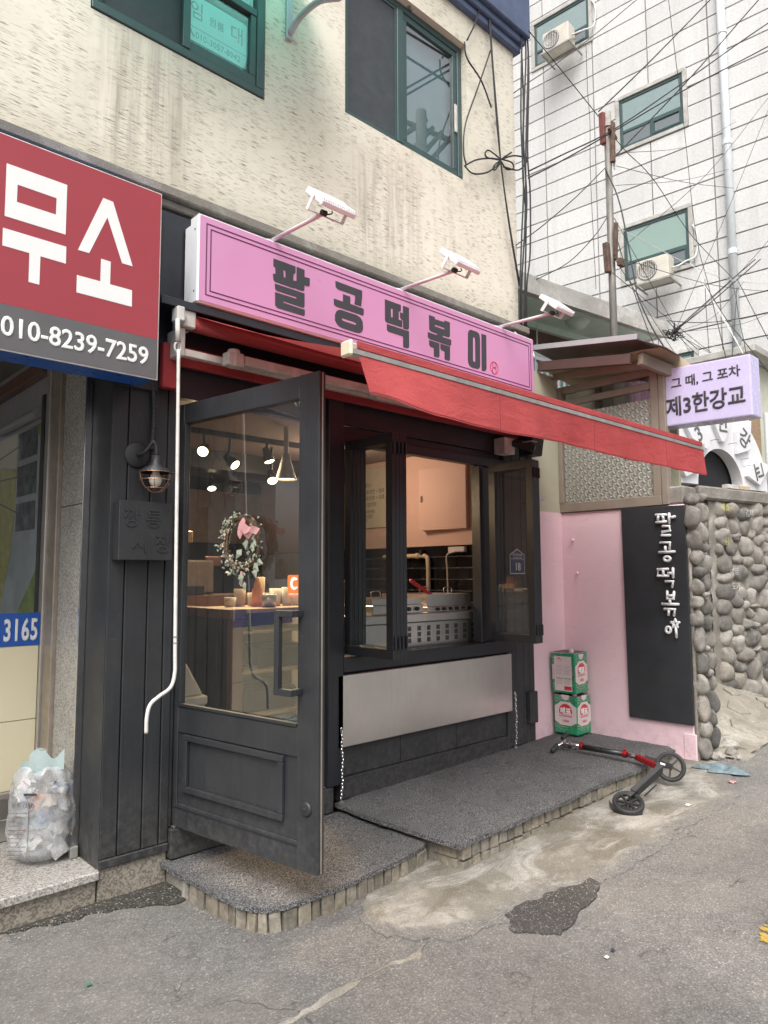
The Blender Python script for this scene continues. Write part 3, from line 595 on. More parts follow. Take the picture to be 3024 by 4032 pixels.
# upper window on the left with the letting notice
wp = MB(); winframe(wp, 1.31, 2.41, 4.675, 6.145, 3.69, 3.80, .055); fr1 = wp.build('window', 'greenframe', shop, bevel=.004, label='dark green upper window with a letting notice')
m = MB().box(1.838, 1.886, 3.685, 3.79, 4.732, 6.09); m.build('mullion', 'greenframe', fr1, bevel=.003)
m = MB(); m.box(1.888, 2.353, 3.70, 3.74, 4.733, 4.80).box(2.312, 2.353, 3.70, 3.74, 4.801, 5.21).box(1.888, 2.353, 3.695, 3.76, 5.212, 5.26); m.build('sash', 'greenframe', fr1, bevel=.003)
MB().box(1.888, 2.311, 3.722, 3.728, 4.801, 5.211).build('pane', 'glass', fr1)
MB().box(1.366, 1.837, 3.722, 3.728, 4.733, 6.088).build('insect_screen', 'screen', fr1); MB().box(1.898, 2.353, 3.722, 3.728, 5.262, 6.088).build('pane', 'glass_dk', fr1)  # left half is a dark sheet painted for the open, dark sash
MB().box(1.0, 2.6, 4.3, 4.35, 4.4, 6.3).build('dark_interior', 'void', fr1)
MB().box(1.90, 2.36, 3.80, 3.81, 5.22, 6.12).build('sky_tint_curtain', 'sky_tint_curtain', fr1)
MB().lathe((1.60, 3.80, 4.735), (0, 0, 1), [(.0, 0), (.02, 0), (.02, .05), (.011, .06), (.014, .062), (.014, .085), (0, .086)], 10).build('bottle', 'chalk_y', fr1, smooth=True)
nt = thing('letting_notice', 'paper notice tinted with green canopy light, with a phone number behind the upper left window', 'notice', (2.1, 3.745, 4.85))
MB().box(1.898, 2.306, 3.742, 3.744, 4.848, 5.15).build('paper', 'teal', nt)
N0 = T(0, 3.7405, 0) @ FRONT
for bd, x, z, s, sx, mt in (('임', 1.905, 5.005, .125, .85, 'greyink'), ('원룸', 2.035, 5.012, .062, .95, 'tealink'), ('대', 2.182, 5.0, .125, .9, 'greyink'), ('010-3057-8942', 1.945, 4.872, .056, .92, 'tealink')):
    text('lettering', bd, s, mt, N0 @ T(x, z, 0), nt, ext=.0008, sx=sx)
shape('line', [rect(1.90, 2.304, 4.9345, 4.938)], 'tealink', N0, nt, ext=.0008)
shape('phone_symbol', [[(1.912, 4.912), (1.918, 4.916), (1.922, 4.900), (1.932, 4.884), (1.942, 4.882), (1.940, 4.872), (1.926, 4.876), (1.914, 4.893)]], 'tealink', N0, nt, ext=.0008)
# green canopy and its bracket between the upper windows
cn = thing('window_canopy', 'green plastic canopy with a curved grey bracket over the upper left window', 'canopy', (2.6, 3.70, 5.2))
MB().grid(lambda u, v: (1.1+u*1.6, 3.70-v*.56, 5.62-.36*v**1.6), 2, 8).build('canopy_sheet', plain('green_canopy', (.30, .85, .76), .3, trans=.85), cn, smooth=True)
m = MB().tube(smooth_path([(2.60, 3.69, 5.22), (2.60, 3.55, 5.27), (2.60, 3.35, 5.25), (2.60, 3.16, 5.15)]), .022, 6); m.build('bracket_arm', 'greymetal', cn, smooth=True)
MB().box(2.575, 2.625, 3.675, 3.699, 5.18, 5.62).build('bracket_plate', 'greymetal', cn, bevel=.004)
m = MB().tube(smooth_path([(2.6, 3.68, 5.58), (2.6, 3.5, 5.50), (2.6, 3.3, 5.38), (2.6, 3.17, 5.22)]), .012, 6); m.build('bracket_rib', 'greymetal', cn, smooth=True)

# ---------------- black shopfront
def part(name, mat, *boxes, bevel=.004, parent=shop, **kw):
    m = MB()
    for b in boxes: m.box(*b)
    return m.build(name, mat, parent, bevel=bevel, **kw)
# left pier of vertical boards
part('pier', 'blk', (1.467, 1.825, 3.66, 3.90, .165, 3.10))
for a, b in ((1.465, 1.551), (1.557, 1.678), (1.684, 1.772), (1.778, 1.826)): part('plank', 'blk', (a, b, 3.63, 3.659, .205, 3.05))
part('pier_foot', 'blk', (1.463, 1.828, 3.622, 3.66, .16, .203))
part('pier_return', 'blk', (1.462, 1.4645, 3.632, 3.895, .165, 3.05), bevel=0)
part('fascia', 'blk2', (1.40, 5.10, 3.612, 3.70, 2.87, 3.64), (1.463, 1.70, 3.60, 3.611, 2.60, 3.60))
part('soffit', 'redboard', (1.83, 5.05, 3.58, 3.70, 2.86, 2.869), bevel=0)
part('red_fascia_board', 'redboard', (1.70, 1.795, 3.555, 3.60, 2.62, 2.87), (1.796, 5.0, 3.565, 3.60, 2.76, 2.87))
part('transom', 'blk2', (1.83, 2.884, 3.63, 3.70, 2.60, 2.859))
part('transom', 'blk2', (3.012, 4.80, 3.645, 3.70, 2.62, 2.86), (3.012, 4.80, 3.63, 3.70, 2.49, 2.56), (3.05, 4.78, 3.67, 3.69, 2.561, 2.619))
part('post', 'blk2', (2.885, 3.010, 3.60, 3.74, .275, 2.859), label='dark post between door and serving window')
part('door_jamb', 'blk', (1.828, 1.85, 3.64, 3.74, .275, 2.60))
part('threshold', 'blk_dusty', (1.83, 2.93, 3.60, 3.80, .12, .27)); part('doorstep_sill', 'ifloor', (1.852, 2.884, 3.62, 3.90, .2705, .278))
part('base_wall', 'blk_dusty', (3.012, 4.78, 3.662, 3.72, .15, 1.0))
for a, b in ((3.02, 3.568), (3.574, 4.161), (4.167, 4.775)): part('wall_panel', 'blk_dusty', (a, b, 3.65, 3.661, .305, .96), bevel=.003)
part('base_board', 'blk_dusty', (3.012, 4.79, 3.635, 3.66, .165, .30)); part('corner_post', 'blk_dusty', (4.782, 4.812, 3.63, 3.72, .17, 2.62))
part('window_sill', 'blk2', (3.012, 4.83, 3.60, 3.74, .975, 1.07))
for a, b in ((4.814, 4.918), (4.924, 5.035), (5.041, 5.115), (5.121, 5.188)): part('plank', 'blk_dusty', (a, b, 3.652, 3.69, .20, 2.86))
part('service_hatch_box', 'blk_dusty', (5.06, 5.17, 3.61, 3.65, .36, .62))
part('window_post', 'blk2', (4.46, 4.50, 3.63, 3.72, 1.071, 2.489)); part('window_post', 'blk2', (3.012, 3.045, 3.63, 3.72, 1.071, 2.489))
part('side_light_frame', 'blk2', (4.501, 4.78, 3.66, 3.70, 1.071, 2.489))
# folding window leaves, stacked open against both jambs
def leaf(x, y0, y1, z0, z1, lab):
    m = MB(); w = .062; t = .03
    m.box(x, x+t, y0, y1, z0, z0+w).box(x, x+t, y0, y1, z1-w, z1).box(x, x+t, y0, y0+w, z0+w, z1-w).box(x, x+t, y1-w, y1, z0+w, z1-w)
    f = m.build('folding_window_leaf', 'blk2', shop, bevel=.002, label=lab)
    MB().box(x+.012, x+.018, y0+w, y1-w, z0+w, z1-w).build('pane', 'glass_bf', f)
    for z in (z0+.06, z1-.14): MB().cyl((x+t/2, y0-.008, z), (x+t/2, y0-.008, z+.08), .008, n=8).build('hinge', 'blk2', f)
    return f
for i in range(4): leaf(3.062+i*.036, 3.19+.004*i, 3.655, 1.085, 2.505+.003*i, 'folded glazed window leaf on the left of the serving hatch')
for i in range(3): leaf(4.502+i*.036, 3.15+.004*i, 3.575, 1.090, 2.485, 'folded glazed window leaf on the right of the serving hatch')
# ---------------- entrance door, swung open
DH = Vector((1.855, 3.67, 0)); DF = Vector((2.023, 2.587, 0)); du = (DF-DH).normalized(); dn = Vector((du.y, -du.x, 0))
if dn.x > 0: dn = -dn                                           # outer face looks to the left, along the shopfronts
DM = Matrix(((du.x, dn.x, 0, DH.x), (du.y, dn.y, 0, DH.y), (0, 0, 1, 0), (0, 0, 0, 1)))
def dpart(name, mat, *bs, parent=None, bevel=.003, **kw):
    m = MB(DM)
    for b in bs: m.box(*b)
    return m.build(name, mat, parent, bevel=bevel, **kw)
t0, t1 = -.045, 0.0
door = dpart('door', 'door', (.0, .055, t0, t1, .275, 2.562), (.953, 1.085, t0, t1, .275, 2.565), (.055, .953, t0, t1, 2.45, 2.562), (.055, .953, t0, t1, .275, .40), (.055, .953, t0, t1, .77, .905), parent=shop, label='open charcoal door with a tall glass pane')
dpart('kick_panel', 'door', (.056, .952, t0+.012, t1-.010, .401, .769), parent=door, bevel=0)
dpart('panel_moulding', 'door', (.115, .868, t1-.009, t1+.012, .735, .766), (.115, .868, t1-.009, t1+.012, .47, .50), (.115, .148, t1-.009, t1+.012, .501, .734), (.835, .868, t1-.009, t1+.012, .501, .734), parent=door)
dpart('glazing_bead', 'blk', (.056, .952, t1-.02, t1+.006, .906, .922), (.056, .074, t1-.02, t1+.006, .923, 2.449), parent=door, bevel=.002)
dpart('glass_pane', 'glass', (.056, .952, -.026, -.020, .906, 2.449), parent=door, bevel=0)
dpart('edge_strip', 'alu_br', (1.0855, 1.0875, -.028, -.018, .28, 2.56), parent=door, bevel=.001)
dpart('rail_groove', 'blk2', (.01, .955, t1, t1+.003, .376, .384), parent=door, bevel=0)
dpart('pull_handle', 'blk', (.875, .905, .05, .078, 1.055, 1.442), (.906, .99, .05, .078, 1.412, 1.442), (.906, .99, .05, .078, 1.055, 1.085), (.96, .99, .001, .05, 1.412, 1.442), (.96, .99, .001, .05, 1.055, 1.085), parent=door, bevel=.002)
m = MB(DM).lathe((1.016, .001, .552), (0, 1, 0), [(0, .016), (.006, .016), (.009, .011), (.014, .014), (.02, .010), (.026, .012), (.034, .004), (.034, 0)], 20); m.build('round_stop', 'blk', door, smooth=True)
# wreath on the glass
wr = thing('wreath', 'dried leaf wreath with a pink ribbon hanging on the door glass', 'wreath', tuple(DM @ Vector((.58, .03, 1.60))))
WX = DM @ T(.58, .028, 1.765)
rw = random.Random(3); m = MB(WX)
for k in range(14):
    ph = rw.uniform(0, 6.28); r0 = rw.uniform(.105, .135); pts = [((r0+.012*math.sin(3*a+ph))*math.cos(a), .012*math.sin(2*a+ph), (r0+.012*math.sin(4*a+ph))*math.sin(a)*1.08) for a in [i*2*math.pi/26 for i in range(26)]]
    m.tube(pts, .0032, 4, closed=True)
m.build('twig_ring', 'twig', wr)
def leafmesh(mb, c, d, up, L, W):
    d = Vector(d).normalized(); up = Vector(up); s_ = d.cross(up).normalized(); c = Vector(c); b = up*L*.18
    mb.add([c, c+d*L*.35+s_*W*.5+b*.5, c+d*L, c+d*L*.35-s_*W*.5+b*.5, c+d*L*.5+b], [(0, 1, 4), (1, 2, 4), (2, 3, 4), (3, 0, 4)])
m = MB(WX); m2 = MB(WX)
for k in range(330):
    a = rw.uniform(rad(95), rad(300)) if k < 240 else rw.uniform(-rad(60), rad(60)); r0 = rw.uniform(.095, .155); c = (r0*math.cos(a)*(-1 if k < 0 else 1), rw.uniform(-.015, .03), r0*1.08*math.sin(a))
    L = rw.uniform(.010, .023); leafmesh(m if k % 4 else m2, c, (rw.uniform(-1, 1), rw.uniform(-.3, .6), rw.uniform(-1, 1)), (rw.uniform(-.3, .3), 1, rw.uniform(-.3, .3)), L, L*.7)
for c, d, L in (((.12,.02,-.10),(.6,.1,-.6),.06),((.13,.02,-.12),(.3,.2,-1),.06),((.14,.02,-.09),(1,.1,-.3),.055),((.03,.02,-.15),(.1,.1,-1),.06),((.05,.02,-.19),(.3,.1,-1),.05),((.06,.02,.02),(.2,.2,-.8),.06),((.10,.02,.0),(.6,.2,-.8),.055),((.03,.02,-.03),(-.5,.2,-.8),.06),((.12,.02,-.03),(.2,.1,.9),.05)): leafmesh(m, c, d, (0, 1, 0), L, L*.75)
m.build('leaves', 'leaf', wr, kind='stuff'); m2.build('dried_flowers', 'dry', wr, kind='stuff')
m = MB(WX)
for pts in ([(.03,.03,.11),(.06,.05,.10),(.075,.045,.06),(.10,.03,.03)], [(.055,.05,.095),(.10,.055,.06),(.13,.05,.065),(.165,.04,.05)], [(.04,.04,.10),(.045,.05,.06),(.05,.04,.03)]):
    P = smooth_path(pts, 4); vs = []
    for i, p in enumerate(P): wd = .026*(1-.3*i/len(P)); vs += [p+Vector((wd*.7, .006*math.sin(i), wd*.7)), p-Vector((wd*.7, 0, wd*.7))]
    m.add(vs, [(2*i, 2*i+1, 2*i+3, 2*i+2) for i in range(len(P)-1)])
m.add([(.02,.02,-.14),(.035,.02,-.14),(.04,.02,-.20),(.025,.02,-.215),(.012,.02,-.20)], [(0,1,2,3,4)])
m.build('ribbon', 'ribbon', wr, smooth=True)
# delivery sticker on the glass
sk = thing('door_sticker', 'small orange delivery sticker on the door glass above the handle', 'sticker', tuple(DM @ Vector((.905, .0, 1.505))))
SM = DM @ Matrix(((1,0,0,0),(0,0,1,-.018),(0,1,0,0),(0,0,0,1)))
shape('sticker_base', [[(.866,1.51),(.872,1.504),(.945,1.504),(.951,1.51),(.951,1.600),(.945,1.606),(.872,1.606),(.866,1.600)]], 'stickero', SM, sk, ext=.0008)
shape('emblem', [[(.935,1.585),(.925,1.594),(.910,1.597),(.895,1.592),(.886,1.578),(.884,1.563),(.888,1.547),(.900,1.537),(.915,1.535),(.930,1.541),(.936,1.549),(.925,1.552),(.914,1.548),(.905,1.552),(.900,1.562),(.903,1.574),(.912,1.582),(.922,1.580)]], 'letters', SM @ T(0, 0, .0014), sk, ext=.0005)
text('lettering', 'coupang eats', .0135, 'letters', SM @ T(.908, 1.512, .0014), sk, ext=.0005, align='CENTER', sx=.95)

# ---------------------------------------------------------------- shop interior (seen through the door and the hatch)
part('shop_floor', 'ifloor', (1.47, 5.12, 3.80, 8.0, .22, .268), bevel=0)
part('shop_ceiling', 'iceil', (1.47, 5.12, 3.93, 8.0, 2.78, 2.84), bevel=0)
part('back_wall', 'idark', (1.47, 5.02, 7.6, 7.7, .268, 2.78), bevel=0); part('back_wall_upper', 'alu_br', (2.6, 5.0, 7.56, 7.595, 2.0, 2.62), bevel=0)
part('left_wall', 'iceil', (1.47, 1.53, 3.91, 7.6, .268, 2.78), bevel=0); part('ceiling_beam', 'idark', (2.5, 5.0, 5.9, 6.1, 2.60, 2.779)); 
rw_ = part('right_wall', 'grout', (5.012, 5.12, 3.73, 7.6, .268, 1.88), bevel=0, label='kitchen wall of glossy black tiles')
part('right_wall_upper', 'iwall', (4.99, 5.12, 3.73, 7.6, 1.882, 2.779), bevel=0)
tb = unit_box('tile', 'tile', .02)
rows = 8
for r in range(rows):
    z = 1.835-r*.105; o = 0.0 if r % 2 else .15; y = 3.75-.30+o
    while y < 6.6:
        a, b = max(y+.0045, 3.735), min(y+.2955, 6.6)
        if b-a > .02: inst('tile', tb, T(5.006, (a+b)/2, z-.005) @ Matrix.Diagonal((.016, b-a, .0955, 1)), rw_)
        y += .30
mb_ = thing('menu_board', 'lit cream menu board with black lettering above the black tiles', 'menu board', (4.98, 5.6, 2.1))
MB().box(4.972, 4.988, 5.25, 6.4, 2.10, 2.72).build('board', 'menu', mb_)
for i, s in enumerate(('튀김 + 음료수', '튀김 + 순대1인분 + 음료', '튀김 + 순대1인분 + 오뎅', '2인분 + 순대2인분')): text('lettering', s, .05, 'ink', T(4.9705, 5.78, 2.53-i*.068) @ SIDE, mb_, ext=.0006, sx=.95)
for i, s in enumerate(('000   꼬마주먹밥', '000   팔공김밥', '000   라면', '000')): text('lettering', s, .045, 'ink', T(4.9705, 5.74, 2.25-i*.045) @ SIDE, mb_, ext=.0006, sx=.95)
eb = thing('electrical_panel', 'flat white electrical panel door hung on the kitchen wall', 'electrical panel', (4.985, 4.45, 2.03))
m = MB(); m.box(4.955, 4.989, 4.19, 4.75, 2.03, 2.62); m.build('cabinet', 'iwall', eb, bevel=.002)
m = MB(T(4.953, 4.19, 0) @ Matrix.Rotation(rad(4), 4, 'Z')); m.box(-.006, 0, 0, .56, 2.03, 2.62); m.build('cabinet_door', 'iwall', eb, bevel=.001)
MB().box(4.898, 4.912, 4.70, 4.716, 2.30, 2.36).build('latch', 'chrome', eb, bevel=.002)
kt = thing('gas_range', 'stainless steel kitchen range with slotted front in the serving window', 'range', (4.1, 3.95, .27))
m = MB().box(3.30, 4.62, 3.79, 4.45, .28, 1.25); m.build('cabinet', 'steel', kt, bevel=.004)
MB().box(3.28, 4.64, 3.76, 4.47, 1.252, 1.318).build('worktop', 'steel', kt, bevel=.006)
m = MB()
for i in range(8):
    for j in range(3):
        for k in range(3): m.box(3.79+i*.105+k*.013, 3.796+i*.105+k*.013, 3.787, 3.789, 1.10+j*.044, 1.134+j*.044)
m.build('vent_slots', 'void', kt, kind='stuff')
m = MB().box(4.02, 4.56, 3.80, 4.34, 1.32, 1.36); m.build('burner_base', 'steel', kt, bevel=.003)
m = MB().box(3.45, 3.97, 3.80, 4.30, 1.32, 1.385); m.build('burner_base', 'steel', kt, bevel=.003)
for i in range(6):
    MB().cyl((4.12+i*.075, 3.799, 1.342), (4.12+i*.075, 3.775, 1.342), .013, n=10).build('knob', 'rubber', kt)
for i in range(2): MB().cyl((3.80+i*.09, 3.799, 1.352), (3.80+i*.09, 3.775, 1.352), .015, n=10).build('knob', 'rubber', kt)
def pan(x0, x1, y0, y1, z0, z1, lab):
    t = thing('food_pan', lab, 'pan', ((x0+x1)/2, (y0+y1)/2, z0))
    MB().box(x0, x1, y0, y1, z0, z0+.01).box(x0, x0+.006, y0, y1, z0+.01, z1).box(x1-.006, x1, y0, y1, z0+.01, z1).box(x0+.006, x1-.006, y0, y0+.006, z0+.01, z1).box(x0+.006, x1-.006, y1-.006, y1, z0+.01, z1).build('tray', 'steel', t)
    MB().box(x0+.007, x1-.007, y0+.007, y1-.007, z0+.011, z1-.03).build('sauce', 'ibrown', t)
    for y in (y0+.12, y1-.12): MB().tube(smooth_path([(x1-.1, y, z1), (x1-.1, y, z1+.045), (x1-.19, y, z1+.045), (x1-.19, y, z1)], 3), .005, 6).build('handle', 'chrome', t, smooth=True)
pan(4.03, 4.55, 3.82, 4.33, 1.362, 1.455, 'wide steel tteokbokki pan with looped handles on the range')
pan(3.46, 3.96, 3.82, 4.29, 1.387, 1.43, 'shallow steel pan on the left burner of the range')
m = MB(); m.bar((4.30, 4.02, 1.44), (4.02, 3.98, 1.56), .012, .03); m.cyl((4.02, 3.974, 1.56), (4.02, 3.986, 1.56), .017, n=10)
tag(m.build('spatula', 'canred', bevel=.003), 'red plastic spatula standing in the wide pan', 'spatula')
gp = thing('gas_pipe', 'beige gas pipe bent against the black kitchen tiles', 'pipe', (4.97, 4.6, 1.3))
MB().tube(smooth_path([(4.96, 5.3, 1.79), (4.96, 4.78, 1.79), (4.96, 4.71, 1.78), (4.96, 4.68, 1.72), (4.96, 4.68, 1.28)], 4), .022, 10).build('pipe', 'ivory', gp, smooth=True)
MB().cyl((4.955, 4.83, 1.79), (4.955, 4.79, 1.79), .029, n=12).build('collar', 'ivory', gp); MB().box(4.93, 4.985, 4.74, 4.77, 1.80, 1.85).build('clip', 'rubber', gp)
so = thing('wall_socket', 'white power strip with a hanging flex on the kitchen wall', 'socket', (4.98, 4.3, 1.8))
MB().box(4.95, 4.995, 4.22, 4.42, 1.815, 1.865).build('socket_block', 'white', so, bevel=.006); MB().tube(smooth_path([(4.95, 4.32, 1.82), (4.94, 4.42, 1.79), (4.93, 4.41, 1.65), (4.93, 4.40, 1.35)], 5), .008, 6).build('flex', 'foam', so, smooth=True)
rf = thing('drinks_fridge', 'white slim fridge with a louvred side behind the folding window', 'fridge', (3.9, 4.9, .27))
MB().box(3.75, 4.2, 4.75, 5.2, .27, 1.56).build('cabinet', 'foam', rf, bevel=.01)
m = MB()
for i in range(22): m.box(3.78, 4.02, 4.742, 4.749, .95+i*.024, .962+i*.024)
m.build('louvres', 'canline', rf, kind='stuff')
# counters inside the door
ct = thing('service_counter', 'high wooden counter with open shelves just inside the door', 'counter', (3.1, 4.6, .27))
MB().box(2.70, 3.45, 4.28, 4.85, 1.345, 1.375).build('counter_top', 'ipine', ct, bevel=.003); MB().box(2.57, 2.699, 4.28, 6.2, 1.31, 1.375).build('counter_edge', 'ibrown', ct, bevel=.003)
MB().box(2.60, 2.69, 4.30, 4.36, .27, 1.309).build('corner_post', 'ibrown', ct, bevel=.002)
for i in range(11): MB().box(2.615, 2.64, 4.365+i*.16, 4.517+i*.16, .27, 1.309).build('plank', 'idark', ct, bevel=.008)
MB().box(2.641, 2.69, 4.365, 6.1, .27, 1.309).build('counter_side', 'idark', ct)
MB().box(2.69, 3.45, 4.79, 4.83, .27, 1.344).build('counter_back', 'menu', ct)
for z in (.62, .92, 1.20): MB().box(2.691, 3.45, 4.32, 4.789, z, z+.022).build('shelf', 'ipine', ct, bevel=.002)
bc = thing('back_counter', 'long dark ribbed counter with a brown wooden edge at the back', 'counter', (3.2, 5.7, .27))
MB().box(2.2, 3.75, 5.52, 6.1, 1.34, 1.44).build('counter_top', 'ibrown', bc, bevel=.004)
for i in range(10): MB().box(2.2+i*.155, 2.345+i*.155, 5.54, 5.57, .27, 1.339).build('plank', 'idark', bc, bevel=.006)
MB().box(2.2, 3.75, 5.571, 6.05, .27, 1.338).build('cabinet', 'idark', bc)
def boxthing(name, lab, cat, mat, b, bevel=.006, group=None):
    m = MB(); m.box(*b); return tag(m.build(name, mat, bevel=bevel), lab, cat, group)
def tub(name, lab, x, y, z, r, h, mat, lid=None, group=None):
    t = thing(name, lab, 'container', (x, y, z), group); MB().lathe((x, y, z), (0, 0, 1), [(0, 0), (r*.85, 0), (r, h), (r*.9, h), (r*.76, .01)], 14).build('tub', mat, t, smooth=True)
    if lid: MB().cyl((x, y, z+h+.001), (x, y, z+h+.012), r*1.04, n=14).build('lid', lid, t)
tub('steel_pot', 'brass coloured pot on the counter inside the door', 2.98, 4.42, 1.376, .06, .09, 'alu')
tub('paper_cup_stack', 'tall stack of brown paper cups on the counter', 3.12, 4.74, 1.376, .032, .22, 'boxcard')
for i in range(4):
    tub('foam_cup_stack', ('leftmost', 'second from left', 'third from left', 'rightmost')[i]+' of the four white foam cup stacks on the counter', 3.06+.085*i, 4.55+.02*(i % 2), 1.376, .04, .10+.02*(i % 3), 'foam', group='foam cups on the counter')
for i in range(5): tub('paper_bowl_stack', ('leftmost', 'second', 'third', 'fourth', 'rightmost')[i]+' of the five paper bowl stacks along the back of the counter', 2.80+.10*i, 4.66+.03*(i % 2), 1.376, .045, .07+.03*((i*2) % 3), 'boxcard' if i % 2 else 'foam', group='paper bowls on the counter')
t = thing('sauce_bottle', 'orange sauce bottle with a pointed cap on the counter', 'bottle', (2.97, 4.56, 1.376)); MB().lathe((2.97, 4.56, 1.376), (0, 0, 1), [(0, 0), (.038, 0), (.04, .12), (.026, .15), (.026, .17)], 14).build('bottle_body', 'orange', t, smooth=True); MB().cyl((2.97, 4.56, 1.547), (2.97, 4.56, 1.59), .024, .008, 12).build('cap', 'orange', t)
boxthing('food_tub', 'clear tub of dark sauce on the back counter', 'tub', 'idark', (2.92, 3.10, 5.58, 5.75, 1.441, 1.52)); boxthing('food_tub', 'small clear tub standing left of the dark sauce tub', 'tub', 'alu_br', (2.70, 2.88, 5.58, 5.75, 1.441, 1.51))
boxthing('storage_box', 'black lidded box on the upper counter shelf', 'box', 'idark', (2.86, 3.30, 4.36, 4.7, .943, 1.10), .02); boxthing('storage_box', 'flat black box under the lidded black box', 'box', 'idark', (2.75, 3.2, 4.36, 4.7, .643, .80), .015)
boxthing('wooden_tray', 'orange wooden tray beside the flat black box', 'tray', 'ipine', (3.21, 3.42, 4.36, 4.6, .645, .72)); boxthing('cardboard_box', 'cream cardboard box on the floor under the counter', 'box', 'boxcard', (2.72, 2.95, 4.33, 4.6, .27, .58))
tl = boxthing('teal_carton', 'teal carton on the floor under the counter', 'box', 'tealbox', (2.98, 3.28, 4.33, 4.6, .27, .56))
m = MB(); m.ball((3.13, 4.46, .575), .12, .11, .075, 12, 8)
for v in m.v: v += Vector((noise.noise(v*19)*.02, noise.noise(v*23)*.02, abs(noise.noise(v*17))*.03))
tag(m.build('plastic_bag', 'film', smooth=True), 'crumpled clear plastic bag on the teal carton', 'bag')
tc = thing('trash_bin', 'cream plastic bin with a swing lid inside the door', 'bin', (2.16, 4.2, .27)); MB().hexa([(2.03,4.1,.27),(2.27,4.1,.27),(2.27,4.4,.27),(2.03,4.4,.27),(2.01,4.08,.80),(2.29,4.08,.80),(2.29,4.42,.80),(2.01,4.42,.80)]).build('bin_body', 'foam', tc, bevel=.01); MB().box(2.0, 2.30, 4.07, 4.43, .801, .86).build('rim', 'ivory', tc, bevel=.01); MB().hexa([(2.02,4.09,.861),(2.28,4.09,.861),(2.28,4.41,.861),(2.02,4.41,.861),(2.1,4.17,1.06),(2.20,4.17,1.06),(2.20,4.33,1.06),(2.1,4.33,1.06)]).build('lid', 'ivory', tc, bevel=.012)
boxthing('utensil_rack', 'yellow cloth hung on a rack by the black tiles', 'cloth', 'ipine', (3.30, 3.42, 6.4, 6.42, 1.93, 2.05), .01)
boxthing('copper_pan', 'copper coloured pan leaning at the back', 'pan', 'copper', (3.50, 3.68, 6.3, 6.33, 1.70, 1.80), .01)
boxthing('shelf_unit', 'dark rack of dishes on the back counter', 'rack', 'alu_br', (2.95, 3.35, 5.85, 6.05, 1.441, 1.75), .02)
# track lights
tr1 = thing('track_rail', 'black ceiling track carrying spotlights nearest the door', 'track', (3.2, 5.09, 2.72)); MB().box(1.9, 4.4, 5.07, 5.105, 2.735, 2.778).build('rail', 'blk2', tr1)
tr2 = thing('track_rail', 'second black ceiling track deeper in the shop', 'track', (3.7, 6.5, 2.72)); MB().box(2.4, 4.1, 6.48, 6.515, 2.735, 2.778).build('rail', 'blk2', tr2)
def spot(x, y, z, d, lab):
    t = thing('track_spotlight', lab, 'spotlight', (x, y, 2.73), 'spotlights on the ceiling tracks'); d = Vector(d).normalized(); h = Vector((x, y, z))
    MB().cyl((x, y, 2.734), h-d*.03, .013, n=8).build('stem', 'blk2', t)
    MB().lathe(h-d*.06, d, [(0, 0), (.030, .0), (.034, .05), (.046, .08), (.05, .135), (.044, .13)], 16).build('lamp_head', 'blk2', t, smooth=True)
    MB().cyl(h+d*.062, h+d*.066, .042, n=16).build('lens', 'bulb', t)
    L = bpy.data.lights.new('spot_glow', 'SPOT'); L.energy = 40; L.color = (1, .72, .42); L.spot_size = rad(100); L.spot_blend = .6; L.shadow_soft_size = .04
    lo = bpy.data.objects.new('spot_glow', L); COL.objects.link(lo); lo.location = h+d*.09; lo.rotation_euler = (-d).to_track_quat('Z', 'Y').to_euler()
spot(2.80, 5.09, 2.62, (-.55, -.65, -.5), 'bright track spotlight facing the door glass'); spot(3.04, 5.09, 2.55, (.25, -.75, -.65), 'black track spotlight tilted to the right'); spot(3.40, 5.09, 2.64, (.1, -.35, -.92), 'short track spotlight at the middle of the rail')
spot(3.52, 5.20, 2.48, (-.25, -.6, -.75), 'long black track spotlight hanging behind the short one'); spot(3.66, 6.49, 2.55, (-.2, -.5, -.85), 'black spotlight on the rear track')
pd = thing('pendant_lamp', 'white cone pendant lamp inside the door', 'pendant lamp', (3.25, 4.6, 2.3)); MB().cyl((3.25, 4.6, 2.779), (3.25, 4.6, 2.55), .02, n=10).build('stem', 'whitedirty', pd); MB().lathe((3.25, 4.6, 2.36), (0, 0, 1), [(.085, 0), (.06, .08), (.04, .15), (.032, .20), (0, .205)], 18).build('shade', 'whitedirty', pd, smooth=True); MB().cyl((3.25, 4.6, 2.372), (3.25, 4.6, 2.368), .07, n=16).build('lens', emit('pendant_glow', (1, .7, .35), 5), pd)
pl = bpy.data.lights.new('pendant_light', 'SPOT'); pl.energy = 30; pl.color = (1, .70, .38); pl.spot_size = rad(120); pl.spot_blend = .5; pl.shadow_soft_size = .05; po_ = bpy.data.objects.new('pendant_light', pl); COL.objects.link(po_); po_.location = (3.25, 4.6, 2.35)
kl = bpy.data.lights.new('kitchen_glow', 'POINT'); kl.energy = 15; kl.color = (1, .68, .50); kl.shadow_soft_size = .12
ko = bpy.data.objects.new('kitchen_glow', kl); COL.objects.link(ko); ko.location = (4.05, 5.0, 2.5)
pk = thing('kitchen_lamp', 'round ceiling lamp over the kitchen', 'lamp', (4.05, 5.0, 2.7)); MB().cyl((4.05, 5.0, 2.64), (4.05, 5.0, 2.779), .09, n=18).build('lamp_body', 'bulb', pk)

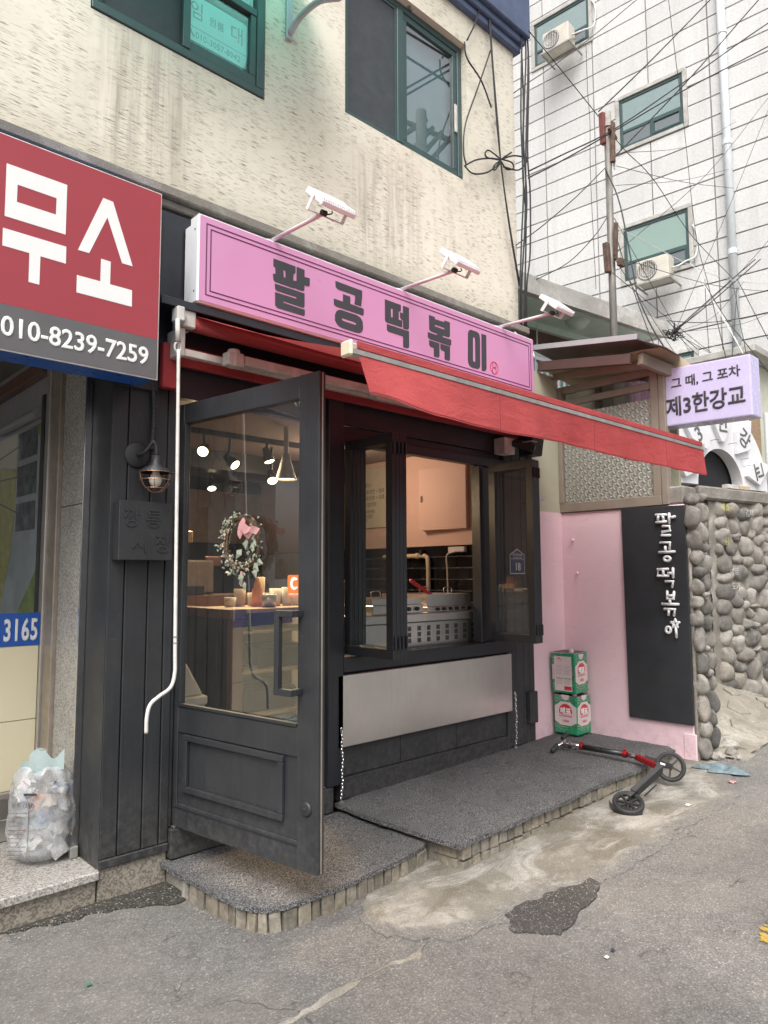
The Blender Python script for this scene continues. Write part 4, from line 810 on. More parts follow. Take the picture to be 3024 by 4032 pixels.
# ---------------------------------------------------------------- pink signboard
GL = {"sign":[[[[2.3,3.471],[2.459,3.47],[2.46,3.434],[2.454,3.422],[2.445,3.419],[2.443,3.377],[2.468,3.381],[2.468,3.471],[2.527,3.469],[2.527,3.425],[2.567,3.427],[2.567,3.383],[2.558,3.373],[2.528,3.373],[2.527,3.344],[2.518,3.332],[2.469,3.331],[2.465,3.335],[2.442,3.33],[2.313,3.333],[2.301,3.34],[2.297,3.378],[2.314,3.379],[2.313,3.419],[2.3,3.424]],[[2.37,3.421],[2.387,3.421],[2.387,3.378],[2.374,3.378]]],[[[2.311,3.321],[2.528,3.32],[2.529,3.24],[2.521,3.228],[2.375,3.23],[2.372,3.221],[2.531,3.218],[2.532,3.188],[2.524,3.178],[2.332,3.178],[2.315,3.19],[2.313,3.27],[2.463,3.27],[2.469,3.27],[2.469,3.279],[2.463,3.281],[2.326,3.281],[2.314,3.288]]],[[[2.771,3.47],[2.997,3.468],[2.997,3.425],[2.988,3.36],[2.931,3.36],[2.938,3.409],[2.934,3.42],[2.791,3.421],[2.774,3.431]]],[[[2.834,3.4],[2.894,3.4],[2.896,3.352],[3.011,3.349],[3.011,3.315],[3.005,3.303],[2.78,3.304],[2.761,3.312],[2.758,3.351],[2.834,3.35]]],[[[2.769,3.248],[2.78,3.273],[2.799,3.288],[2.822,3.292],[2.953,3.291],[2.982,3.282],[3.002,3.258],[3.004,3.213],[2.996,3.193],[2.979,3.179],[2.953,3.174],[2.822,3.176],[2.789,3.187],[2.769,3.211]],[[2.823,3.236],[2.83,3.241],[2.932,3.24],[2.947,3.233],[2.944,3.225],[2.932,3.223],[2.839,3.224],[2.827,3.228]]],[[[3.202,3.466],[3.354,3.466],[3.354,3.427],[3.345,3.417],[3.333,3.416],[3.332,3.356],[3.367,3.358],[3.366,3.31],[3.221,3.309],[3.204,3.317]],[[3.258,3.417],[3.277,3.418],[3.276,3.357],[3.259,3.356]]],[[[3.375,3.467],[3.433,3.466],[3.432,3.32],[3.421,3.306],[3.376,3.305],[3.375,3.363],[3.358,3.365],[3.347,3.375],[3.344,3.411],[3.375,3.412]]],[[[3.22,3.298],[3.432,3.297],[3.432,3.186],[3.419,3.174],[3.375,3.173],[3.374,3.248],[3.235,3.249],[3.221,3.256]]],[[[3.638,3.467],[3.698,3.467],[3.698,3.452],[3.802,3.454],[3.803,3.468],[3.862,3.467],[3.861,3.364],[3.85,3.351],[3.784,3.35],[3.78,3.347],[3.78,3.338],[3.875,3.338],[3.874,3.302],[3.863,3.29],[3.639,3.291],[3.624,3.301],[3.623,3.338],[3.714,3.337],[3.723,3.339],[3.723,3.349],[3.654,3.352],[3.639,3.362]],[[3.697,3.411],[3.802,3.411],[3.802,3.398],[3.697,3.398]]],[[[3.637,3.282],[3.745,3.282],[3.744,3.187],[3.731,3.174],[3.686,3.173],[3.685,3.235],[3.652,3.235],[3.638,3.245]]],[[[3.755,3.283],[3.86,3.283],[3.859,3.186],[3.847,3.174],[3.801,3.175],[3.801,3.234],[3.768,3.236],[3.756,3.246]]],[[[4.068,3.429],[4.073,3.45],[4.092,3.466],[4.11,3.469],[4.172,3.469],[4.194,3.464],[4.208,3.445],[4.211,3.416],[4.208,3.213],[4.202,3.194],[4.183,3.179],[4.161,3.177],[4.103,3.177],[4.078,3.186],[4.065,3.207],[4.063,3.231]],[[4.125,3.404],[4.13,3.417],[4.142,3.421],[4.152,3.413],[4.152,3.389],[4.151,3.239],[4.144,3.225],[4.135,3.224],[4.124,3.231],[4.122,3.248]]],[[[4.229,3.468],[4.288,3.469],[4.285,3.204],[4.276,3.188],[4.261,3.177],[4.25,3.176],[4.226,3.176]]]],"seal":[[[4.383,3.28],[4.38,3.176],[4.334,3.233],[4.429,3.223]],[[4.381,3.228],[4.384,3.273],[4.381,3.181]]],"red":[[[[0.842,3.438],[1.103,3.438],[1.104,3.195],[0.843,3.194]],[[0.89,3.357],[1.058,3.356],[1.058,3.276],[0.89,3.276]]],[[[0.839,3.138],[1.109,3.138],[1.11,3.056],[0.998,3.057],[0.998,2.923],[0.952,2.923],[0.951,3.057],[0.839,3.057]]],[[[1.273,3.438],[1.321,3.436],[1.429,3.14],[1.375,3.14],[1.296,3.347],[1.215,3.141],[1.162,3.14]]],[[[1.272,3.131],[1.319,3.13],[1.319,3.017],[1.429,3.017],[1.43,2.933],[1.162,2.933],[1.162,3.017],[1.272,3.018]]]],"board":[[[[2.76,2.096],[2.675,2.093]],[[2.739,2.09],[2.746,2.057]],[[2.702,2.09],[2.698,2.054]],[[2.757,2.034],[2.677,2.037]],[[2.648,2.099],[2.65,2.025]],[[2.64,2.066],[2.603,2.073]],[[2.705,1.999],[2.65,1.997],[2.646,1.961],[2.71,1.954],[2.715,1.924],[2.648,1.923]]],[[[2.729,1.864],[2.65,1.862],[2.657,1.814]],[[2.691,1.828],[2.692,1.792]],[[2.743,1.785],[2.617,1.788]],[[2.653,1.73],[2.657,1.722],[2.667,1.715],[2.68,1.713],[2.693,1.716],[2.702,1.723],[2.705,1.732],[2.702,1.74],[2.692,1.747],[2.679,1.749],[2.666,1.746],[2.656,1.739],[2.653,1.73]]],[[[2.677,1.647],[2.762,1.645],[2.764,1.592],[2.677,1.592]],[[2.717,1.645],[2.716,1.592]],[[2.634,1.652],[2.635,1.581]],[[2.674,1.613],[2.645,1.614]],[[2.698,1.545],[2.637,1.546],[2.647,1.503]]],[[[2.69,1.463],[2.692,1.405],[2.638,1.406],[2.633,1.461]],[[2.691,1.43],[2.637,1.432]],[[2.669,1.398],[2.67,1.367]],[[2.733,1.361],[2.602,1.362]],[[2.717,1.32],[2.631,1.321],[2.641,1.273]],[[2.68,1.317],[2.687,1.277]]],[[[2.672,1.155],[2.675,1.143],[2.683,1.133],[2.693,1.13],[2.703,1.132],[2.711,1.141],[2.713,1.153],[2.71,1.165],[2.702,1.174],[2.691,1.178],[2.681,1.175],[2.674,1.167],[2.672,1.155]],[[2.629,1.182],[2.628,1.1]],[[2.632,1.239],[2.624,1.219],[2.601,1.218],[2.619,1.203],[2.615,1.181],[2.634,1.192],[2.654,1.179],[2.648,1.201],[2.665,1.215],[2.642,1.218],[2.632,1.239]]]]}
sg = thing('pink_signboard', 'long pink box sign with black lettering over the awning', 'signboard', (3.37, 3.5, 3.08))
MB().box(1.835, 4.905, 3.50, 3.60, 3.095, 3.568).build('box_back', 'white', sg, bevel=.006); MB().box(1.813, 4.925, 3.406, 3.499, 3.082, 3.582).build('box_frame', 'white', sg, bevel=.008)
MB().box(1.823, 4.915, 3.402, 3.4055, 3.092, 3.572).build('sign_face', 'pinksign', sg)
S0 = T(0, 3.4008, 0) @ FRONT
for ins, wd in ((.036, .006), (.062, .006)):
    a, b, c, d = 1.823+ins, 4.915-ins, 3.092+ins, 3.572-ins
    shape('border_line', [rect(a, b, c, d), rect(a+wd, b-wd, c+wd, d-wd)], 'maroon', S0, sg, ext=.0008)
for rings in GL['sign']: shape('letter', rings, 'ink', S0, sg, ext=.001)
def annulus(cx, cy, r, w): return [ring(cx, cy, r), ring(cx, cy, r-w)]
shape('seal', annulus(4.382, 3.228, .051, .005), 'redink', S0, sg, ext=.001); shape('seal', annulus(4.382, 3.253, .0255, .005), 'redink', S0 @ T(0, 0, .0012), sg, ext=.0005); shape('seal', annulus(4.382, 3.2035, .0275, .005), 'redink', S0 @ T(0, 0, .0012), sg, ext=.0005)
for z in (3.15, 3.5): MB().cyl((1.8125, 3.44, z), (1.811, 3.44, z), .006, n=8).build('screw', 'chrome', sg)
MB().box(1.62, 5.02, 3.44, 3.605, 3.04, 3.064).box(1.62, 5.02, 3.425, 3.439, 3.03, 3.075).build('drip_hood', 'blk2', sg, bevel=.003)
# three floodlights on arms above the sign
for i, (x, lab) in enumerate(((2.312, 'white floodlight on an arm above the left end of the pink sign'), (3.392, 'white floodlight on an arm above the middle of the pink sign'), (4.506, 'white floodlight on an arm above the right end of the pink sign'))):
    t = thing('floodlight', lab, 'floodlight', (x, 3.45, 3.585), 'floodlights above the pink sign')
    MB().cyl((x, 3.46, 3.60), (x, 2.95, 3.575), .012, n=10).build('arm', plain('arm_paint%d' % i, (.70, .64, .68), .35, var=.08), t, smooth=True)
    MB().cyl((x, 3.47, 3.584), (x, 3.46, 3.612), .02, n=10).build('arm_foot', 'white', t); MB().cyl((x-.016, 2.94, 3.576), (x+.016, 2.94, 3.576), .016, n=10).build('pivot', 'rubber', t)
    HM = T(x+.035, 2.925, 3.635) @ Matrix.Rotation(rad(42), 4, 'X')
    m = MB(HM); m.box(-.115, .115, -.10, .10, -.012, .016); m.build('lamp_housing', 'white', t, bevel=.004)
    m = MB(HM)
    for k in range(15): m.box(-.112+k*.0157, -.106+k*.0157, -.095, .095, .0165, .027)
    m.build('cooling_fins', 'white', t, kind='stuff'); MB(HM).box(-.10, .10, -.085, .085, -.0135, -.0125).build('lens', 'frostplastic', t)
    m = MB(HM); m.box(-.125, -.119, -.015, .015, -.07, .012).box(.119, .125, -.015, .015, -.07, .012).box(-.125, .125, -.015, .015, -.076, -.0702); m.build('bracket', 'white', t, bevel=.002)
    MB().tube(smooth_path([(x+.05, 2.93, 3.60), (x+.03, 2.91, 3.57), (x, 2.96, 3.572)], 4), .004, 5).build('flex', 'cable', t)

# ---------------------------------------------------------------- awning
aw = thing('awning', 'red fabric awning extended over the shopfront', 'awning', (3.5, 3.5, 2.7))
AX0, AX1 = 1.83, 5.165
MB().cyl((AX0-.04, 3.49, 2.985), (AX1+.03, 3.49, 2.985), .047, n=18).build('fabric_roll', 'fabric', aw, smooth=True)
def cloth(u, v):
    x = AX0+u*(AX1-AX0); y = 3.45-v*(3.45-2.17); z = 3.015-v*(3.015-2.525)-.035*math.sin(math.pi*v)*(1-.5*abs(2*u-1))+.006*math.sin(u*31)*v*(1-v); return (x, y, z)
MB().grid(cloth, 40, 14).build('canopy_cloth', 'fabric', aw, smooth=True)
MB().box(AX0, AX1, 2.135, 2.18, 2.495, 2.545).build('front_bar', 'whitedirty', aw, bevel=.006); MB().box(AX0+.02, AX1-.02, 2.128, 2.1345, 2.520, 2.553).build('bar_cover', 'fabric', aw, bevel=.002)
MB().box(AX0-.022, AX0-.001, 2.122, 2.19, 2.485, 2.552).build('end_cap', 'ivory', aw, bevel=.008); MB().box(AX1+.001, AX1+.015, 2.125, 2.19, 2.485, 2.55).build('end_cap', 'greymetal', aw, bevel=.004)
MB().box(AX0, AX1, 2.1275, 2.1345, 2.496, 2.517).build('bar_groove', 'galv', aw, bevel=.001)
def val(u, v):
    x = AX0+.03+u*(AX1-AX0-.03); ed = math.exp(-((u-.0)/.13)**2); h = .183+.004*math.sin(u*9+1)+.003*math.sin(u*23)+.012*math.exp(-((u-.22)/.12)**2)-.028*math.exp(-((u-.02)/.05)**2)+.006*math.exp(-((u-1)/.05)**2)
    y = 2.132-.012*v*math.sin(u*7+.5)-.03*v*ed+.006*math.sin(u*29)*v+.004*math.sin(u*67)*v*v-.02*math.sin(math.pi*min(1, u*6))*v*(u < .17)
    return (x+.03*v*ed, y, 2.497-h*v)
MB().grid(val, 120, 8).build('valance', 'fabric', aw, smooth=True)
m = MB()
for i in range(121):
    if i < 120: m.bar(Vector(val(i/120, .955))+Vector((0, -.0015, 0)), Vector(val((i+1)/120, .955))+Vector((0, -.0015, 0)), .0015, .004)
m.build('hem', plain('hem_thread', (.32, .05, .05), .8), aw)
for u_ in (.28, .55, .82):
    m = MB()
    for k in range(8): m.bar(Vector(val(u_, k/8))+Vector((0, -.001, 0)), Vector(val(u_, (k+1)/8))+Vector((0, -.001, 0)), .003, .0012)
    m.build('seam', plain('seam_thread%d' % int(u_*100), (.34, .045, .05), .8), aw)
for x in (1.80, 5.1):
    t_ = MB().box(x-.05, x+.03, 3.44, 3.56, 2.94, 3.035).box(x-.06, x-.02, 3.46, 3.60, 2.78, 2.939); t_.build('wall_bracket', 'whitedirty', aw, bevel=.006)
MB().box(1.745, 4.95, 3.475, 3.515, 2.79, 2.83).build('torsion_bar', 'whitedirty', aw, bevel=.003)
for s, x, e in ((1, 2.06, (3.05, 3.36, 2.80)), (-1, 4.85, (3.85, 3.33, 2.80))):
    m = MB().box(x-.05, x+.05, 3.40, 3.47, 2.775, 2.85).cyl((x, 3.43, 2.77), (x, 3.43, 2.87), .035, n=14); m.build('arm_shoulder', 'whitedirty', aw, bevel=.004)
    MB().bar((x+.06*s, 3.43, 2.82), e, .035, .055).build('arm', 'whitedirty', aw, bevel=.006); MB().cyl((e[0], e[1], e[2]-.045), (e[0], e[1], e[2]+.04), .032, n=14).build('elbow', 'whitedirty', aw)
    MB().bar((e[0], e[1]-.03, e[2]), (e[0]-.35*s, 2.19, 2.53), .03, .045).build('forearm', 'whitedirty', aw, bevel=.005)
MB().cyl((1.715, 3.45, 2.985), (1.76, 3.45, 2.985), .04, n=16).box(1.70, 1.745, 3.40, 3.47, 2.95, 3.03).build('gear_box', 'whitedirty', aw, bevel=.006)
ck = thing('awning_crank', 'long white crank rod hanging from the awning gear box', 'crank rod', (1.69, 3.36, 1.0))
MB().cyl((1.705, 3.41, 2.955), (1.705, 3.40, 2.83), .012, .016, 10).build('hook', 'whitedirty', ck, smooth=True); MB().tube([(1.705+.018*math.cos(a), 3.40, 2.80+.026*math.sin(a)) for a in [i*2*math.pi/14 for i in range(14)]], .006, 6, closed=True).build('hook_eye', 'whitedirty', ck, smooth=True)
MB().tube(smooth_path([(1.705, 3.39, 2.785), (1.700, 3.37, 2.4), (1.692, 3.34, 1.7), (1.685, 3.315, 1.25), (1.684, 3.31, 1.13), (1.66, 3.305, 1.06), (1.60, 3.30, 1.025), (1.555, 3.30, .99), (1.540, 3.30, .93), (1.539, 3.30, .86)], 6), .0095, 9).build('rod', plain('crank_paint', (.68, .66, .62), .4, var=.2, vscale=14), ck, smooth=True)
for z in (1.27, 1.30): MB().cyl((1.686, 3.316, z), (1.686, 3.316, z+.006), .0115, n=10).build('sleeve_ring', 'galv', ck)

# ---------------------------------------------------------------- neighbouring office on the left
of = thing('office_front', 'glazed office front with a granite column beside the black pier', 'shopfront', (.6, 4.4, .16))
part('granite_column', 'granite', (1.425, 1.461, 3.905, 4.225, .165, 1.995), (1.425, 1.461, 3.905, 4.225, 2.0, 3.1), parent=of, bevel=.002)
part('steel_edge', 'chrome', (1.424, 1.4605, 3.893, 3.904, .165, 3.1), parent=of, bevel=.001); part('steel_foot', 'galv', (1.41, 1.45, 3.86, 3.892, .162, .22), parent=of)
part('frame', 'alu_br', (1.40, 1.46, 4.228, 4.36, .165, 3.1), parent=of); part('frame', 'alu', (1.385, 1.425, 4.361, 4.43, .165, 3.1), parent=of); part('frame', 'alu', (-3.0, 1.384, 4.365, 4.42, .385, .42), parent=of); part('frame', 'alu', (-3.0, 1.384, 4.365, 4.42, 2.98, 3.05), parent=of)
part('glass', 'glass_bf', (-3.0, 1.384, 4.395, 4.401, 1.40, 2.98), parent=of, bevel=0)
part('blue_band', 'blueband', (-3.0, 1.386, 4.385, 4.394, 1.214, 1.398), parent=of, bevel=0); part('cream_panel', 'cream', (-3.0, 1.384, 4.39, 4.41, .80, 1.212), (-3.0, 1.384, 4.39, 4.41, .421, .796), parent=of, bevel=.002)
part('kick_plate', 'steel', (-3.0, 1.384, 4.38, 4.40, .28, .384), (-3.0, 1.384, 4.37, 4.40, .162, .277), parent=of, bevel=.002)
text('phone_number', '3165', .168, 'letters', T(1.376, 4.3845, 1.246) @ FRONT, of, ext=.001, off=.0055, sx=.50, align='RIGHT', sp=1.12)
text('phone_number', '타운  79', .168, 'letters', T(1.02, 4.3845, 1.246) @ FRONT, of, ext=.001, off=.0055, sx=.75, align='RIGHT', sp=1.05)
part('lintel', 'blk2', (-4, 1.46, 4.36, 4.5, 3.052, 3.2), parent=of); part('upper_floor', 'blk2', (-4, 1.46, 3.93, 9, 3.11, 3.2), parent=of, bevel=0); part('office_floor', 'granite_dk', (-3, 1.42, 4.42, 7, .1, .16), parent=of, bevel=0); part('office_ceiling', 'alu_br', (-3, 1.44, 4.501, 7, 3.0, 3.05), parent=of, bevel=0); part('office_wall', 'greymetal', (1.425, 1.45, 4.432, 7, .16, 2.998), (-3, 1.44, 6.8, 6.9, .16, 2.998), parent=of, bevel=0)
part('ceiling_trim', 'ibrown', (1.36, 1.424, 4.44, 6.8, 2.83, 2.91), parent=of)
mp = thing('wall_map', 'printed street map with three photographs inside the left office window', 'map', (1.42, 4.9, 1.3))
MB().box(1.416, 1.423, 4.53, 5.9, 1.0, 2.56).build('map_sheet', 'map_w', mp); MB().cyl((1.395, 4.60, 2.61), (1.395, 5.9, 2.61), .03, n=12).build('map_roller', 'greymetal', mp)
MP = T(1.4145, 0, 0) @ SIDE
shape('map_district', [[(-5.9, 1.2), (-5.35, 1.3), (-5.12, 1.75), (-5.06, 2.05), (-5.06, 2.30), (-5.4, 2.35), (-5.9, 2.2)]], 'map_y', MP, mp, ext=.0008); shape('map_district', [[(-5.9, 2.21), (-5.4, 2.36), (-5.06, 2.31), (-5.06, 2.55), (-5.9, 2.55)]], 'menu', MP, mp, ext=.0008)
shape('map_park', [[(-4.53, 1.70), (-4.53, 1.36), (-4.95, 1.36)]], 'map_g', MP, mp, ext=.0008); shape('map_park', [[(-4.61, 2.55), (-4.80, 2.55), (-4.61, 2.47)]], 'map_g', MP, mp, ext=.0008); shape('map_park', [[(-5.9, 1.7), (-5.6, 1.75), (-5.5, 2.0), (-5.9, 2.1)]], 'map_g', MP @ T(0, 0, .001), mp, ext=.0005)
for z, h_ in ((2.45, .09), (2.22, .10), (1.985, .09)): shape('photo', [rect(-5.03, -4.65, z-h_, z+h_)], 'photo', MP @ T(0, 0, .0015), mp, ext=.0006)
for a, b in (((-5.9, 2.38), (-5.03, 2.45)), ((-5.9, 2.28), (-5.03, 2.25)), ((-5.4, 2.1), (-5.03, 2.02))): shape('pointer_line', [[a, b, (b[0], b[1]+.008), (a[0], a[1]+.008)]], 'ink', MP @ T(0, 0, .003), mp, ext=.0003)
MB().box(1.39, 1.424, 4.46, 4.52, 1.0, 2.7).build('map_post', 'idark', mp)
st = thing('granite_step', 'granite step in front of the left office', 'step', (.5, 3.9, 0))
part('tread', 'granite', (-3.0, 1.465, 3.615, 4.37, .115, .16), parent=st, bevel=.006); part('riser', 'granite_dk', (-3.0, 1.46, 3.645, 4.37, -.02, .114), parent=st)
part('pier_plinth', 'granite_dk', (1.468, 1.825, 3.64, 3.92, -.02, .158), parent=st)
# red sign of the office
rsn = thing('red_signboard', 'large red box sign with white letters and a phone number', 'signboard', (.5, 3.4, 2.58))
MB().box(-2.2, 1.572, 3.36, 3.56, 2.598, 3.57).build('box', 'blueband', rsn, bevel=.004); MB().box(-2.2, 1.576, 3.352, 3.3595, 2.588, 3.574).build('frame', 'whitedirty', rsn, bevel=.002)
MB().box(-2.2, 1.569, 3.3495, 3.3515, 2.797, 3.567).build('sign_face', 'redsign', rsn); MB().box(-2.2, 1.569, 3.3495, 3.3515, 2.595, 2.7965).build('number_strip', 'greysign', rsn)
R0 = T(0, 3.3488, 0) @ FRONT
for rings in GL['red']: shape('letter', rings, 'letters', R0, rsn, ext=.0006)
text('phone_number', '010-8239-7259', .124, 'letters', R0 @ T(1.525, 2.657, 0), rsn, ext=.0006, off=.0028, sx=.89, align='RIGHT', sp=1.0)
# plaque and lantern on the pier
pq = thing('market_plaque', 'black square plaque with raised lettering on the pier', 'plaque', (1.63, 3.6, 1.685)); MB().box(1.483, 1.775, 3.55, 3.629, 1.685, 1.992).build('plate', 'blk', pq, bevel=.003)
text('lettering', '깡 통', .105, 'door', T(1.50, 3.5485, 1.865) @ FRONT, pq, ext=.003, sx=.95); text('lettering', '시 장', .105, 'door', T(1.545, 3.5485, 1.735) @ FRONT, pq, ext=.003, sx=1.0)
ln = thing('wall_lantern', 'black wall lantern with a copper cage and unlit bulb', 'wall lamp', (1.60, 3.63, 2.2))
MB().lathe((1.60, 3.63, 2.245), (0, -1, 0), [(0, .014), (.062, .014), (.07, .008), (.07, 0)], 24).build('back_plate', 'blk', ln, smooth=True)
MB().tube(smooth_path([(1.60, 3.62, 2.245), (1.61, 3.57, 2.25), (1.63, 3.545, 2.28), (1.645, 3.53, 2.31), (1.66, 3.525, 2.28), (1.66, 3.525, 2.235)], 5), .010, 9).build('arm', 'blk', ln, smooth=True)
MB().lathe((1.66, 3.525, 2.235), (0, 0, -1), [(0, 0), (.026, 0), (.026, .035), (.032, .042), (.032, .05), (.088, .085), (.088, .089), (.03, .055)], 24).build('shade', 'blk', ln, smooth=True)
MB().lathe((1.66, 3.525, 2.165), (0, 0, -1), [(.014, 0), (.018, .02), (.033, .05), (.034, .065), (.024, .088), (0, .096)], 18).build('bulb', 'bulboff', ln, smooth=True)
m = MB()
for k in range(6):
    a = k*math.pi/6*2; m.tube([(1.66+.086*math.cos(b)*math.cos(a), 3.525+.086*math.cos(b)*math.sin(a), 2.145-.105*math.sin(b)) for b in [i*math.pi/2/8 for i in range(9)]], .0022, 5)
for z, r in ((2.145, .0865), (2.105, .080), (2.062, .053)): m.tube([(1.66+r*math.cos(a), 3.525+r*math.sin(a), z) for a in [i*2*math.pi/28 for i in range(28)]], .0022, 5, closed=True)
m.build('cage', 'copper', ln)
m = MB(); P = smooth_path([(1.645, 3.60, 2.92), (1.64, 3.605, 2.78), (1.67, 3.605, 2.62), (1.678, 3.605, 2.45), (1.672, 3.60, 2.32), (1.655, 3.575, 2.27)], 14); m.tube(P, [.013 if i % 2 else .0105 for i in range(len(P))], 8)
tag(m.build('conduit', 'rubber', smooth=False), 'black corrugated conduit running down the pier to the lantern', 'conduit')
# fold-down steel shelf with its chains
fs = thing('folding_counter', 'stainless steel flap counter folded down below the serving window', 'counter', (3.88, 3.61, .5)); MB().box(2.965, 4.80, 3.600, 3.626, .502, .960).build('flap', 'steel', fs, bevel=.004)
MB().box(2.962, 2.9645, 3.60, 3.63, .505, .957).build('edge', 'chrome', fs); 
def chain(x, y, z0, z1, lab):
    c = thing('chain', lab, 'chain', (x, y, z1)); n = int((z0-z1)/.021)
    P = [(.006*math.cos(a), .012*math.sin(a)+(.005 if math.sin(a) > 0 else -.005)) for a in [i*2*math.pi/10 for i in range(10)]]
    lk = [MB().tube([((p, 0, q) if k == 0 else (0, p, q)) for p, q in P], .0024, 5, closed=True).mesh('link') for k in (0, 1)]
    for q in lk: q.materials.append(MAT['chrome'])
    for i in range(n): inst('link', lk[i % 2], T(x+.004*math.sin(i*.9), y-.01*math.sin(math.pi*i/n), z0-i*.0215-.014), c)
    MB().box(x-.012, x+.012, y-.004, y+.004, z1-.012, z1+.004).build('anchor', 'galv', c); return c
chain(2.985, 3.590, .63, .175, 'steel chain hanging from the left end of the steel flap'); chain(4.815, 3.585, .655, .215, 'steel chain hanging from the right end of the steel flap')
# things on the boards to the right of the hatch
nb = thing('house_number', 'navy house number plate reading 18 behind the right window leaves', 'number plate', (4.95, 3.65, 1.6))
NB = T(0, 3.638, 0) @ FRONT
shape('plate', [[(4.855,1.612),(5.06,1.612),(5.06,1.775),(4.957,1.825),(4.855,1.775)]], 'white', NB @ T(0, 0, -.004), nb, ext=.003); shape('plate_face', [[(4.862,1.619),(5.053,1.619),(5.053,1.77),(4.957,1.817),(4.862,1.77)]], 'numplate', NB, nb, ext=.0012)
text('number', '18', .09, 'letters', NB @ T(4.957, 1.643, .002), nb, ext=.0006, off=.002, align='CENTER', sx=.9); text('street_name', '대사관로24길', .026, 'letters', NB @ T(4.957, 1.764, .002), nb, ext=.0005, align='CENTER', sx=.95); text('street_name', 'Daesagwan-ro 24-gil', .014, 'letters', NB @ T(4.957, 1.745, .002), nb, ext=.0005, align='CENTER')
shape('line', [rect(4.864, 5.051, 1.737, 1.740)], 'letters', NB @ T(0, 0, .0018), nb, ext=.0004)
cc = thing('security_camera', 'security camera on a white junction box under the awning', 'camera', (4.7, 3.55, 2.6)); MB().box(4.66, 4.80, 3.52, 3.64, 2.60, 2.735).build('junction_box', 'whitedirty', cc, bevel=.008)
MB().cyl((4.77, 3.52, 2.69), (4.79, 3.46, 2.68), .03, n=14).build('bracket', 'rubber', cc); MB().cyl((4.78, 3.47, 2.68), (4.82, 3.36, 2.64), .035, n=16).build('camera_body', 'rubber', cc); MB().cyl((4.826, 3.345, 2.635), (4.82, 3.36, 2.64), .024, n=14).build('lens', 'void', cc); MB().box(4.765, 4.845, 3.33, 3.45, 2.683, 2.69).build('hood', 'greymetal', cc, bevel=.002)
sp = thing('loudspeaker', 'black outdoor loudspeaker hung under the awning by the cream wall', 'loudspeaker', (4.96, 3.5, 2.6)); MB().hexa([(4.90,3.42,2.60),(5.04,3.42,2.60),(5.02,3.58,2.60),(4.92,3.58,2.60),(4.88,3.40,2.80),(5.06,3.40,2.80),(5.03,3.58,2.80),(4.91,3.58,2.80)]).build('cabinet', 'rubber', sp, bevel=.008); MB().box(4.93, 5.0, 3.50, 3.51, 2.54, 2.60).build('yoke', 'rubber', sp)
sl = thing('small_floodlight', 'small white floodlight behind the folded window leaves on the right', 'floodlight', (5.13, 3.55, 2.25)); m = MB(T(5.08, 3.52, 2.24) @ Matrix.Rotation(rad(-25), 4, 'X')); m.box(-.06, .06, -.05, .05, -.01, .012); m.build('lamp_housing', 'white', sl, bevel=.004); MB().cyl((5.08, 3.53, 2.235), (5.08, 3.652, 2.22), .008, n=8).build('arm', 'rubber', sl)

# ---------------------------------------------------------------- brick steps with charcoal mats
def zp(x): return .142+.0195*(x-3.0)
lo = thing('entrance_step', 'low curved brick step in front of the open door', 'step', (2.3, 3.2, 0))
LOW = [(1.80,3.655),(1.80,3.43),(1.812,3.30),(1.818,3.17),(1.826,3.05),(1.838,2.95),(1.866,2.87),(1.915,2.815),(1.985,2.785),(2.08,2.778),(2.16,2.775),(2.26,2.772),(2.38,2.775),(2.545,2.795),(2.70,2.800),(2.865,2.825),(3.0,2.850)]
def inset(P, d):
    out = []
    for i, p in enumerate(P):
        a, b = Vector((*P[max(i-1, 0)], 0)), Vector((*P[min(i+1, len(P)-1)], 0)); t = (b-a).normalized(); out.append((p[0]-t.y*d, p[1]+t.x*d))
    return out
core = inset(LOW, .03)+[(3.0, 3.62)]
MB().prism([(x, y, -.03) for x, y in core], (0, 0, .115)).build('core', 'mortar', lo, tri=True)
bme = [MB().hexa([(-.47,-.5,-.5),(.47,-.5,-.5),(.5,.5,-.5),(-.5,.5,-.5),(-.45,-.48,.5),(.47,-.5,.47),(.5,.5,.5),(-.5,.5,.5)]).mesh('brick', .05), MB().hexa([(-.5,-.46,-.5),(.48,-.5,-.5),(.5,.5,-.5),(-.5,.5,-.5),(-.5,-.5,.45),(.46,-.45,.5),(.5,.5,.5),(-.5,.5,.5)]).mesh('brick', .07)]
for q in bme: q.materials.append(MAT['brick'])
rb = random.Random(11)
def lay(P, wd, z0f, z1f, parent, depth=.07, gap=.008, jit=.004):
    pts = [Vector((*p, 0)) for p in P]; acc = 0; seg = 0; L = [(pts[i+1]-pts[i]).length for i in range(len(pts)-1)]; tot = sum(L)
    def at(s):
        for i, l in enumerate(L):
            if s <= l or i == len(L)-1: d = (pts[i+1]-pts[i]).normalized(); return pts[i]+d*s, d
            s -= l
    s = .005
    while s < tot-wd*.5:
        w_ = wd*rb.uniform(.78, 1.22); w_ = min(w_, tot-s); p, d = at(s+w_/2); nrm = Vector((d.y, -d.x, 0)); z0, z1 = z0f(p.x)-rb.uniform(0, .006), z1f(p.x)+rb.uniform(-.010, .003)
        if z1-z0 > .012:
            c = p-nrm*(depth/2-rb.uniform(-jit, jit*2)); R = Matrix(((d.x, -nrm.x, 0, c.x), (d.y, -nrm.y, 0, c.y), (0, 0, 1, (z0+z1)/2), (0, 0, 0, 1))) @ Matrix.Rotation(rb.uniform(-.06, .06), 4, 'Y') @ Matrix.Rotation(rb.uniform(-.07, .07), 4, 'Z') @ Matrix.Diagonal((w_-gap, depth, z1-z0, 1))
            inst('brick', bme[rb.randint(0, 1)], R, parent)
        s += w_
lay(LOW[1:], .066, lambda x: -.02, lambda x: .094, lo)
up = thing('serving_step', 'brick platform with a charcoal mat below the serving window', 'step', (4.3, 3.1, .08))
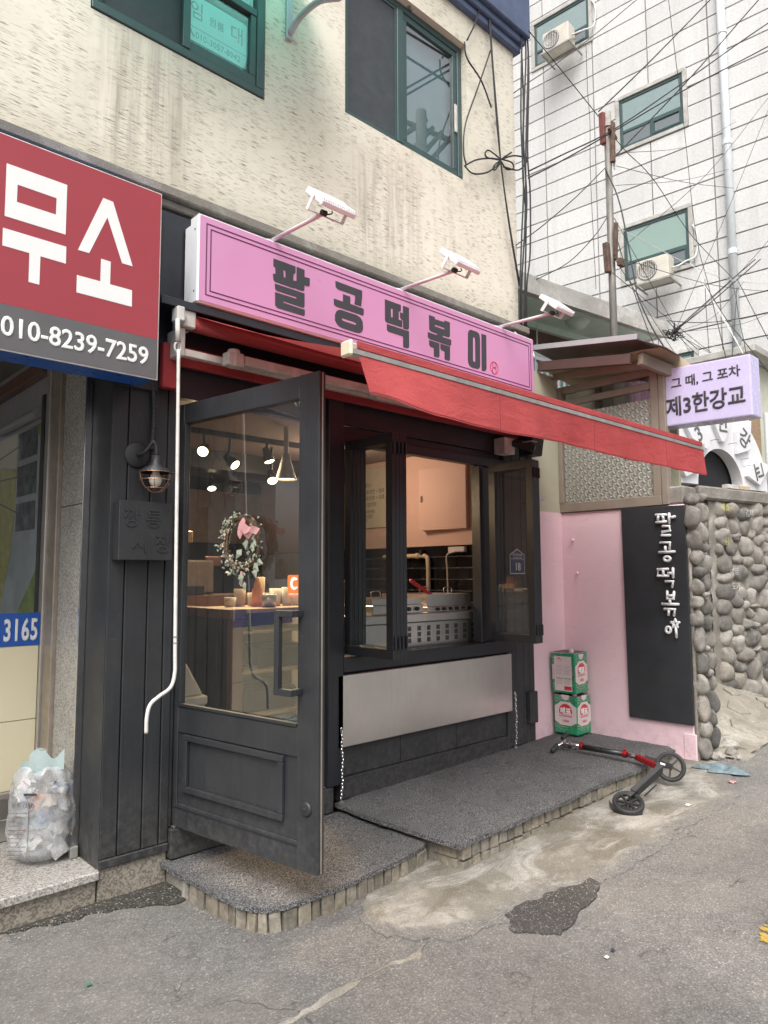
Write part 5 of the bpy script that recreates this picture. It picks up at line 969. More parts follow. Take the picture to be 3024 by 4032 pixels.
UPF = [(3.03, 2.635), (3.6, 2.632), (4.3, 2.64), (4.95, 2.625), (5.45, 2.66), (5.70, 2.70)]
MB().add([(3.04,2.66,-.05),(5.70,2.72,-.05),(5.72,3.69,-.05),(3.02,3.66,-.05),(3.04,2.66,zp(3.04)-.006),(5.70,2.72,zp(5.7)-.006),(5.72,3.69,zp(5.72)-.006),(3.02,3.66,zp(3.02)-.006)], [(0,3,2,1),(4,5,6,7),(0,1,5,4),(1,2,6,5),(2,3,7,6),(3,0,4,7)]).build('core', 'mortar', up)
lay(UPF, .078, lambda x: zp(x)-.078, lambda x: zp(x), up); lay(UPF, .085, lambda x: max(gz(x, 2.6)-.01, zp(x)-.158), lambda x: zp(x)-.084, up)
lay([(3.015, 3.55), (3.015, 3.1), (3.02, 2.86)], .20, lambda x: .09, lambda x: zp(x), up, jit=.001); lay([(3.02, 2.85), (3.025, 2.64)], .205, lambda x: .07, lambda x: zp(x)+.002, up, jit=.001); lay([(3.03, 2.83), (3.035, 2.645)], .19, lambda x: -.01, lambda x: .066, up, jit=.001)
# mats: a slab with a ragged edge plus loose fibres
def mat_obj(name, P, zf, th, parent_label, n_f, seed):
    t = thing(name, parent_label, 'mat', (sum(p[0] for p in P)/len(P), sum(p[1] for p in P)/len(P), zf(P[0][0])))
    o = wob(P, .006, .02, seed); bm = bmesh.new(); bm.faces.new([bm.verts.new((x, y, 0)) for x, y in o])
    x0, x1, y0, y1 = min(p[0] for p in o), max(p[0] for p in o), min(p[1] for p in o), max(p[1] for p in o)
    for ax, a, b in ((0, x0, x1), (1, y0, y1)):
        k = a+.06
        while k < b:
            bmesh.ops.bisect_plane(bm, geom=bm.verts[:]+bm.edges[:]+bm.faces[:], plane_co=((k, 0, 0) if ax == 0 else (0, k, 0)), plane_no=((1, 0, 0) if ax == 0 else (0, 1, 0))); k += .06
    bmesh.ops.triangulate(bm, faces=bm.faces[:])
    tri = [[v.co.copy() for v in f.verts] for f in bm.faces]; ar = [f.calc_area() for f in bm.faces]
    edge = {v.index for e in bm.edges if e.is_boundary for v in e.verts} if (bm.verts.index_update() or True) else set()
    ex = bmesh.ops.extrude_face_region(bm, geom=bm.faces[:]); top = {v for v in ex['geom'] if isinstance(v, bmesh.types.BMVert)}
    for v in bm.verts:
        tp = v in top; v.co.z = zf(v.co.x)+(th if tp else -.004)+(noise.noise(Vector((v.co.x*7, v.co.y*7, seed)))*.005 if tp else 0)
    bmesh.ops.recalc_face_normals(bm, faces=bm.faces[:]); me = bpy.data.meshes.new('mat_body'); bm.to_mesh(me); bm.free(); me.materials.append(MAT['mat']); link(bpy.data.objects.new('mat_body', me), t)
    rf_ = random.Random(seed); m = MB(); tris = rf_.choices(tri, ar, k=n_f)
    def blade(p, out=None):
        a = rf_.uniform(0, 6.283); L = rf_.uniform(.006, .014); h = rf_.uniform(.25, .8); d = Vector((math.cos(a), math.sin(a), h)) if out is None else Vector((out[0]+.5*math.cos(a), out[1]+.5*math.sin(a), rf_.uniform(-.5, .5)))
        s_ = Vector((-math.sin(a), math.cos(a), 0))*.0011; z = zf(p.x)+th+noise.noise(Vector((p.x*7, p.y*7, seed)))*.005-.001; q = Vector((p.x, p.y, z)); k = len(m.v)
        m.v += [q-s_, q+s_, q+d.normalized()*L]; m.f.append((k, k+1, k+2))
    for a, b, c in tris:
        r1, r2 = math.sqrt(rf_.random()), rf_.random(); blade(a*(1-r1)+b*(r1*(1-r2))+c*(r1*r2))
    n = len(o)
    for i in range(n):
        p, q = Vector((*o[i], 0)), Vector((*o[(i+1) % n], 0)); d = (q-p).normalized(); nr = (d.y, -d.x)
        for k in range(10): pp = p.lerp(q, rf_.random()); pp.z = 0; blade(pp-Vector((nr[0], nr[1], 0))*.002+Vector((0, 0, 0)), nr)
    me = bpy.data.meshes.new('fibres'); me.from_pydata([tuple(v) for v in m.v], [], m.f); me.materials.append(MAT['fibre']); ob = bpy.data.objects.new('fibres', me); link(ob, t, kind='stuff'); return t
MLOW = inset(LOW, -.012); MLOW[0] = (1.79, 3.66); MLOW[-1] = (2.995, 2.865)
mat_obj('floor_mat', MLOW+[(2.995, 3.2), (2.99, 3.60)], lambda x: .094, .018, 'charcoal mat with a rounded front edge under the open door', 26000, 2)
MUP = [(2.965,3.63),(2.945,3.33),(2.965,2.985),(2.975,2.79),(2.988,2.612),(3.17,2.618),(3.40,2.608),(3.97,2.605),(4.34,2.628),(4.63,2.622),(4.94,2.60),(5.12,2.615),(5.45,2.635),(5.66,2.66),(5.71,2.75),(5.715,3.675),(4.9,3.63)]
def zmat(x): return zp(x)+.001
mat_obj('floor_mat', MUP, zmat, .02, 'large straight edged charcoal mat on the brick platform', 60000, 6)

# ---------------------------------------------------------------- annex on the right: pink wall, patterned window, lean-to roof
an = thing('annex', 'pink and cream annex with a patterned glass window at the right of the platform', 'annex', (5.73, 3.2, .1))
part('back_wall_lower', 'pink', (5.19, 5.729, 3.69, 3.95, .05, 2.175), parent=an, bevel=0); part('back_wall_upper', 'greenish', (5.135, 5.72, 3.70, 3.96, 2.177, 3.46), parent=an, bevel=0)
part('side_wall', 'pink', (5.73, 5.90, 2.535, 3.98, .02, 2.175), parent=an, bevel=.006); part('wall_foot', 'pink', (5.725, 5.80, 2.515, 2.62, .05, .34), parent=an, bevel=.006)
for y, z in ((3.58, 1.92), (3.54, 1.62)): MB().cyl((5.73, y, z), (5.70, y, z), .012, n=8).build('wall_stub', 'pink', an)
part('sill', 'beige_pvc', (5.71, 5.80, 2.72, 3.70, 2.178, 2.262), parent=an); part('frame', 'beige_pvc', (5.72, 5.80, 2.72, 2.79, 2.263, 3.33), parent=an); part('frame', 'beige_pvc', (5.705, 5.80, 3.655, 3.70, 2.263, 3.36), parent=an)
part('frame', 'beige_pvc', (5.735, 5.79, 2.79, 3.655, 3.30, 3.37), (5.735, 5.79, 2.79, 3.655, 3.18, 3.24), parent=an, bevel=.003)
def scallop(u, v):
    y, z = 3.655-u*.865, 2.263+v*.835; best = 0
    ci = int(math.floor((3.655-y)/.040))
    for k in (ci-1, ci, ci+1):
        cy = 3.655-k*.040; zo = .036*(k % 2); cz = 2.263+zo+round((z-2.263-zo)/.072)*.072; d = math.hypot(y-cy, z-cz)/.038
        if d < 1:
            lf = max(0, (y-cy)/.038); best = max(best, .012*(1-d*d)+.026*lf*math.exp(-((d-.82)/.15)**2))
    return (5.752-best, y, z)
MB().grid(scallop, 170, 190).build('patterned_glass', 'frost', an, smooth=True); MB().box(5.75, 5.756, 2.79, 3.655, 3.10, 3.18).build('clear_glass', 'glass', an); MB().box(5.75, 5.756, 2.79, 3.655, 3.24, 3.30).build('clear_glass', 'glass', an)
part('post', 'beige_pvc', (5.715, 5.79, 2.66, 2.715, 2.18, 3.36), parent=an); part('inner_wall', 'greenish', (6.03, 6.06, 2.7, 3.95, 2.2, 3.42), parent=an)
# lean-to roof
MB().add([(5.36,2.70,3.520),(5.36,3.72,3.672),(6.0,3.72,3.61),(6.0,2.62,3.45),(5.36,2.70,3.512),(5.36,3.72,3.664),(6.0,3.72,3.602),(6.0,2.62,3.442)], [(0,1,2,3),(7,6,5,4),(0,3,7,4),(3,2,6,7),(2,1,5,6),(1,0,4,5)]).build('roof_sheet', 'roofmetal', an); MB().bar((5.355,2.70,3.53),(5.355,3.72,3.682), .012, .045).build('roof_edge', 'greymetal', an)
MB().add([(5.36,2.70,3.511),(5.36,2.478,3.395),(5.62,2.478,3.38),(6.0,2.62,3.441),(5.36,2.70,3.505),(5.36,2.478,3.389),(5.62,2.478,3.374),(6.0,2.62,3.435)], [(0,1,2,3),(7,6,5,4),(0,4,5,1),(1,5,6,2),(2,6,7,3)]).build('roof_flap', 'roofmetal', an)
MB().bar((5.42,2.79,3.375),(5.42,3.69,3.51), .05, .085).build('fascia_beam', plain('brown_fascia', (.10, .055, .05), .5), an, bevel=.003); MB().bar((5.45,2.73,3.37),(5.85,2.60,3.29), .05, .10).build('gable_beam', 'beige_pvc', an, bevel=.004)
def poly_(u, v): x = 5.44+u*.9; y = 2.50+v*1.2; return (x, y, 3.415+.09*v-.12*u+.006*math.sin(v*11+u*3)+.004*math.sin(u*9))
MB().grid(poly_, 14, 24).build('plastic_roof', 'poly', an, smooth=True); MB().bar((5.62,2.76,3.355),(5.62,3.67,3.44), .04, .05).build('purlin', 'beige_pvc', an)
for y in (2.95, 3.1, 3.4): MB().bar((5.95,y,2.3),(5.95,y,3.36), .05, .05, up=(0,1,0)).build('stud', 'beige_pvc', an)
# black board with hand-made lettering
bb = thing('black_signboard', 'tall matt black board with white vertical lettering on the pink wall', 'signboard', (5.71, 2.8, .41))
m = MB(); m.hexa([(5.703,2.522,.412),(5.728,2.522,.412),(5.728,3.066,.408),(5.703,3.066,.408),(5.703,2.527,2.163),(5.728,2.527,2.163),(5.728,3.081,2.178),(5.703,3.081,2.178)]); m.build('board', plain('blackboard_paint', (.026,.028,.032), .7, var=.35, vscale=3), bb, bevel=.002)
for ch in GL['board']:
    m = MB()
    for P in ch:
        cl = len(P) > 8; Q = [(5.690, y, z) for y, z in (P[:-1] if cl else P)]
        for off in (0,):
            m.tube(Q, .0115, 8, closed=cl)
        for q in Q: m.ball(q, .0115, n=8, m=5)
    for v in m.v: v.x = 5.690+(v.x-5.690)*1.0
    m.build('letter', 'white', bb, smooth=True)
for y, z in ((2.95, .43), (2.62, 2.15)): MB().cyl((5.7025, y, z), (5.699, y, z), .006, n=8).build('nail', 'chrome', bb)
# lavender projecting sign
lv = thing('lavender_signboard', 'lavender double sided box sign projecting towards the street', 'signboard', (5.80, 2.35, 2.82))
m = MB(); m.hexa([(5.75,1.985,2.82),(5.94,1.985,2.82),(5.94,2.745,2.84),(5.75,2.745,2.84),(5.75,1.985,3.305),(5.94,1.985,3.305),(5.94,2.745,3.33),(5.75,2.745,3.33)]); m.build('sign_box', 'lav', lv, bevel=.012, seg=2)
MB().box(5.745, 5.945, 2.746, 2.768, 2.825, 3.335).build('mounting_frame', 'blk2', lv, bevel=.002); MB().box(5.80, 5.86, 2.768, 2.79, 2.95, 3.0).box(5.80, 5.86, 2.768, 2.79, 3.15, 3.2).build('bracket', 'blk2', lv)
for z in (2.86, 3.0, 3.18, 3.3): MB().cyl((5.7445, 2.757, z), (5.742, 2.757, z), .005, n=8).build('rivet', 'chrome', lv)
L0 = T(5.7485, 0, 0) @ SIDE
text('lettering', '그 때, 그 포차', .098, 'ink', T(5.7485, 2.615, 3.155) @ SIDE, lv, ext=.0008, off=.0022, sx=1.0); text('lettering', '제3한강교', .175, 'ink', T(5.7485, 2.665, 2.93) @ SIDE, lv, ext=.0008, off=.0045, sx=.87)

# ---------------------------------------------------------------- pebble walls
PST, FST = [[[5.751,2.215,0.045,0.048],[5.891,2.23,0.023,0.033],[5.724,2.063,0.045,0.09],[5.891,2.11,0.025,0.081],[5.887,1.947,0.045,0.081],[5.744,1.888,0.041,0.085],[5.892,1.825,0.031,0.043],[5.766,1.745,0.05,0.064],[5.916,1.688,0.032,0.081],[5.779,1.621,0.045,0.048],[5.889,1.527,0.043,0.075],[5.75,1.504,0.036,0.063],[5.822,1.437,0.022,0.027],[5.742,1.381,0.035,0.051],[5.889,1.356,0.036,0.075],[5.747,1.257,0.041,0.065],[5.882,1.212,0.036,0.057],[5.757,1.093,0.041,0.097],[5.907,1.084,0.03,0.08],[5.824,1.016,0.02,0.029],[5.78,0.907,0.044,0.092],[5.93,0.899,0.034,0.08],[5.875,0.813,0.022,0.034],[5.769,0.73,0.05,0.079],[5.925,0.729,0.019,0.064],[5.773,0.547,0.046,0.099],[5.922,0.583,0.03,0.085],[5.914,0.459,0.03,0.074],[5.795,0.383,0.053,0.082],[5.773,0.239,0.052,0.078],[5.955,0.298,0.034,0.09]],[[0.08,2.293,0.084,0.076],[0.294,2.289,0.077,0.084],[0.523,2.25,0.104,0.067],[0.772,2.334,0.092,0.094],[1.003,2.286,0.045,0.066],[0.104,2.142,0.092,0.062],[0.328,2.111,0.068,0.077],[0.531,2.104,0.074,0.071],[0.793,2.139,0.088,0.094],[0.989,2.139,0.054,0.088],[0.115,1.994,0.104,0.073],[0.366,1.994,0.065,0.039],[0.647,2.027,0.038,0.043],[0.804,1.978,0.07,0.058],[0.526,1.903,0.098,0.085],[0.047,1.864,0.055,0.057],[0.26,1.874,0.076,0.072],[0.756,1.819,0.088,0.089],[0.962,1.846,0.044,0.073],[0.117,1.717,0.092,0.082],[0.359,1.763,0.065,0.053],[0.53,1.745,0.074,0.063],[0.762,1.657,0.105,0.053],[0.396,1.622,0.111,0.077],[0.141,1.571,0.117,0.057],[0.736,1.512,0.134,0.071],[0.141,1.431,0.125,0.078],[0.427,1.41,0.054,0.056],[0.596,1.368,0.069,0.075],[0.848,1.335,0.088,0.1],[0.311,1.332,0.062,0.062],[0.465,1.287,0.043,0.049],[0.081,1.263,0.086,0.079],[0.33,1.178,0.093,0.08],[0.625,1.265,0.047,0.024],[0.526,1.196,0.031,0.045],[0.759,1.153,0.118,0.083],[0.097,1.108,0.083,0.071],[0.473,1.089,0.048,0.049],[0.62,1.067,0.038,0.028],[0.805,1.01,0.073,0.047],[0.31,1.032,0.071,0.062],[0.103,0.96,0.078,0.075],[0.564,0.944,0.106,0.084],[0.315,0.891,0.079,0.076],[0.831,0.875,0.073,0.078],[0.635,0.819,0.06,0.028],[0.113,0.786,0.099,0.078],[0.42,0.763,0.106,0.069],[0.739,0.705,0.098,0.081],[0.065,0.623,0.082,0.094],[0.297,0.649,0.079,0.051],[0.577,0.592,0.106,0.094],[0.826,0.546,0.049,0.064],[0.286,0.519,0.075,0.079],[0.122,0.466,0.099,0.061],[0.537,0.417,0.102,0.09],[0.786,0.389,0.064,0.085],[0.328,0.388,0.042,0.03],[0.588,0.296,0.068,0.028]]]
def pebmesh(k):
    r_ = random.Random(k); bm = bmesh.new(); bmesh.ops.create_icosphere(bm, subdivisions=3, radius=1)
    for v in bm.verts:
        n_ = noise.noise(v.co*.9+Vector((k*7.3, 0, 0)))*.34+noise.noise(v.co*2.2+Vector((0, k*3.1, 0)))*.12+noise.noise(v.co*6+Vector((0, k*3.1, 0)))*.03; v.co *= 1+n_
        v.co.x = math.copysign(abs(v.co.x)**.92, v.co.x); v.co.z = math.copysign(abs(v.co.z)**.92, v.co.z)
    me = bpy.data.meshes.new('pebble'); bm.to_mesh(me); bm.free(); me.polygons.foreach_set('use_smooth', [True]*len(me.polygons)); me.materials.append(MAT['pebble']); return me
PM = [pebmesh(k) for k in range(12)]; rp = random.Random(21)
pw = thing('pebble_pillar', 'pillar faced with large river pebbles at the end of the pink wall', 'wall', (5.95, 2.6, .1))
part('core', 'mortar', (5.735, 6.06, 2.505, 2.534, .05, 2.20), (5.905, 6.04, 2.54, 3.9, .05, 2.18), parent=pw, bevel=.01); part('cap', 'grey_ledge', (5.74, 5.98, 2.54, 2.715, 2.18, 2.33), (5.74, 5.98, 2.72, 2.76, 2.2, 2.30), parent=pw, bevel=.015)
for x, z, rx, rz in PST: inst('pebble', PM[rp.randint(0, 11)], T(x+.02, 2.49+.05*max(0, (x-5.93)/.1), z) @ Matrix.Rotation(rp.uniform(-.2, .2), 4, 'Y') @ Matrix.Diagonal((rx*1.12, .055+rp.uniform(0, .02), rz*1.06, 1)), pw)
for i in range(12): z = .28+i*.16+rp.uniform(-.03, .03); inst('pebble', PM[rp.randint(0, 11)], T(6.05+rp.uniform(-.015, .02), 2.60+rp.uniform(-.02, .03), z) @ Matrix.Diagonal((.05, .06, .085, 1)), pw)
m = MB()
for k in range(500):
    z = rp.uniform(.4, 2.25); x = 5.735+abs(rp.gauss(0, .02)); leafmesh(m, (x, 2.503-rp.random()*.012, z), (rp.uniform(-1, 1), -1, rp.uniform(-.5, 1)), (0, 0, 1), .012, .008)
m.build('moss', 'moss', pw, kind='stuff')
AO = Vector((7.5, 3.02, 0)); AD = Vector((.984, -.18, 0)); ANr = Vector((-.18, -.984, 0))
AM = Matrix(((AD.x, -ANr.x, 0, AO.x), (AD.y, -ANr.y, 0, AO.y), (0, 0, 1, 0), (0, 0, 0, 1)))   # x along the wall, y into it
fw = thing('pebble_wall', 'pebble faced wall below the white arch across the alley', 'wall', tuple(AO))
m = MB(AM); m.box(-.10, 2.6, .02, .35, -.1, 2.36); m.grid(lambda u, v: (-.10+u*1.6, -.002+noise.noise(Vector((u*14, v*19, 2)))*.016, .1+v*2.26), 60, 70); m.build('core', 'mortar', fw); m = MB(AM); m.box(-.3, 2.6, -.06, .36, 2.362, 2.50); m.build('coping', 'grey_ledge', fw, bevel=.02)
FS2 = FST+[(u+.90*k, z+.03*k, rx, rz) for k in (1, 2) for u, z, rx, rz in FST if .03 < u < .92 and z > .35]
for u, z, rx, rz in FS2: inst('pebble', PM[rp.randint(0, 11)], AM @ T(u, .015, z) @ Matrix.Rotation(rp.uniform(-.15, .15), 4, 'Y') @ Matrix.Diagonal((rx*1.22, .065+rp.uniform(0, .03), rz*1.22, 1)), fw)
for i in range(13): inst('pebble', PM[rp.randint(0, 11)], AM @ T(-.09+rp.uniform(-.02, .02), .07, .55+i*.145) @ Matrix.Diagonal((.045, .06, .08, 1)), fw)
for (u, z, s, mt) in ((.08, 2.28, '재호', 'chalk_y'), (.523, 2.24, '김택', 'chalk_w'), (.12, 1.935, '김', 'chalk_y'), (.19, 1.625, '이양', 'chalk_w'), (.21, 1.47, '도가', 'chalk_w')): text('chalk_writing', s, .085, mt, AM @ T(u-.06, -.072, z-.02) @ FRONT, fw, ext=.0008, off=-.001)
dg = thing('alley_gate', 'dark rusty metal gate standing between the pebble pillar and the pebble wall', 'gate', (6.9, 3.3, .4)); m = MB(AM); m.box(-.55, -.12, .10, .14, .45, 2.4); m.build('gate_leaf', 'void', dg, bevel=.004); m = MB(AM); m.box(-.60, -.55, .06, .14, .40, 2.42).box(-.119, -.10, .06, .14, .40, 2.36); m.build('gate_post', 'rust', dg)
bar_ = thing('bar_building', 'dark fronted bar behind the white arch', 'building', (8.2, 3.5, 0)); m = MB(AM); m.box(-.9, 3.2, .40, 3.0, 0, 3.42); m.build('wall', 'void', bar_); m = MB(AM); m.box(.86, 1.06, .05, .39, 2.505, 3.42); m.build('corner_board', 'wood', bar_, bevel=.004); m = MB(AM); m.cyl((1.10, .0, .3), (1.10, .0, 3.42), .03, n=10); m.build('drain_pipe', 'pipe', bar_)
m = MB(AM); m.box(-.92, 3.25, .36, 3.05, 3.422, 3.46); m.build('roof', 'roofmetal', bar_)
m = MB(AM); m.box(-.62, .85, .115, .135, 2.502, 3.3); m.build('added_dark_panel', 'void', bar_)  # black panel added to paint the dark behind the arch
# white arch of letter wedges
ar = thing('arch_sign', 'white arch sign made of wedge blocks with grey letters', 'sign', tuple(AM @ Vector((.13, 0, 2.51))))
def arcpts(r, a0, a1, n=10): return [(.13+r*math.cos(a0+(a1-a0)*i/n), 2.515+r*math.sin(a0+(a1-a0)*i/n)) for i in range(n+1)]
m = MB(AM)
A_ = arcpts(.40, 0, math.pi, 28); B_ = arcpts(.88, 0, math.pi, 28)
for i in range(28): m.hexa([(A_[i][0],-.02,A_[i][1]),(B_[i][0],-.02,B_[i][1]),(B_[i][0],.10,B_[i][1]),(A_[i][0],.10,A_[i][1]),(A_[i+1][0],-.02,A_[i+1][1]),(B_[i+1][0],-.02,B_[i+1][1]),(B_[i+1][0],.10,B_[i+1][1]),(A_[i+1][0],.10,A_[i+1][1])])
m.build('arch_back', 'archw', ar); m = MB(AM)
for k, (ch, a) in enumerate(zip('제3한강교', (162, 126, 90, 54, 18))):
    a = rad(a); P = [(r*math.cos(a+da)+.13, r*math.sin(a+da)+2.515) for r, da in ((.45, 0), (.66, -.235), (.93, -.0), (.66, .235))] if k in (0, 3, 4) else [(r*math.cos(a+da)+.13, r*math.sin(a+da)+2.515) for r, da in ((.47, -.06), (.70, -.235), (.90, -.19), (.90, .19), (.70, .235), (.47, .06))]
    m = MB(AM); m.prism([(x, -.065, z) for x, z in P], (0, .044, 0)); bl = m.build('letter_block', 'archw', ar, bevel=.003)
    text('letter', ch, .22, 'archletter', AM @ T(.13+.68*math.cos(a), -.0665, 2.515+.68*math.sin(a)) @ FRONT @ Matrix.Rotation(a-math.pi/2, 4, 'Z') @ T(-.10, -.09, 0), bl, ext=.0006, off=.004)
for a in (40, 70, 108, 144, 30): m = MB(AM); x, z = .13+.5*math.cos(rad(a)), 2.515+.5*math.sin(rad(a)); m.tube([(x, -.02, z), (x, -.09, z), (x+.03, -.09, z)], .004, 5); m.build('hook', 'galv', ar)
for i, (u, c) in enumerate(((.30, 'whitedirty'), (.52, 'boxcard'))): m = MB(AM); m.box(u-.1, u+.1, -.05, .02, 2.501, 2.545); tag(m.build('small_carton', c, bevel=.003), ('white' if i == 0 else 'brown')+' flat carton lying under the arch opening', 'carton')

# ---------------------------------------------------------------- house behind, with the flat concrete eave
hs_ = thing('flat_roof_house', 'low house with a white concrete eave and pale green soffit', 'house', (7.3, 4.6, 2.5))
HO = Vector((8.63, 3.926, 0)); HD = Vector((-.9915, .13, 0)); HN = Vector((.13, .9915, 0))
HM_ = Matrix(((HD.x, HN.x, 0, HO.x), (HD.y, HN.y, 0, HO.y), (0, 0, 1, 0), (0, 0, 0, 1)))   # x runs left along the eave, y goes in
m = MB(HM_); m.box(0, 3.38, 0, .12, 4.605, 4.765+.02).box(.0, 3.38, .121, 4.0, 4.64, 4.77).box(0, .12, .121, 4, 4.605, 4.639); m.build('eave_slab', 'pale_conc', hs_, bevel=.008)
m = MB(HM_); m.box(.02, 3.38, -.012, .02, 4.57, 4.604); m.build('drip_moulding', 'pale_conc', hs_, bevel=.004); m = MB(HM_); m.box(.12, 3.38, .121, 4, 4.60, 4.639); m.build('soffit', 'seafoam', hs_)
m = MB(HM_); m.box(.35, 3.36, .60, .66, 4.52, 4.598); m.build('cornice', 'seafoam', hs_); wl = MB(HM_).box(.4, 3.36, .66, 4, 0, 4.60).build('wall', 'dbrick', hs_)
hb = unit_box('dbrick', 'brick', .03)
for r in range(12):
    for c in range(7):
        u = 2.62+c*.215+(.1 if r % 2 else 0)
        if u < 3.25: inst('brick', hb, HM_ @ T(u, .652, 4.47-r*.075) @ Matrix.Diagonal((.20, .03, .065, 1)), wl)
m = MB(HM_); m.box(.95, 2.60, .60, .66, 3.4, 4.30); m.build('window_surround', 'seafoam', hs_, bevel=.01); m = MB(HM_); m.box(1.1, 2.42, .59, .60, 3.4, 4.18); m.build('window_pane', 'glass_far', hs_)
for i in range(13): m = MB(HM_); m.cyl((1.15+i*.1, .57, 3.4), (1.15+i*.1, .57, 4.18), .012, n=6); m.build('window_bar', 'white', hs_)
m = MB(HM_); m.box(1.1, 2.42, .555, .585, 4.12, 4.16); m.build('window_bar', 'white', hs_)
sl_ = thing('soffit_lamp', 'round pale lamp fixed under the concrete eave', 'lamp', tuple(HM_ @ Vector((1.40, .30, 4.5)))); m = MB(HM_); m.lathe((1.40, .30, 4.599), (0, 0, -1), [(.14, 0), (.14, .02), (.11, .05), (.09, .08), (.05, .10), (0, .105)], 22); m.build('lamp_cover', 'seafoam', sl_, smooth=True)
m = MB(HM_); m.tube([(1.54, .3, 4.595), (1.78, .57, 4.595), (1.78, .595, 4.5), (1.78, .595, 4.3)], .008, 6); m.build('conduit', 'seafoam', sl_)
sr = thing('stair_shed', 'small cream roof shed behind the lavender sign', 'shed', (9.0, 3.2, 2.5)); m = MB(); m.box(8.35, 9.6, 2.95, 4.1, 2.5, 4.05); m.build('wall', plain('pale_green_wall', (.60, .62, .50), .7), sr, bevel=.01); m = MB(); m.box(8.2, 9.75, 2.78, 4.2, 4.052, 4.14); m.build('roof', 'pale_conc', sr, bevel=.01); m = MB(); m.box(8.33, 8.36, 2.93, 2.99, 2.5, 4.05).box(8.55, 8.6, 2.93, 2.949, 2.5, 4.05); m.build('trim', 'white', sr)

# ---------------------------------------------------------------- white stone-clad block
WO = Vector((13.8, 6.5, 0)); WD = Vector((-.085, .996, 0)); WNm = Vector((-.996, -.085, 0))
WMx = Matrix(((-WD.x, -WNm.x, 0, WO.x), (-WD.y, -WNm.y, 0, WO.y), (0, 0, 1, 0), (0, 0, 0, 1)))    # x = -u (to the right), y into the wall
wb = thing('white_apartment_block', 'tall apartment block clad in pale stone panels behind the shops', 'building', tuple(WO))
m = MB(WMx); m.box(-7.3, 6.0, .03, 6.0, 0, 18.0); m.build('wall', 'joint', wb)
holes = [(-2.66, -1.28, 13.65, 14.72), (-.65, .69, 10.74, 11.85), (-.65, .69, 7.79, 8.95), (-.65, .69, 4.85, 6.0), (-2.66, -1.28, 16.6, 17.6)]
pb = unit_box('panel', 'stone_panel', .0)
for c in range(10):
    for r in range(32):
        x0 = -7.33+1.221*c+.0; z0 = 4.33+.421*r
        q = [(x0+.013, x0+1.208, z0+.016, z0+.408)]
        for h in holes: q = cut(q, (h[0]-.09, h[1]+.09, h[2]-.09, h[3]+.09))
        for a, b, e, f in q:
            if b-a > .02 and f-e > .02 and a < 3.9: inst('stone_panel', pb, WMx @ T((a+b)/2, .015, (e+f)/2) @ Matrix.Diagonal((b-a, .03, f-e, 1)), wb)
for hi, (a, b, e, f) in enumerate(holes):
    m = MB(WMx); winframe(m, a-.085, b+.085, e-.085, f+.085, -.03, .03, .084); sur = m.build('window', 'pale_conc', wb, bevel=.006)
    m = MB(WMx); winframe(m, a, b, e, f, .0, .05, .06); tz = e+(f-e)*.34; mu = (a+b)/2; m.box(a+.06, b-.06, .0, .05, tz-.03, tz+.03).box(mu-.03, mu+.03, .002, .05, e+.06, tz-.03); m.build('frame', 'greenframe', sur, bevel=.003)
    m = MB(WMx); m.box(mu+.03, b-.06, -.012, .0, e+.06, e+.09).box(mu+.03, b-.06, -.012, .0, tz-.06, tz-.03).box(mu+.03, mu+.06, -.012, .0, e+.09, tz-.06).box(b-.09, b-.06, -.012, .0, e+.09, tz-.06); m.build('sash', 'greenframe', sur)
    for a2, b2, e2, f2 in ((a+.06, b-.06, tz+.03, f-.06), (a+.06, mu-.03, e+.06, tz-.03), (mu+.06, b-.09, e+.09, tz-.06)): m = MB(WMx); m.box(a2, b2, .018, .022, e2, f2); m.build('pane', 'glass_far', sur)
    m = MB(WMx); m.box(a+.06, b-.06, .0235, .0275, tz+.03, f-.06); m.build('blind', 'mint' if hi == 2 else 'sky_tint_curtain', sur); m = MB(WMx); m.box(a+.06, b-.06, .0235, .0275, e+.06, tz); m.build('dark_room', plain('dim_room%d' % hi, (.10, .15, .16), .5), sur)
m = MB(WMx); m.cyl((1.50, -.08, 4.4), (1.50, -.08, 18), .075, n=14); dp = m.build('drain_pipe', 'pipe', wb, smooth=True, label='white drain pipe down the apartment block')
for z in (5.4, 7.7, 9.9, 12.2, 14.6): m = MB(WMx); m.cyl((1.50, -.08, z), (1.50, -.08, z+.10), .088, n=14); m.build('collar', 'pipe', dp)
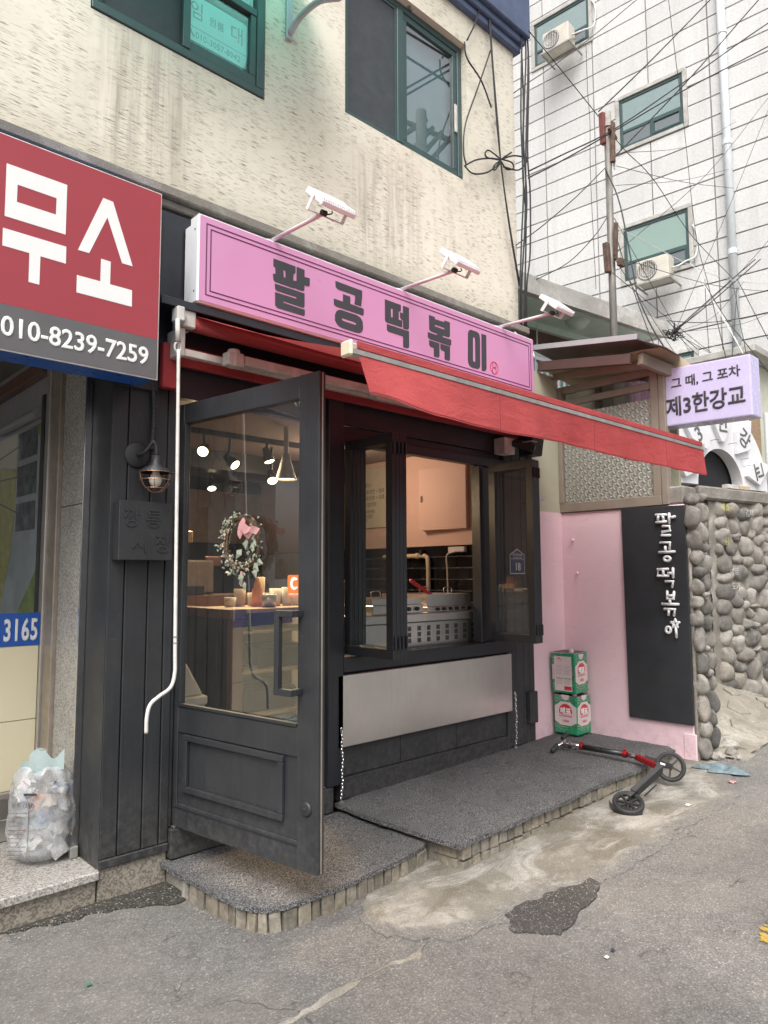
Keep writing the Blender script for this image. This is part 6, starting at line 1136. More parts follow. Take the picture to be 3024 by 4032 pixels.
def ac(x, z, lab, w_=.80, h_=.47):
    t = thing('air_conditioner', lab, 'air conditioner', tuple(WMx @ Vector((x, -.3, z))), 'air conditioners on the apartment block')
    m = MB(WMx); m.box(x-.32, x+.32, -.62, -.30, z, z+h_); m.build('housing', 'acw', t, bevel=.02, seg=2)
    m = MB(WMx); m.lathe((x-.10, -.622, z+.24), (0, -1, 0), [(.20, 0), (.20, .012), (.185, .012), (.185, .002), (0, .002)], 24); m.build('fan_recess', 'acg', t, smooth=True)
    m = MB(WMx)
    for k in range(9): y_ = (k-4)*.042; L = math.sqrt(max(0, .19**2-y_*y_)); m.cyl((x-.10+y_, -.632, z+.24-L), (x-.10+y_, -.632, z+.24+L), .005, n=5)
    for k in range(1, 4): m.tube([(x-.10+.06*k*math.cos(a), -.63, z+.24+.06*k*math.sin(a)) for a in [i*2*math.pi/18 for i in range(18)]], .004, 5, closed=True)
    m.build('fan_grille', 'acw', t)
    m = MB(WMx)
    for sx in (-.34, .34): m.bar((x+sx, -.66, z-.02), (x+sx, -.02, z-.02), .03, .03); m.bar((x+sx, -.66, z-.02), (x+sx, -.02, z+.42), .02, .02)
    m.bar((x-.34, -.65, z-.02), (x+.34, -.65, z-.02), .03, .03); m.bar((x-.34, -.3, z-.02), (x+.34, -.3, z-.02), .03, .03); m.build('wall_bracket', 'galv', t)
    m = MB(WMx); m.tube(smooth_path([(x+.32, -.45, z+.22), (x+.45, -.40, z+.25), (x+.52, -.25, z+.36), (x+.66, -.06, z+.5), (x+.70, -.05, z+.9), (x+.62, -.04, z+1.15)], 5), .018, 7); m.build('pipe_sleeve', 'cable_w', t, smooth=True)
ac(-1.80, 13.36, 'air conditioner unit on a bracket at the upper left window of the apartment block'); ac(.16, 7.40, 'air conditioner unit on a bracket below the mint window')

# ---------------------------------------------------------------- service pole and wires
po = thing('service_pole', 'thin rusty steel service pole rising behind the lean-to roof', 'pole', (7.0, 3.8, 2.4))
MB().cyl((7.12, 3.86, 2.4), (6.815, 3.69, 6.46), .042, .036, 14).build('shaft', 'pole', po, smooth=True)
m = MB()
for k in range(6): m.cyl((6.81, 3.685, 6.46+k*.028), (6.809, 3.685, 6.482+k*.028), .040, .044, 12)
m.build('insulator', 'whitedirty', po)
MB().bar((6.829,3.64,6.50),(6.85,3.66,6.06), .055, .05, up=(0,1,0)).build('cable_tray', 'rust', po, bevel=.006); MB().bar((6.875,3.65,6.38),(6.89,3.66,6.0), .02, .02, up=(0,1,0)).build('white_conduit', 'pipe', po)
MB().bar((6.758,3.715,6.61),(6.79,3.726,6.27), .065, .06, up=(0,1,0)).build('junction_box', plain('red_rust', (.20, .06, .05), .7, var=.4, vscale=18), po, bevel=.008); MB().bar((6.827,3.758,5.18),(6.863,3.762,4.86), .065, .06, up=(0,1,0)).build('junction_box', 'rust', po, bevel=.008)
MB().bar((6.881,3.66,5.39),(6.898,3.69,4.99), .05, .03, up=(0,1,0)).build('ladder_strip', 'rust', po, bevel=.003); MB().box(6.90, 7.0, 3.63, 3.68, 4.92, 5.0).build('step_iron', 'rust', po, bevel=.004)
MB().bar((6.77,3.65,6.42),(6.93,3.65,6.36), .03, .035).build('crossarm', 'rust', po, bevel=.003)
WIRES = [[[6.73,3.74,6.63],[7.62,3.54,7.58],[8.76,3.28,8.84],[9.79,3.0,10.0]],[[10.24,2.58,10.0],[9.21,2.86,8.84],[8.06,3.29,7.44],[7.07,3.67,6.3],[6.82,3.72,6.05]],[[10.43,2.48,9.4],[9.31,2.8,8.54],[7.9,3.31,7.31],[6.87,3.63,6.44],[5.83,3.67,5.71],[5.13,3.55,5.22]],[[10.44,2.5,9.11],[9.33,2.82,8.25],[7.91,3.32,7.22],[6.86,3.64,6.41],[5.83,3.67,5.65],[5.13,3.56,5.16]],[[8.81,3.84,9.55],[8.08,3.92,8.84],[7.22,4.0,7.97],[6.23,3.95,7.03],[5.4,3.72,6.29],[4.99,3.6,5.92]],[[10.24,4.45,10.45],[10.34,4.44,9.74],[10.52,4.42,8.56],[10.26,4.21,6.67],[9.45,3.74,5.46],[6.93,2.61,3.67]],[[5.06,3.47,6.48],[5.72,3.65,6.65],[6.72,3.75,6.59],[7.54,3.88,6.61],[8.36,3.93,6.59],[9.74,4.05,6.35],[11.73,4.25,6.37]],[[6.87,3.75,5.49],[6.64,3.79,5.2],[6.45,4.0,4.92],[6.18,4.28,4.72]],[[6.82,3.73,6.02],[6.24,3.72,5.49],[5.59,3.71,4.94],[5.09,3.68,4.56]],[[6.82,3.73,6.0],[6.73,3.53,5.49],[6.62,3.34,4.56],[6.46,3.24,4.35],[6.39,3.08,3.98],[6.32,2.9,3.66],[6.29,2.82,3.49]],[[6.95,3.7,5.27],[6.83,3.53,4.79],[6.71,3.3,4.16],[6.61,3.16,3.85],[6.46,3.05,3.68]],[[10.24,3.04,5.15],[9.95,3.19,5.05],[9.4,3.45,4.88],[9.0,3.69,4.81],[8.6,3.93,4.8]],[[10.41,3.46,6.01],[9.99,3.63,5.65],[9.32,3.76,5.15],[8.7,3.85,4.7]],[[10.46,3.41,6.01],[10.03,3.58,5.64],[9.35,3.74,5.13],[8.7,3.85,4.69]],[[9.37,3.8,5.53],[9.02,3.51,5.02],[8.15,3.03,4.37],[6.84,2.42,3.64]],[[9.42,3.77,5.46],[8.73,3.27,4.69],[7.69,2.68,3.98],[7.23,2.34,3.53],[7.0,2.18,3.31]],[[10.04,3.58,5.65],[9.41,3.16,4.87],[8.52,2.71,4.16]],[[8.6,3.93,4.81],[8.6,3.81,4.64],[8.6,3.69,4.49],[8.61,3.57,4.35]],[[11.42,4.15,6.19],[10.75,3.87,5.71],[9.78,3.49,5.01],[8.29,2.92,4.22],[6.97,2.44,3.68]],[[11.27,4.03,6.02],[10.25,3.7,5.28],[6.87,2.53,3.65]],[[11.21,4.7,6.62],[10.85,4.4,6.21],[10.01,3.9,5.45],[8.75,3.15,4.36]],[[10.9,4.36,6.15],[10.75,4.3,5.58],[10.61,4.23,4.92]],[[10.2,5.86,10.54],[10.26,5.89,9.72],[10.32,5.9,9.2],[10.39,5.96,8.28],[10.12,5.77,6.2]]]
WLAB = ['heavy black wire from the pole top to the upper right', 'heavy black wire crossing down past the middle window to the pole', 'upper of the two heavy wires running left and right from the pole bracket', 'lower of the two heavy wires running left and right from the pole bracket', 'black wire slanting past the upper air conditioner', 'thin wire dropping beside the right edge of the middle window', 'long thin wire falling from the blue eave to the white drain pipe', 'slack wire from the pole to the concrete eave', 'black wire from the pole down to the corner of the cream building', 'thick wire hanging from the pole in front of the mint window to the lavender sign', 'second wire hanging from the pole to the lean-to roof', 'wire running right from the corner of the concrete eave', 'upper of two parallel wires rising right from the cable tangle', 'lower of two parallel wires rising right from the cable tangle', 'thin white wire running down to the top of the lavender sign', 'black wire crossing behind the right end of the lavender sign', 'wire falling to the right of the white drain pipe', 'short wire from the cable tangle down to the small shed roof', 'wire bowing around the foot of the white drain pipe', 'near vertical wire left of the white drain pipe above the lavender sign', 'white wire dropping from the lower air conditioner', 'thin vertical wire left of the small shed roof', 'thin vertical wire below the upper air conditioner']
for i, P in enumerate(WIRES):
    wh = i in (14, 20); o = MB().tube(smooth_path(P, 6), .0075 if i in (0, 1, 2, 3, 9, 12, 13) else .005, 5).build('overhead_wire', 'cable_w' if wh else 'cable', smooth=True)
    tag(o, WLAB[i], 'wire', 'overhead wires')
tw = thing('drop_wires', 'fan of very thin slack wires between the service pole and the drain pipe', 'wires', (7.0, 3.8, 4.2), 'overhead wires')
rk = random.Random(31)
for k in range(16):
    a = Vector((6.85+rk.uniform(-.05, .1), 3.68, rk.uniform(4.6, 6.5))) if k < 9 else Vector((8.6, 3.84, 4.62)); ex = Vector((rk.uniform(10.8, 12.6), rk.uniform(2.6, 4.4), rk.uniform(3.6, 9.5))); md = a.lerp(ex, .5)+Vector((0, 0, -rk.uniform(.02, .22)))
    MB().tube(smooth_path([a, md, ex], 8), .0034, 4).build('wire', 'cable_w' if k % 7 == 3 else 'cable', tw)
kn = MB(); rk = random.Random(5)
for k in range(9):
    c = Vector((8.60, 3.84, 4.62)); P = [c+Vector((rk.gauss(0, .07), rk.gauss(0, .04), rk.gauss(0, .05))) for _ in range(6)]; kn.tube(smooth_path(P, 4), .005, 5)
tag(kn.build('cable_tangle', 'cable', smooth=True), 'tangled knot of black cable at the corner of the concrete eave', 'cable')
CAB = [[[[4.626,3.64,6.695],[4.527,3.64,6.385],[4.398,3.64,6.128]],[[4.364,3.64,6.095],[4.395,3.64,5.966],[4.582,3.64,5.856],[4.716,3.64,5.673]],[[4.686,3.64,6.714],[4.731,3.64,6.214],[4.785,3.64,5.611],[4.834,3.64,5.242],[4.927,3.64,4.734],[5.068,3.64,4.16]],[[4.71,3.64,6.728],[4.742,3.64,6.172],[4.807,3.64,5.527],[4.844,3.64,5.168],[4.95,3.64,4.664],[5.081,3.64,4.163]],[[4.719,3.64,6.208],[4.535,3.64,5.771],[4.36,3.64,5.356],[4.333,3.64,5.107],[4.363,3.64,5.002]],[[4.341,3.64,4.986],[4.496,3.64,5.102],[4.68,3.64,5.193],[4.835,3.64,5.25],[5.022,3.64,5.36],[5.229,3.64,5.43]],[[4.341,3.64,4.986],[4.449,3.64,4.963],[4.63,3.64,5.043],[4.773,3.64,5.162],[4.847,3.64,5.255],[4.997,3.64,5.381]],[[4.835,3.64,5.25],[4.682,3.64,5.263],[4.623,3.64,5.223],[4.645,3.64,5.186],[4.834,3.64,5.242]],[[4.834,3.64,5.242],[4.737,3.64,5.148],[4.748,3.64,5.114],[4.846,3.64,5.231]],[[4.847,3.64,5.255],[4.994,3.64,5.285],[5.018,3.64,5.239],[4.917,3.64,5.19],[4.841,3.64,5.229]],[[5.229,3.64,5.439],[5.227,3.64,5.389],[5.094,3.64,5.254],[4.869,3.64,5.194]]],[[[5.118,3.62,6.766],[5.164,3.62,6.6],[5.122,3.62,5.756],[5.138,3.62,5.119],[5.095,3.62,4.629],[5.053,3.62,4.149]],[[5.17,3.62,6.754],[5.225,3.62,6.466],[5.155,3.62,5.609],[5.184,3.62,4.977],[5.115,3.62,4.478],[5.078,3.62,4.156]],[[5.196,3.62,6.752],[5.26,3.62,6.485],[5.192,3.62,5.544],[5.152,3.62,4.806],[5.078,3.62,4.156]],[[5.237,3.62,6.775],[5.265,3.62,6.32],[5.215,3.62,5.473],[5.24,3.62,5.078],[5.218,3.62,4.511],[5.155,3.62,4.178]],[[5.144,3.62,6.756],[5.167,3.62,5.94],[5.131,3.62,5.276],[5.165,3.62,4.811],[5.129,3.62,4.171]]]]
cb_ = thing('cable_loop', 'coiled black cable tied on the cream wall beside the upper window', 'cable', (4.75, 3.66, 5.2))
for P in CAB[0]: MB().tube(smooth_path(P, 6), .007, 6).build('cable', 'cable', cb_, smooth=True)
MB().cyl((4.86, 3.699, 5.63), (4.86, 3.69, 5.63), .03, n=12).build('wall_patch', 'whitedirty', cb_)
cv = thing('cable_bundle', 'bundle of black cables hanging down the corner of the cream building', 'cable', (5.12, 3.62, 4.2))
for P in CAB[1]: MB().tube(smooth_path(P+[[P[-1][0]+.01, 3.64, 3.8]], 6), .008, 6).build('cable', 'cable', cv, smooth=True)
MB().tube(smooth_path([(4.93, 3.60, 3.70), (5.0, 3.56, 3.62), (5.03, 3.50, 3.55), (5.0, 3.45, 3.45)], 5), .007, 6).build('cable', 'cable_w', cv, smooth=True)

# ---------------------------------------------------------------- oil cans
def can(base, rotz, tilt, lab, h=.335, back=False):
    t = thing('oil_can', lab, 'oil can', tuple(base), 'cooking oil cans in the pink corner'); w_, d_ = .222, .23
    CM = T(*base) @ Matrix.Rotation(rad(tilt), 4, 'Y') @ Matrix.Rotation(rad(rotz), 4, 'Z')     # origin at the near corner; x right, y back
    MB(CM).box(0, w_, 0, d_, .0, h).build('body', 'cangreen', t, bevel=.012, seg=2)
    MB(CM).box(.006, w_-.006, .006, d_-.006, h+.0005, h+.003).build('lid', 'cantop', t); MB(CM).tube([(.003,.003,h),(w_-.003,.003,h),(w_-.003,d_-.003,h),(.003,d_-.003,h)], .004, 6, closed=True).build('seam', 'cantin', t)
    MB(CM).lathe((.06, .06, h+.002), (0, 0, 1), [(.022, 0), (.022, .02), (.014, .025), (.014, .032), (0, .033)], 14).build('spout_cap', 'frostplastic', t, smooth=True)
    for F, W_, info in ((CM @ T(0, -.0006, 0) @ FRONT, w_, False), (CM @ T(-.0006, d_, 0) @ SIDE, d_, back)):
        k = W_
        if not info:
            shape('label', [[(.03*k,.13*1.0),(.03*k,.235),(.16*k,.25),(.30*k,.275),(.70*k,.275),(.84*k,.25),(.97*k,.235),(.97*k,.105),(.84*k,.09),(.72*k,.075),(.28*k,.075),(.16*k,.09),(.03*k,.105)]], 'canpink', F, t, ext=.0005)
            shape('emblem', [[(k*.5+.065*math.cos(a), .195+.062*math.sin(a)) for a in [rad(-25)+i*rad(230)/22 for i in range(23)]]], 'canred', F @ T(0, 0, .001), t, ext=.0004)
            text('brand_lettering', '해표', .062, 'letters', F @ T(k*.5, .172, .0018), t, ext=.0003, off=.003, align='CENTER', sx=.95); text('lettering', '식용유', .026, 'redink', F @ T(k*.5, .102, .001), t, ext=.0003, off=.0006, align='CENTER', sx=.95)
            for z in (.155, .147): shape('stripe', [rect(k*.22, k*.78, z, z+.004)], 'redink', F @ T(0, 0, .001), t, ext=.0004)
            for dz in (.0, .021):
                for z0, up_ in ((.065-dz, 1), (.285+dz, -1)):
                    P = [(.02*k, z0+.012*up_+.004), (.16*k, z0+.012*up_), (.30*k, z0-.008*up_), (.70*k, z0-.008*up_), (.84*k, z0+.012*up_), (.98*k, z0+.012*up_+.004)]
                    P = [(x, z) for x, z in P]; shape('wave_line', [P+[(x, z+.0035) for x, z in reversed(P)]], 'cantin', F, t, ext=.0004)
            shape('burst', [[(k*.5+(.048 if i % 2 else .036)*math.cos(math.pi+i*math.pi/16), .334+(.052 if i % 2 else .038)*math.sin(math.pi+i*math.pi/16)) for i in range(17)]], 'canpink', F, t, ext=.0005)
        else:
            shape('tin_band', [rect(.03*k, .97*k, .115, .245)], 'cantin', F, t, ext=.0003); shape('label', [rect(.13*k, .86*k, .02, .318)], 'canpink', F @ T(0, 0, .0006), t, ext=.0004)
            shape('emblem', [[(k*.34+.022*math.cos(a), .285+.02*math.sin(a)) for a in [rad(-25)+i*rad(230)/16 for i in range(17)]]], 'canred', F @ T(0, 0, .0014), t, ext=.0003); text('brand_lettering', '해표', .02, 'letters', F @ T(k*.34, .278, .002), t, ext=.0002, off=.0008, align='CENTER')
            for i, (a, b) in enumerate(((.19, .48), (.53, .82))):
                for j in range(7): shape('print_line', [rect(a*k, (b-.03*(j % 3))*k, .235-j*.012, .238-j*.012)], 'canline', F @ T(0, 0, .0014), t, ext=.0002)
                shape('print_bar', [rect(a*k, b*k, .125, .131)], 'cangreen', F @ T(0, 0, .0014), t, ext=.0002)
                for j in range(4): shape('print_line', [rect(a*k, (b-.02*j)*k, .115-j*.012, .118-j*.012)], 'canline', F @ T(0, 0, .0014), t, ext=.0002)
            shape('print_block', [rect(.53*k, .84*k, .03, .062)], 'canred', F @ T(0, 0, .0014), t, ext=.0002)
            for z in (.30, .275, .075, .05):
                for a, b in ((.02, .125), (.865, .98)): shape('wave_line', [rect(a*k, b*k, z, z+.0035)], 'cantin', F, t, ext=.0004)
    return t
can((5.475, 3.425, .226), 0, 0, 'lower green and white cooking oil can standing on the mat', .325); can((5.470, 3.43, .575), 3, -1.2, 'upper cooking oil can with a paper ingredients label stacked on the other', .345, True)

# ---------------------------------------------------------------- kick scooter lying on its side
sc_ = thing('kick_scooter', 'black kick scooter with red joints lying on its side', 'kick scooter', (4.75, 2.55, .1))
def wheel(c, ax, r, spokes, nm):
    c, ax = Vector(c), Vector(ax).normalized(); u = ax.orthogonal().normalized(); v = ax.cross(u)
    root = MB().lathe(c-ax*.016, ax, [(r-.022, 0), (r-.006, .001), (r, .009), (r+.001, .016), (r, .023), (r-.006, .031), (r-.022, .032), (r-.024, .016), (r-.022, 0)], 40).build('wheel', 'rubber', sc_, smooth=True)
    MB().lathe(c-ax*.012, ax, [(r-.030, 0), (r-.0235, .0), (r-.0235, .024), (r-.030, .024), (r-.032, .012), (r-.030, 0)], 36).build('rim', 'alloyblk', root, smooth=True)
    m = MB(); m.cyl(c-ax*.017, c+ax*.017, .021, n=16)
    for k in range(spokes):
        a = 2*math.pi*k/spokes+.4; d = u*math.cos(a)+v*math.sin(a); m.bar(c+d*.015, c+d*(r-.026), .013, .016, up=ax)
    m.build('spokes', 'alloyblk', root, bevel=.002); MB().cyl(c+ax*.0175, c+ax*.021, .008, n=10).build('axle_bolt', 'chrome', root)
RA = Vector((-.36, -.25, .9)).normalized(); RC = Vector((4.44, 2.415, .118)); wheel(RC, RA, .100, 8, 'rear'); FA = Vector((-.86, -.40, .30)).normalized(); FC = Vector((5.055, 2.415, .237)); wheel(FC, FA, .102, 5, 'front')
hd = Vector((5.04, 2.60, .262)); cl = Vector((5.06, 2.765, .262)); tp = Vector((5.055, 3.13, .258)); tb_ = Vector((5.05, 3.285, .262))
MB().cyl(cl, tp, .0205, n=14).build('stem_tube', 'alloyblk', sc_, smooth=True); MB().cyl(tp, tb_, .013, n=12).build('inner_tube', 'chrome', sc_, smooth=True); MB().cyl(hd, cl, .017, n=12).build('steerer', 'chrome', sc_, smooth=True)
for p, d in ((tp, 1), (cl, 1)): q = (tb_-hd).normalized(); MB().cyl(p-q*.014, p+q*.014, .0265, n=16).bar(p+Vector((0, 0, .024)), p+Vector((0, 0, .04)), .02, .012, up=(0, 1, 0)).build('clamp', 'anored', sc_, bevel=.002)
P = [hd+(FC-hd)*t for t in (0, .08, .16, .24, .32, .40)]; MB().tube(smooth_path(P, 3), [.026 if i % 2 else .021 for i in range(16)], 12).build('rubber_boot', 'rubber', sc_)
bq = hd+(FC-hd)*.38
for s in (-1, 1): MB().bar(bq+FA*.024*s, FC+FA*.024*s+(FC-hd).normalized()*.012, .034, .007, up=FA).build('fork_blade', 'alloyblk', sc_, bevel=.002)
MB().bar(bq-FA*.028, bq+FA*.028, .035, .03).build('fork_crown', 'alloyblk', sc_, bevel=.004); MB().bar(bq+FA*.0285+(FC-hd)*.1, bq+FA*.0285+(FC-hd)*.42, .014, .002, up=FA).build('decal', 'letters', sc_)
g0, g1 = Vector((4.885, 3.292, .222)), Vector((5.195, 3.352, .300)); mid = tb_; MB().tube([g0.lerp(g1, .25), mid, g0.lerp(g1, .78)], .012, 10).build('handlebar', 'chrome', sc_, smooth=True); MB().cyl(mid-(g1-g0).normalized()*.025, mid+(g1-g0).normalized()*.025, .019, n=12).build('t_joint', 'chrome', sc_)
for a, b in ((g0, g0.lerp(g1, .33)), (g0.lerp(g1, .70), g1)): MB().tube([a, a.lerp(b, .06), a.lerp(b, .5), a.lerp(b, .94), b], [.015, .0195, .0180, .0195, .015], 12).build('grip', 'rubber', sc_, smooth=True)
MB().tube(smooth_path([mid+Vector((-.05, -.01, -.01)), mid+Vector((-.05, -.07, -.02)), mid+Vector((-.03, -.13, -.03)), tp+Vector((-.02, .03, -.02)), cl+Vector((-.028, .05, -.01)), hd+Vector((-.03, .0, 0))], 5), .0035, 6).build('brake_cable', 'cable', sc_, smooth=True); MB().bar(mid+Vector((-.06, -.015, .0)), mid+Vector((-.015, -.075, -.01)), .010, .008).build('brake_lever', 'alloyblk', sc_, bevel=.002); MB().ball(mid+Vector((.03, -.03, -.03)), .018, n=10, m=7).build('bell', 'alloyblk', sc_, smooth=True)
dk0, dk1 = RC+Vector((.03, .0, .03)), Vector((4.86, 2.385, .262)); ld = (dk1-dk0).normalized(); wx = (RA-ld*RA.dot(ld)).normalized(); tx = ld.cross(wx)
def dk(s, a, b, w0, w1, t0_, t1_): return MB().hexa([dk0+ld*a_+wx*b_+tx*c_ for a_, b_, c_ in ((a,w0,t0_),(b,w0,t0_),(b,w1,t0_),(a,w1,t0_),(a,w0,t1_),(b,w0,t1_),(b,w1,t1_),(a,w1,t1_))])
L_ = (dk1-dk0).length
dk(0, .06, L_, -.036, .036, -.012, .012).build('deck', 'rubber', sc_, bevel=.006); dk(0, .02, L_-.02, .0365, .047, -.017, .017).build('deck_rail', 'gripgrey', sc_, bevel=.003); dk(0, -.03, .10, .026, .034, -.016, .016).build('rear_fork', 'gripgrey', sc_, bevel=.004); dk(0, -.03, .10, -.034, -.026, -.016, .016).build('rear_fork', 'gripgrey', sc_, bevel=.004)
dk(0, .14, .30, -.06, -.05, .02, .03).build('kickstand', 'alloyblk', sc_, bevel=.003)
MB().bar(hd+Vector((.0, .06, .0)), Vector((4.90, 2.43, .262)), .04, .042).build('folding_bracket', 'anored', sc_, bevel=.006); MB().bar(Vector((4.915, 2.445, .266)), Vector((4.84, 2.39, .25)), .036, .05).build('folding_hinge', 'gripgrey', sc_, bevel=.005)
u_ = (-ld); vv = RA.cross(u_).normalized(); m = MB(); F_ = []
for i in range(13):
    a = -1.3+i*2.1/12; d = u_*math.cos(a)+vv*math.sin(a)*-1; F_.append((RC+d*.120-RA*.022, RC+d*.120+RA*.022))
for i in range(12): a, b = F_[i], F_[i+1]; n_ = (a[0]-RC).normalized()*.004; m.hexa([a[0], a[1], b[1], b[0], a[0]+n_, a[1]+n_, b[1]+n_, b[0]+n_])
m.build('fender', 'alloyblk', sc_, smooth=False)

# ---------------------------------------------------------------- rubbish bag on the granite step
bg_ = thing('rubbish_bag', 'full clear plastic rubbish bag standing on the granite step', 'rubbish bag', (1.30, 3.96, .16))
BX = Matrix(((.73, .68, 0, 1.295), (-.68, .73, 0, 3.965), (0, 0, 1, .162), (0, 0, 0, 1)))
def bag(u, v):
    a = 2*math.pi*u; t_ = v; prof = [(0, .02), (.04, .11), (.12, .148), (.35, .160), (.60, .155), (.80, .145), (.92, .125), (1, .10)]
    for (p0, r0), (p1, r1) in zip(prof, prof[1:]):
        if p0 <= t_ <= p1: r = r0+(r1-r0)*(t_-p0)/(p1-p0); break
    q = Vector((math.cos(a)*2.0, math.sin(a)*2.0, v*4)); fold = noise.noise(q*1.3)*.012+noise.noise(Vector((math.cos(a)*3, math.sin(a)*3, v*15)))*.007*(.4+v)
    r += fold+(.02*math.sin(a*5+v*2)*max(0, v-.8)*4); z = .002+v*.47+(noise.noise(q*.9)*.03*v)
    return (r*math.cos(a)*1.02, r*math.sin(a)*.80, z)
MB(BX).grid(bag, 56, 36).build('plastic_film', 'film', bg_, smooth=True)
rg = random.Random(8); cols = ['paperw', 'foam', 'paperw', 'canpink', 'paperw', 'trashblue', 'foam', 'greymetal', 'trashor', 'paperw', 'boxcard', 'aqua', 'foam', 'trashdk', 'paperw', 'chalk_y']
for k in range(90):
    z = rg.uniform(.03, .40); a = rg.uniform(0, 6.28); rr_ = rg.uniform(.05, .118); c = Vector((rr_*math.cos(a), rr_*.78*math.sin(a), z)); m = MB(BX @ T(*c) @ Matrix.Rotation(rg.uniform(0, 6), 4, (rg.uniform(-1, 1), rg.uniform(-1, 1), rg.uniform(-1, 1))))
    s1, s2 = rg.uniform(.025, .055), rg.uniform(.02, .05)
    m.grid(lambda u, v: ((u-.5)*2*s1, (v-.5)*2*s2, noise.noise(Vector((u*3+k, v*3, k)))*.03), 4, 4); m.build('crumpled_rubbish', cols[k % len(cols)], bg_, smooth=True)
m = MB(BX); m.grid(lambda u, v: (.03+(u-.5)*.19, -.02+.02*math.sin(u*5), .44+v*.085+.03*math.sin(u*7)*v+.02*u), 10, 5); m.build('tied_flap', 'aqua', bg_, smooth=True)
m = MB(BX); m.grid(lambda u, v: (-.06+(u-.5)*.12, .01+.02*math.sin(u*6), .42+v*.07*(1-.5*u)), 8, 4); m.build('tied_flap', 'aqua', bg_, smooth=True); m = MB(BX); m.grid(lambda u, v: (-.01+(u-.5)*.05, .0+.01*math.sin(v*4), .47+v*.09), 4, 4); m.build('tied_flap', 'film', bg_, smooth=True)
BT = BX @ T(-.03, -.126, 0) @ FRONT
text('printing', '봉투 (20ℓ)', .028, 'ink', BT @ T(-.06, .30, .008), bg_, ext=.0003); shape('bar_mark', [rect(.0, .065, .355, .367)], 'ink', BT @ T(0, 0, .006), bg_, ext=.0003); shape('frame_line', [rect(-.075, .03, .325, .327), rect(.027, .030, .03, .325)], 'greysign', BT @ T(0, 0, .006), bg_, ext=.0003)
for j in range(12): shape('print_line', [rect(-.07, .02-.012*(j % 4), .27-j*.02, .273-j*.02)], 'greysign', BT @ T(0, 0, .007), bg_, ext=.0002)

# ---------------------------------------------------------------- small things on the ground
m = MB()
def ragf(u, v):
    a, r = u*2*math.pi, v; R0_ = .13+.05*math.sin(a*2+.6)+.03*math.sin(a*5+1); x, y = .62*R0_*r*math.cos(a), 1.35*R0_*r*math.sin(a)
    x, y = x*math.cos(.45)-y*math.sin(.45), x*math.sin(.45)+y*math.cos(.45); n_ = noise.noise(Vector((x*16, y*16, 3)))
    return (5.60+x, 2.29+y, gz(5.6+x, 2.3)+.010+(.026*(1-r**3)*(1+1.3*n_))+.02*max(0, noise.noise(Vector((x*30, y*12, 7))))*(1-r**6))
m.grid(ragf, 48, 14)
tag(m.build('rag', 'rag', smooth=True), 'crumpled blue grey rag lying at the foot of the pebble pillar', 'rag')
for i, (x, y, r, lab) in enumerate(((5.88, 2.42, .055, 'pale broken stone at the foot of the pebble pillar'), (6.05, 2.38, .05, 'grey angular stone chunk beside the pebble pillar'), (5.99, 2.30, .03, 'small pale stone chip beside the blue grey rag'), (6.2, 2.45, .07, 'flat grey slab fragment at the alley mouth'))):
    bm = bmesh.new(); bmesh.ops.create_icosphere(bm, subdivisions=2, radius=1); rs_ = random.Random(i+3)
    for v in bm.verts: v.co *= 1+.35*noise.noise(v.co*1.4+Vector((i*5, 0, 0)))
    me = bpy.data.meshes.new('stone'); bm.to_mesh(me); bm.free(); me.materials.append(MAT['skin' if i != 1 else 'pebble']); o = bpy.data.objects.new('stone', me); o.matrix_world = T(x, y, alley(x, y)+r*.45) @ Matrix.Diagonal((r*1.2, r, r*.65, 1)); link(o); tag(o, lab, 'stone')
lit = [(5.38, 2.12, .030, 'ribbon', 'pink printed wrapper on the ground near the blue grey rag'), (2.81, 1.65, .012, 'paperw', 'crumpled white paper scrap on the right of the asphalt'), (2.88, 1.66, .011, 'numplate', 'tiny blue plastic scrap on the asphalt'), (4.75, 2.16, .022, 'paperw', 'white scrap on the concrete strip near the scooter wheel')]
lit += [(1.165, 2.95, .010, 'cangreen', 'tiny green plastic scrap on the asphalt near the granite step'), (.62, 2.35, .016, 'paperw', 'white scrap on the asphalt at the lower left')]
for i, (x, y, r, mt, lab) in enumerate(lit):
    m = MB(); m.grid(lambda u, v: (x+(u-.5)*2*r, y+(v-.5)*1.5*r, gz(x, y)+.006+abs(noise.noise(Vector((u*2+i, v*2, i))))*r*.7), 5, 5); tag(m.build('litter', mt, smooth=True), lab, 'litter')
rgv = random.Random(14); m = MB()
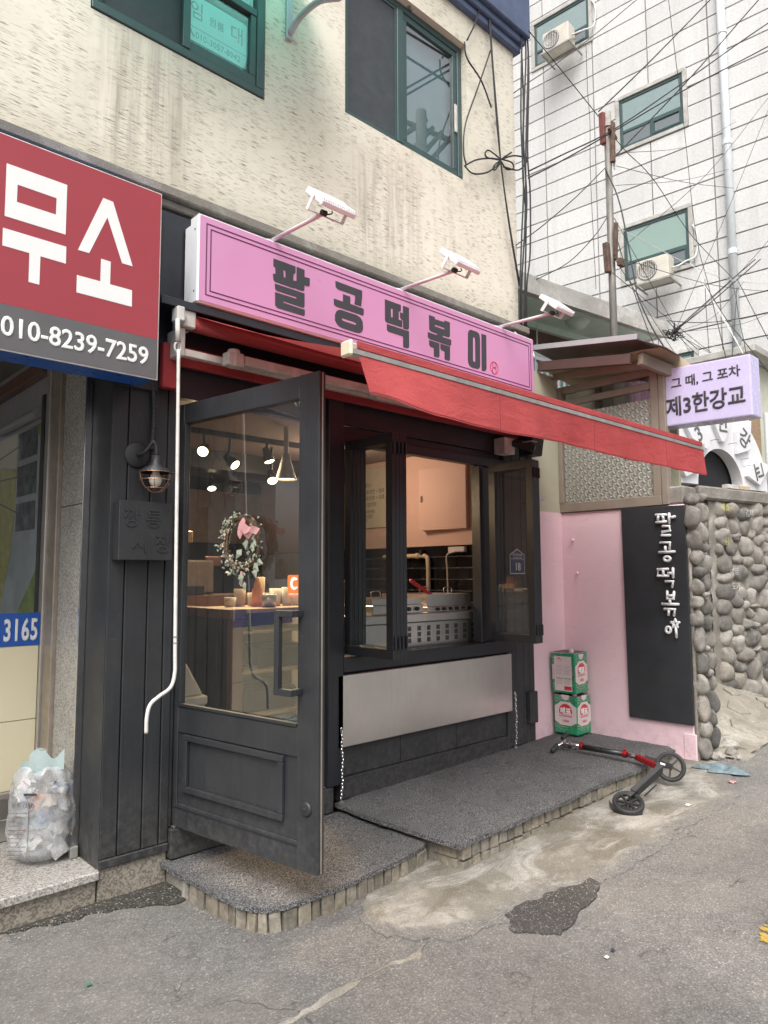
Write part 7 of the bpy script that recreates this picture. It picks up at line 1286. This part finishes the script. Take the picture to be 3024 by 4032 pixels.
for k in range(420):
    t_ = rgv.random(); 
    if k < 170: x, y = 1.02+t_*.8, 3.62-rgv.random()**2*.15-(.06 if t_ > .6 else 0)
    elif k < 260: x, y = 1.80+rgv.uniform(0, .25), 3.4-t_*.6-rgv.random()*.05; x -= .05
    elif k < 350: x, y = rgv.uniform(3.0, 5.4), 2.60-rgv.random()**2*.4
    else: x, y = rgv.uniform(.8, 4.5), rgv.uniform(1.2, 2.4)
    r = rgv.uniform(.002, .006); z = gz(x, y)+r*.4+.001; a = rgv.uniform(0, 6); c_, s_ = math.cos(a)*r, math.sin(a)*r
    m.add([(x+c_, y+s_, z), (x-s_, y+c_, z), (x-c_, y-s_, z), (x+s_, y-c_, z), (x, y, z+r*.7), (x, y, z-r*.7)], [(0,1,4),(1,2,4),(2,3,4),(3,0,4),(1,0,5),(2,1,5),(3,2,5),(0,3,5)])
tag(m.build('grit', 'pebble'), 'loose grit and gravel along the step and kerb', 'grit', kind='stuff')
m = MB(); rs_ = random.Random(2)
for k in range(26): x, y = 3.44+rs_.uniform(-.05, .10), 1.22+rs_.uniform(-.05, .06); r = rs_.uniform(.008, .03); m.prism([(x+r*math.cos(a)*rs_.uniform(.6, 1.2), y+r*math.sin(a)*rs_.uniform(.6, 1.2), gz(x, y)-.001) for a in [i*6.283/7 for i in range(7)]], (0, 0, .002+.0001*k))
tag(m.build('road_marking', 'yellowline'), 'flaked yellow road paint at the right edge', kind='structure')
# utility pole across the street, mirrored in the upper window
up_ = thing('utility_pole', 'utility pole with crossarms reflected in the upper window glass', 'utility pole', (9.0, -1.0, 0))
MB().cyl((9.02, -1.02, 0), (8.98, -.98, 10.1), .15, .10, 14).build('shaft', 'concrete', up_, smooth=True)
for a, b in (((8.6, -1.33, 10.0), (9.9, -.2, 9.28)), ((8.55, -1.43, 9.45), (9.05, -.90, 9.95)), ((8.80, -1.23, 9.25), (9.15, -.83, 9.80)), ((8.98, -1.05, 9.22), (9.27, -.72, 9.72)), ((9.12, -.95, 9.15), (9.40, -.62, 9.62))): MB().bar(a, b, .07, .07).build('crossarm', 'rust', up_, bevel=.005)
for P in (((6.5, -2.9, 13.3), (8.63, -1.1, 11.59), (11.5, 1.3, 9.3)), ((6.5, -2.9, 12.9), (8.66, -1.13, 11.14), (11.5, 1.2, 8.85)), ((6.5, -3.4, 8.65), (8.7, -1.17, 10.48), (10.6, .7, 12.0)), ((6.5, -3.4, 8.5), (8.71, -1.18, 10.36), (10.6, .7, 11.9))): MB().tube(smooth_path(P, 5), .022, 6).build('wire', 'cable', up_)
flush_texts()
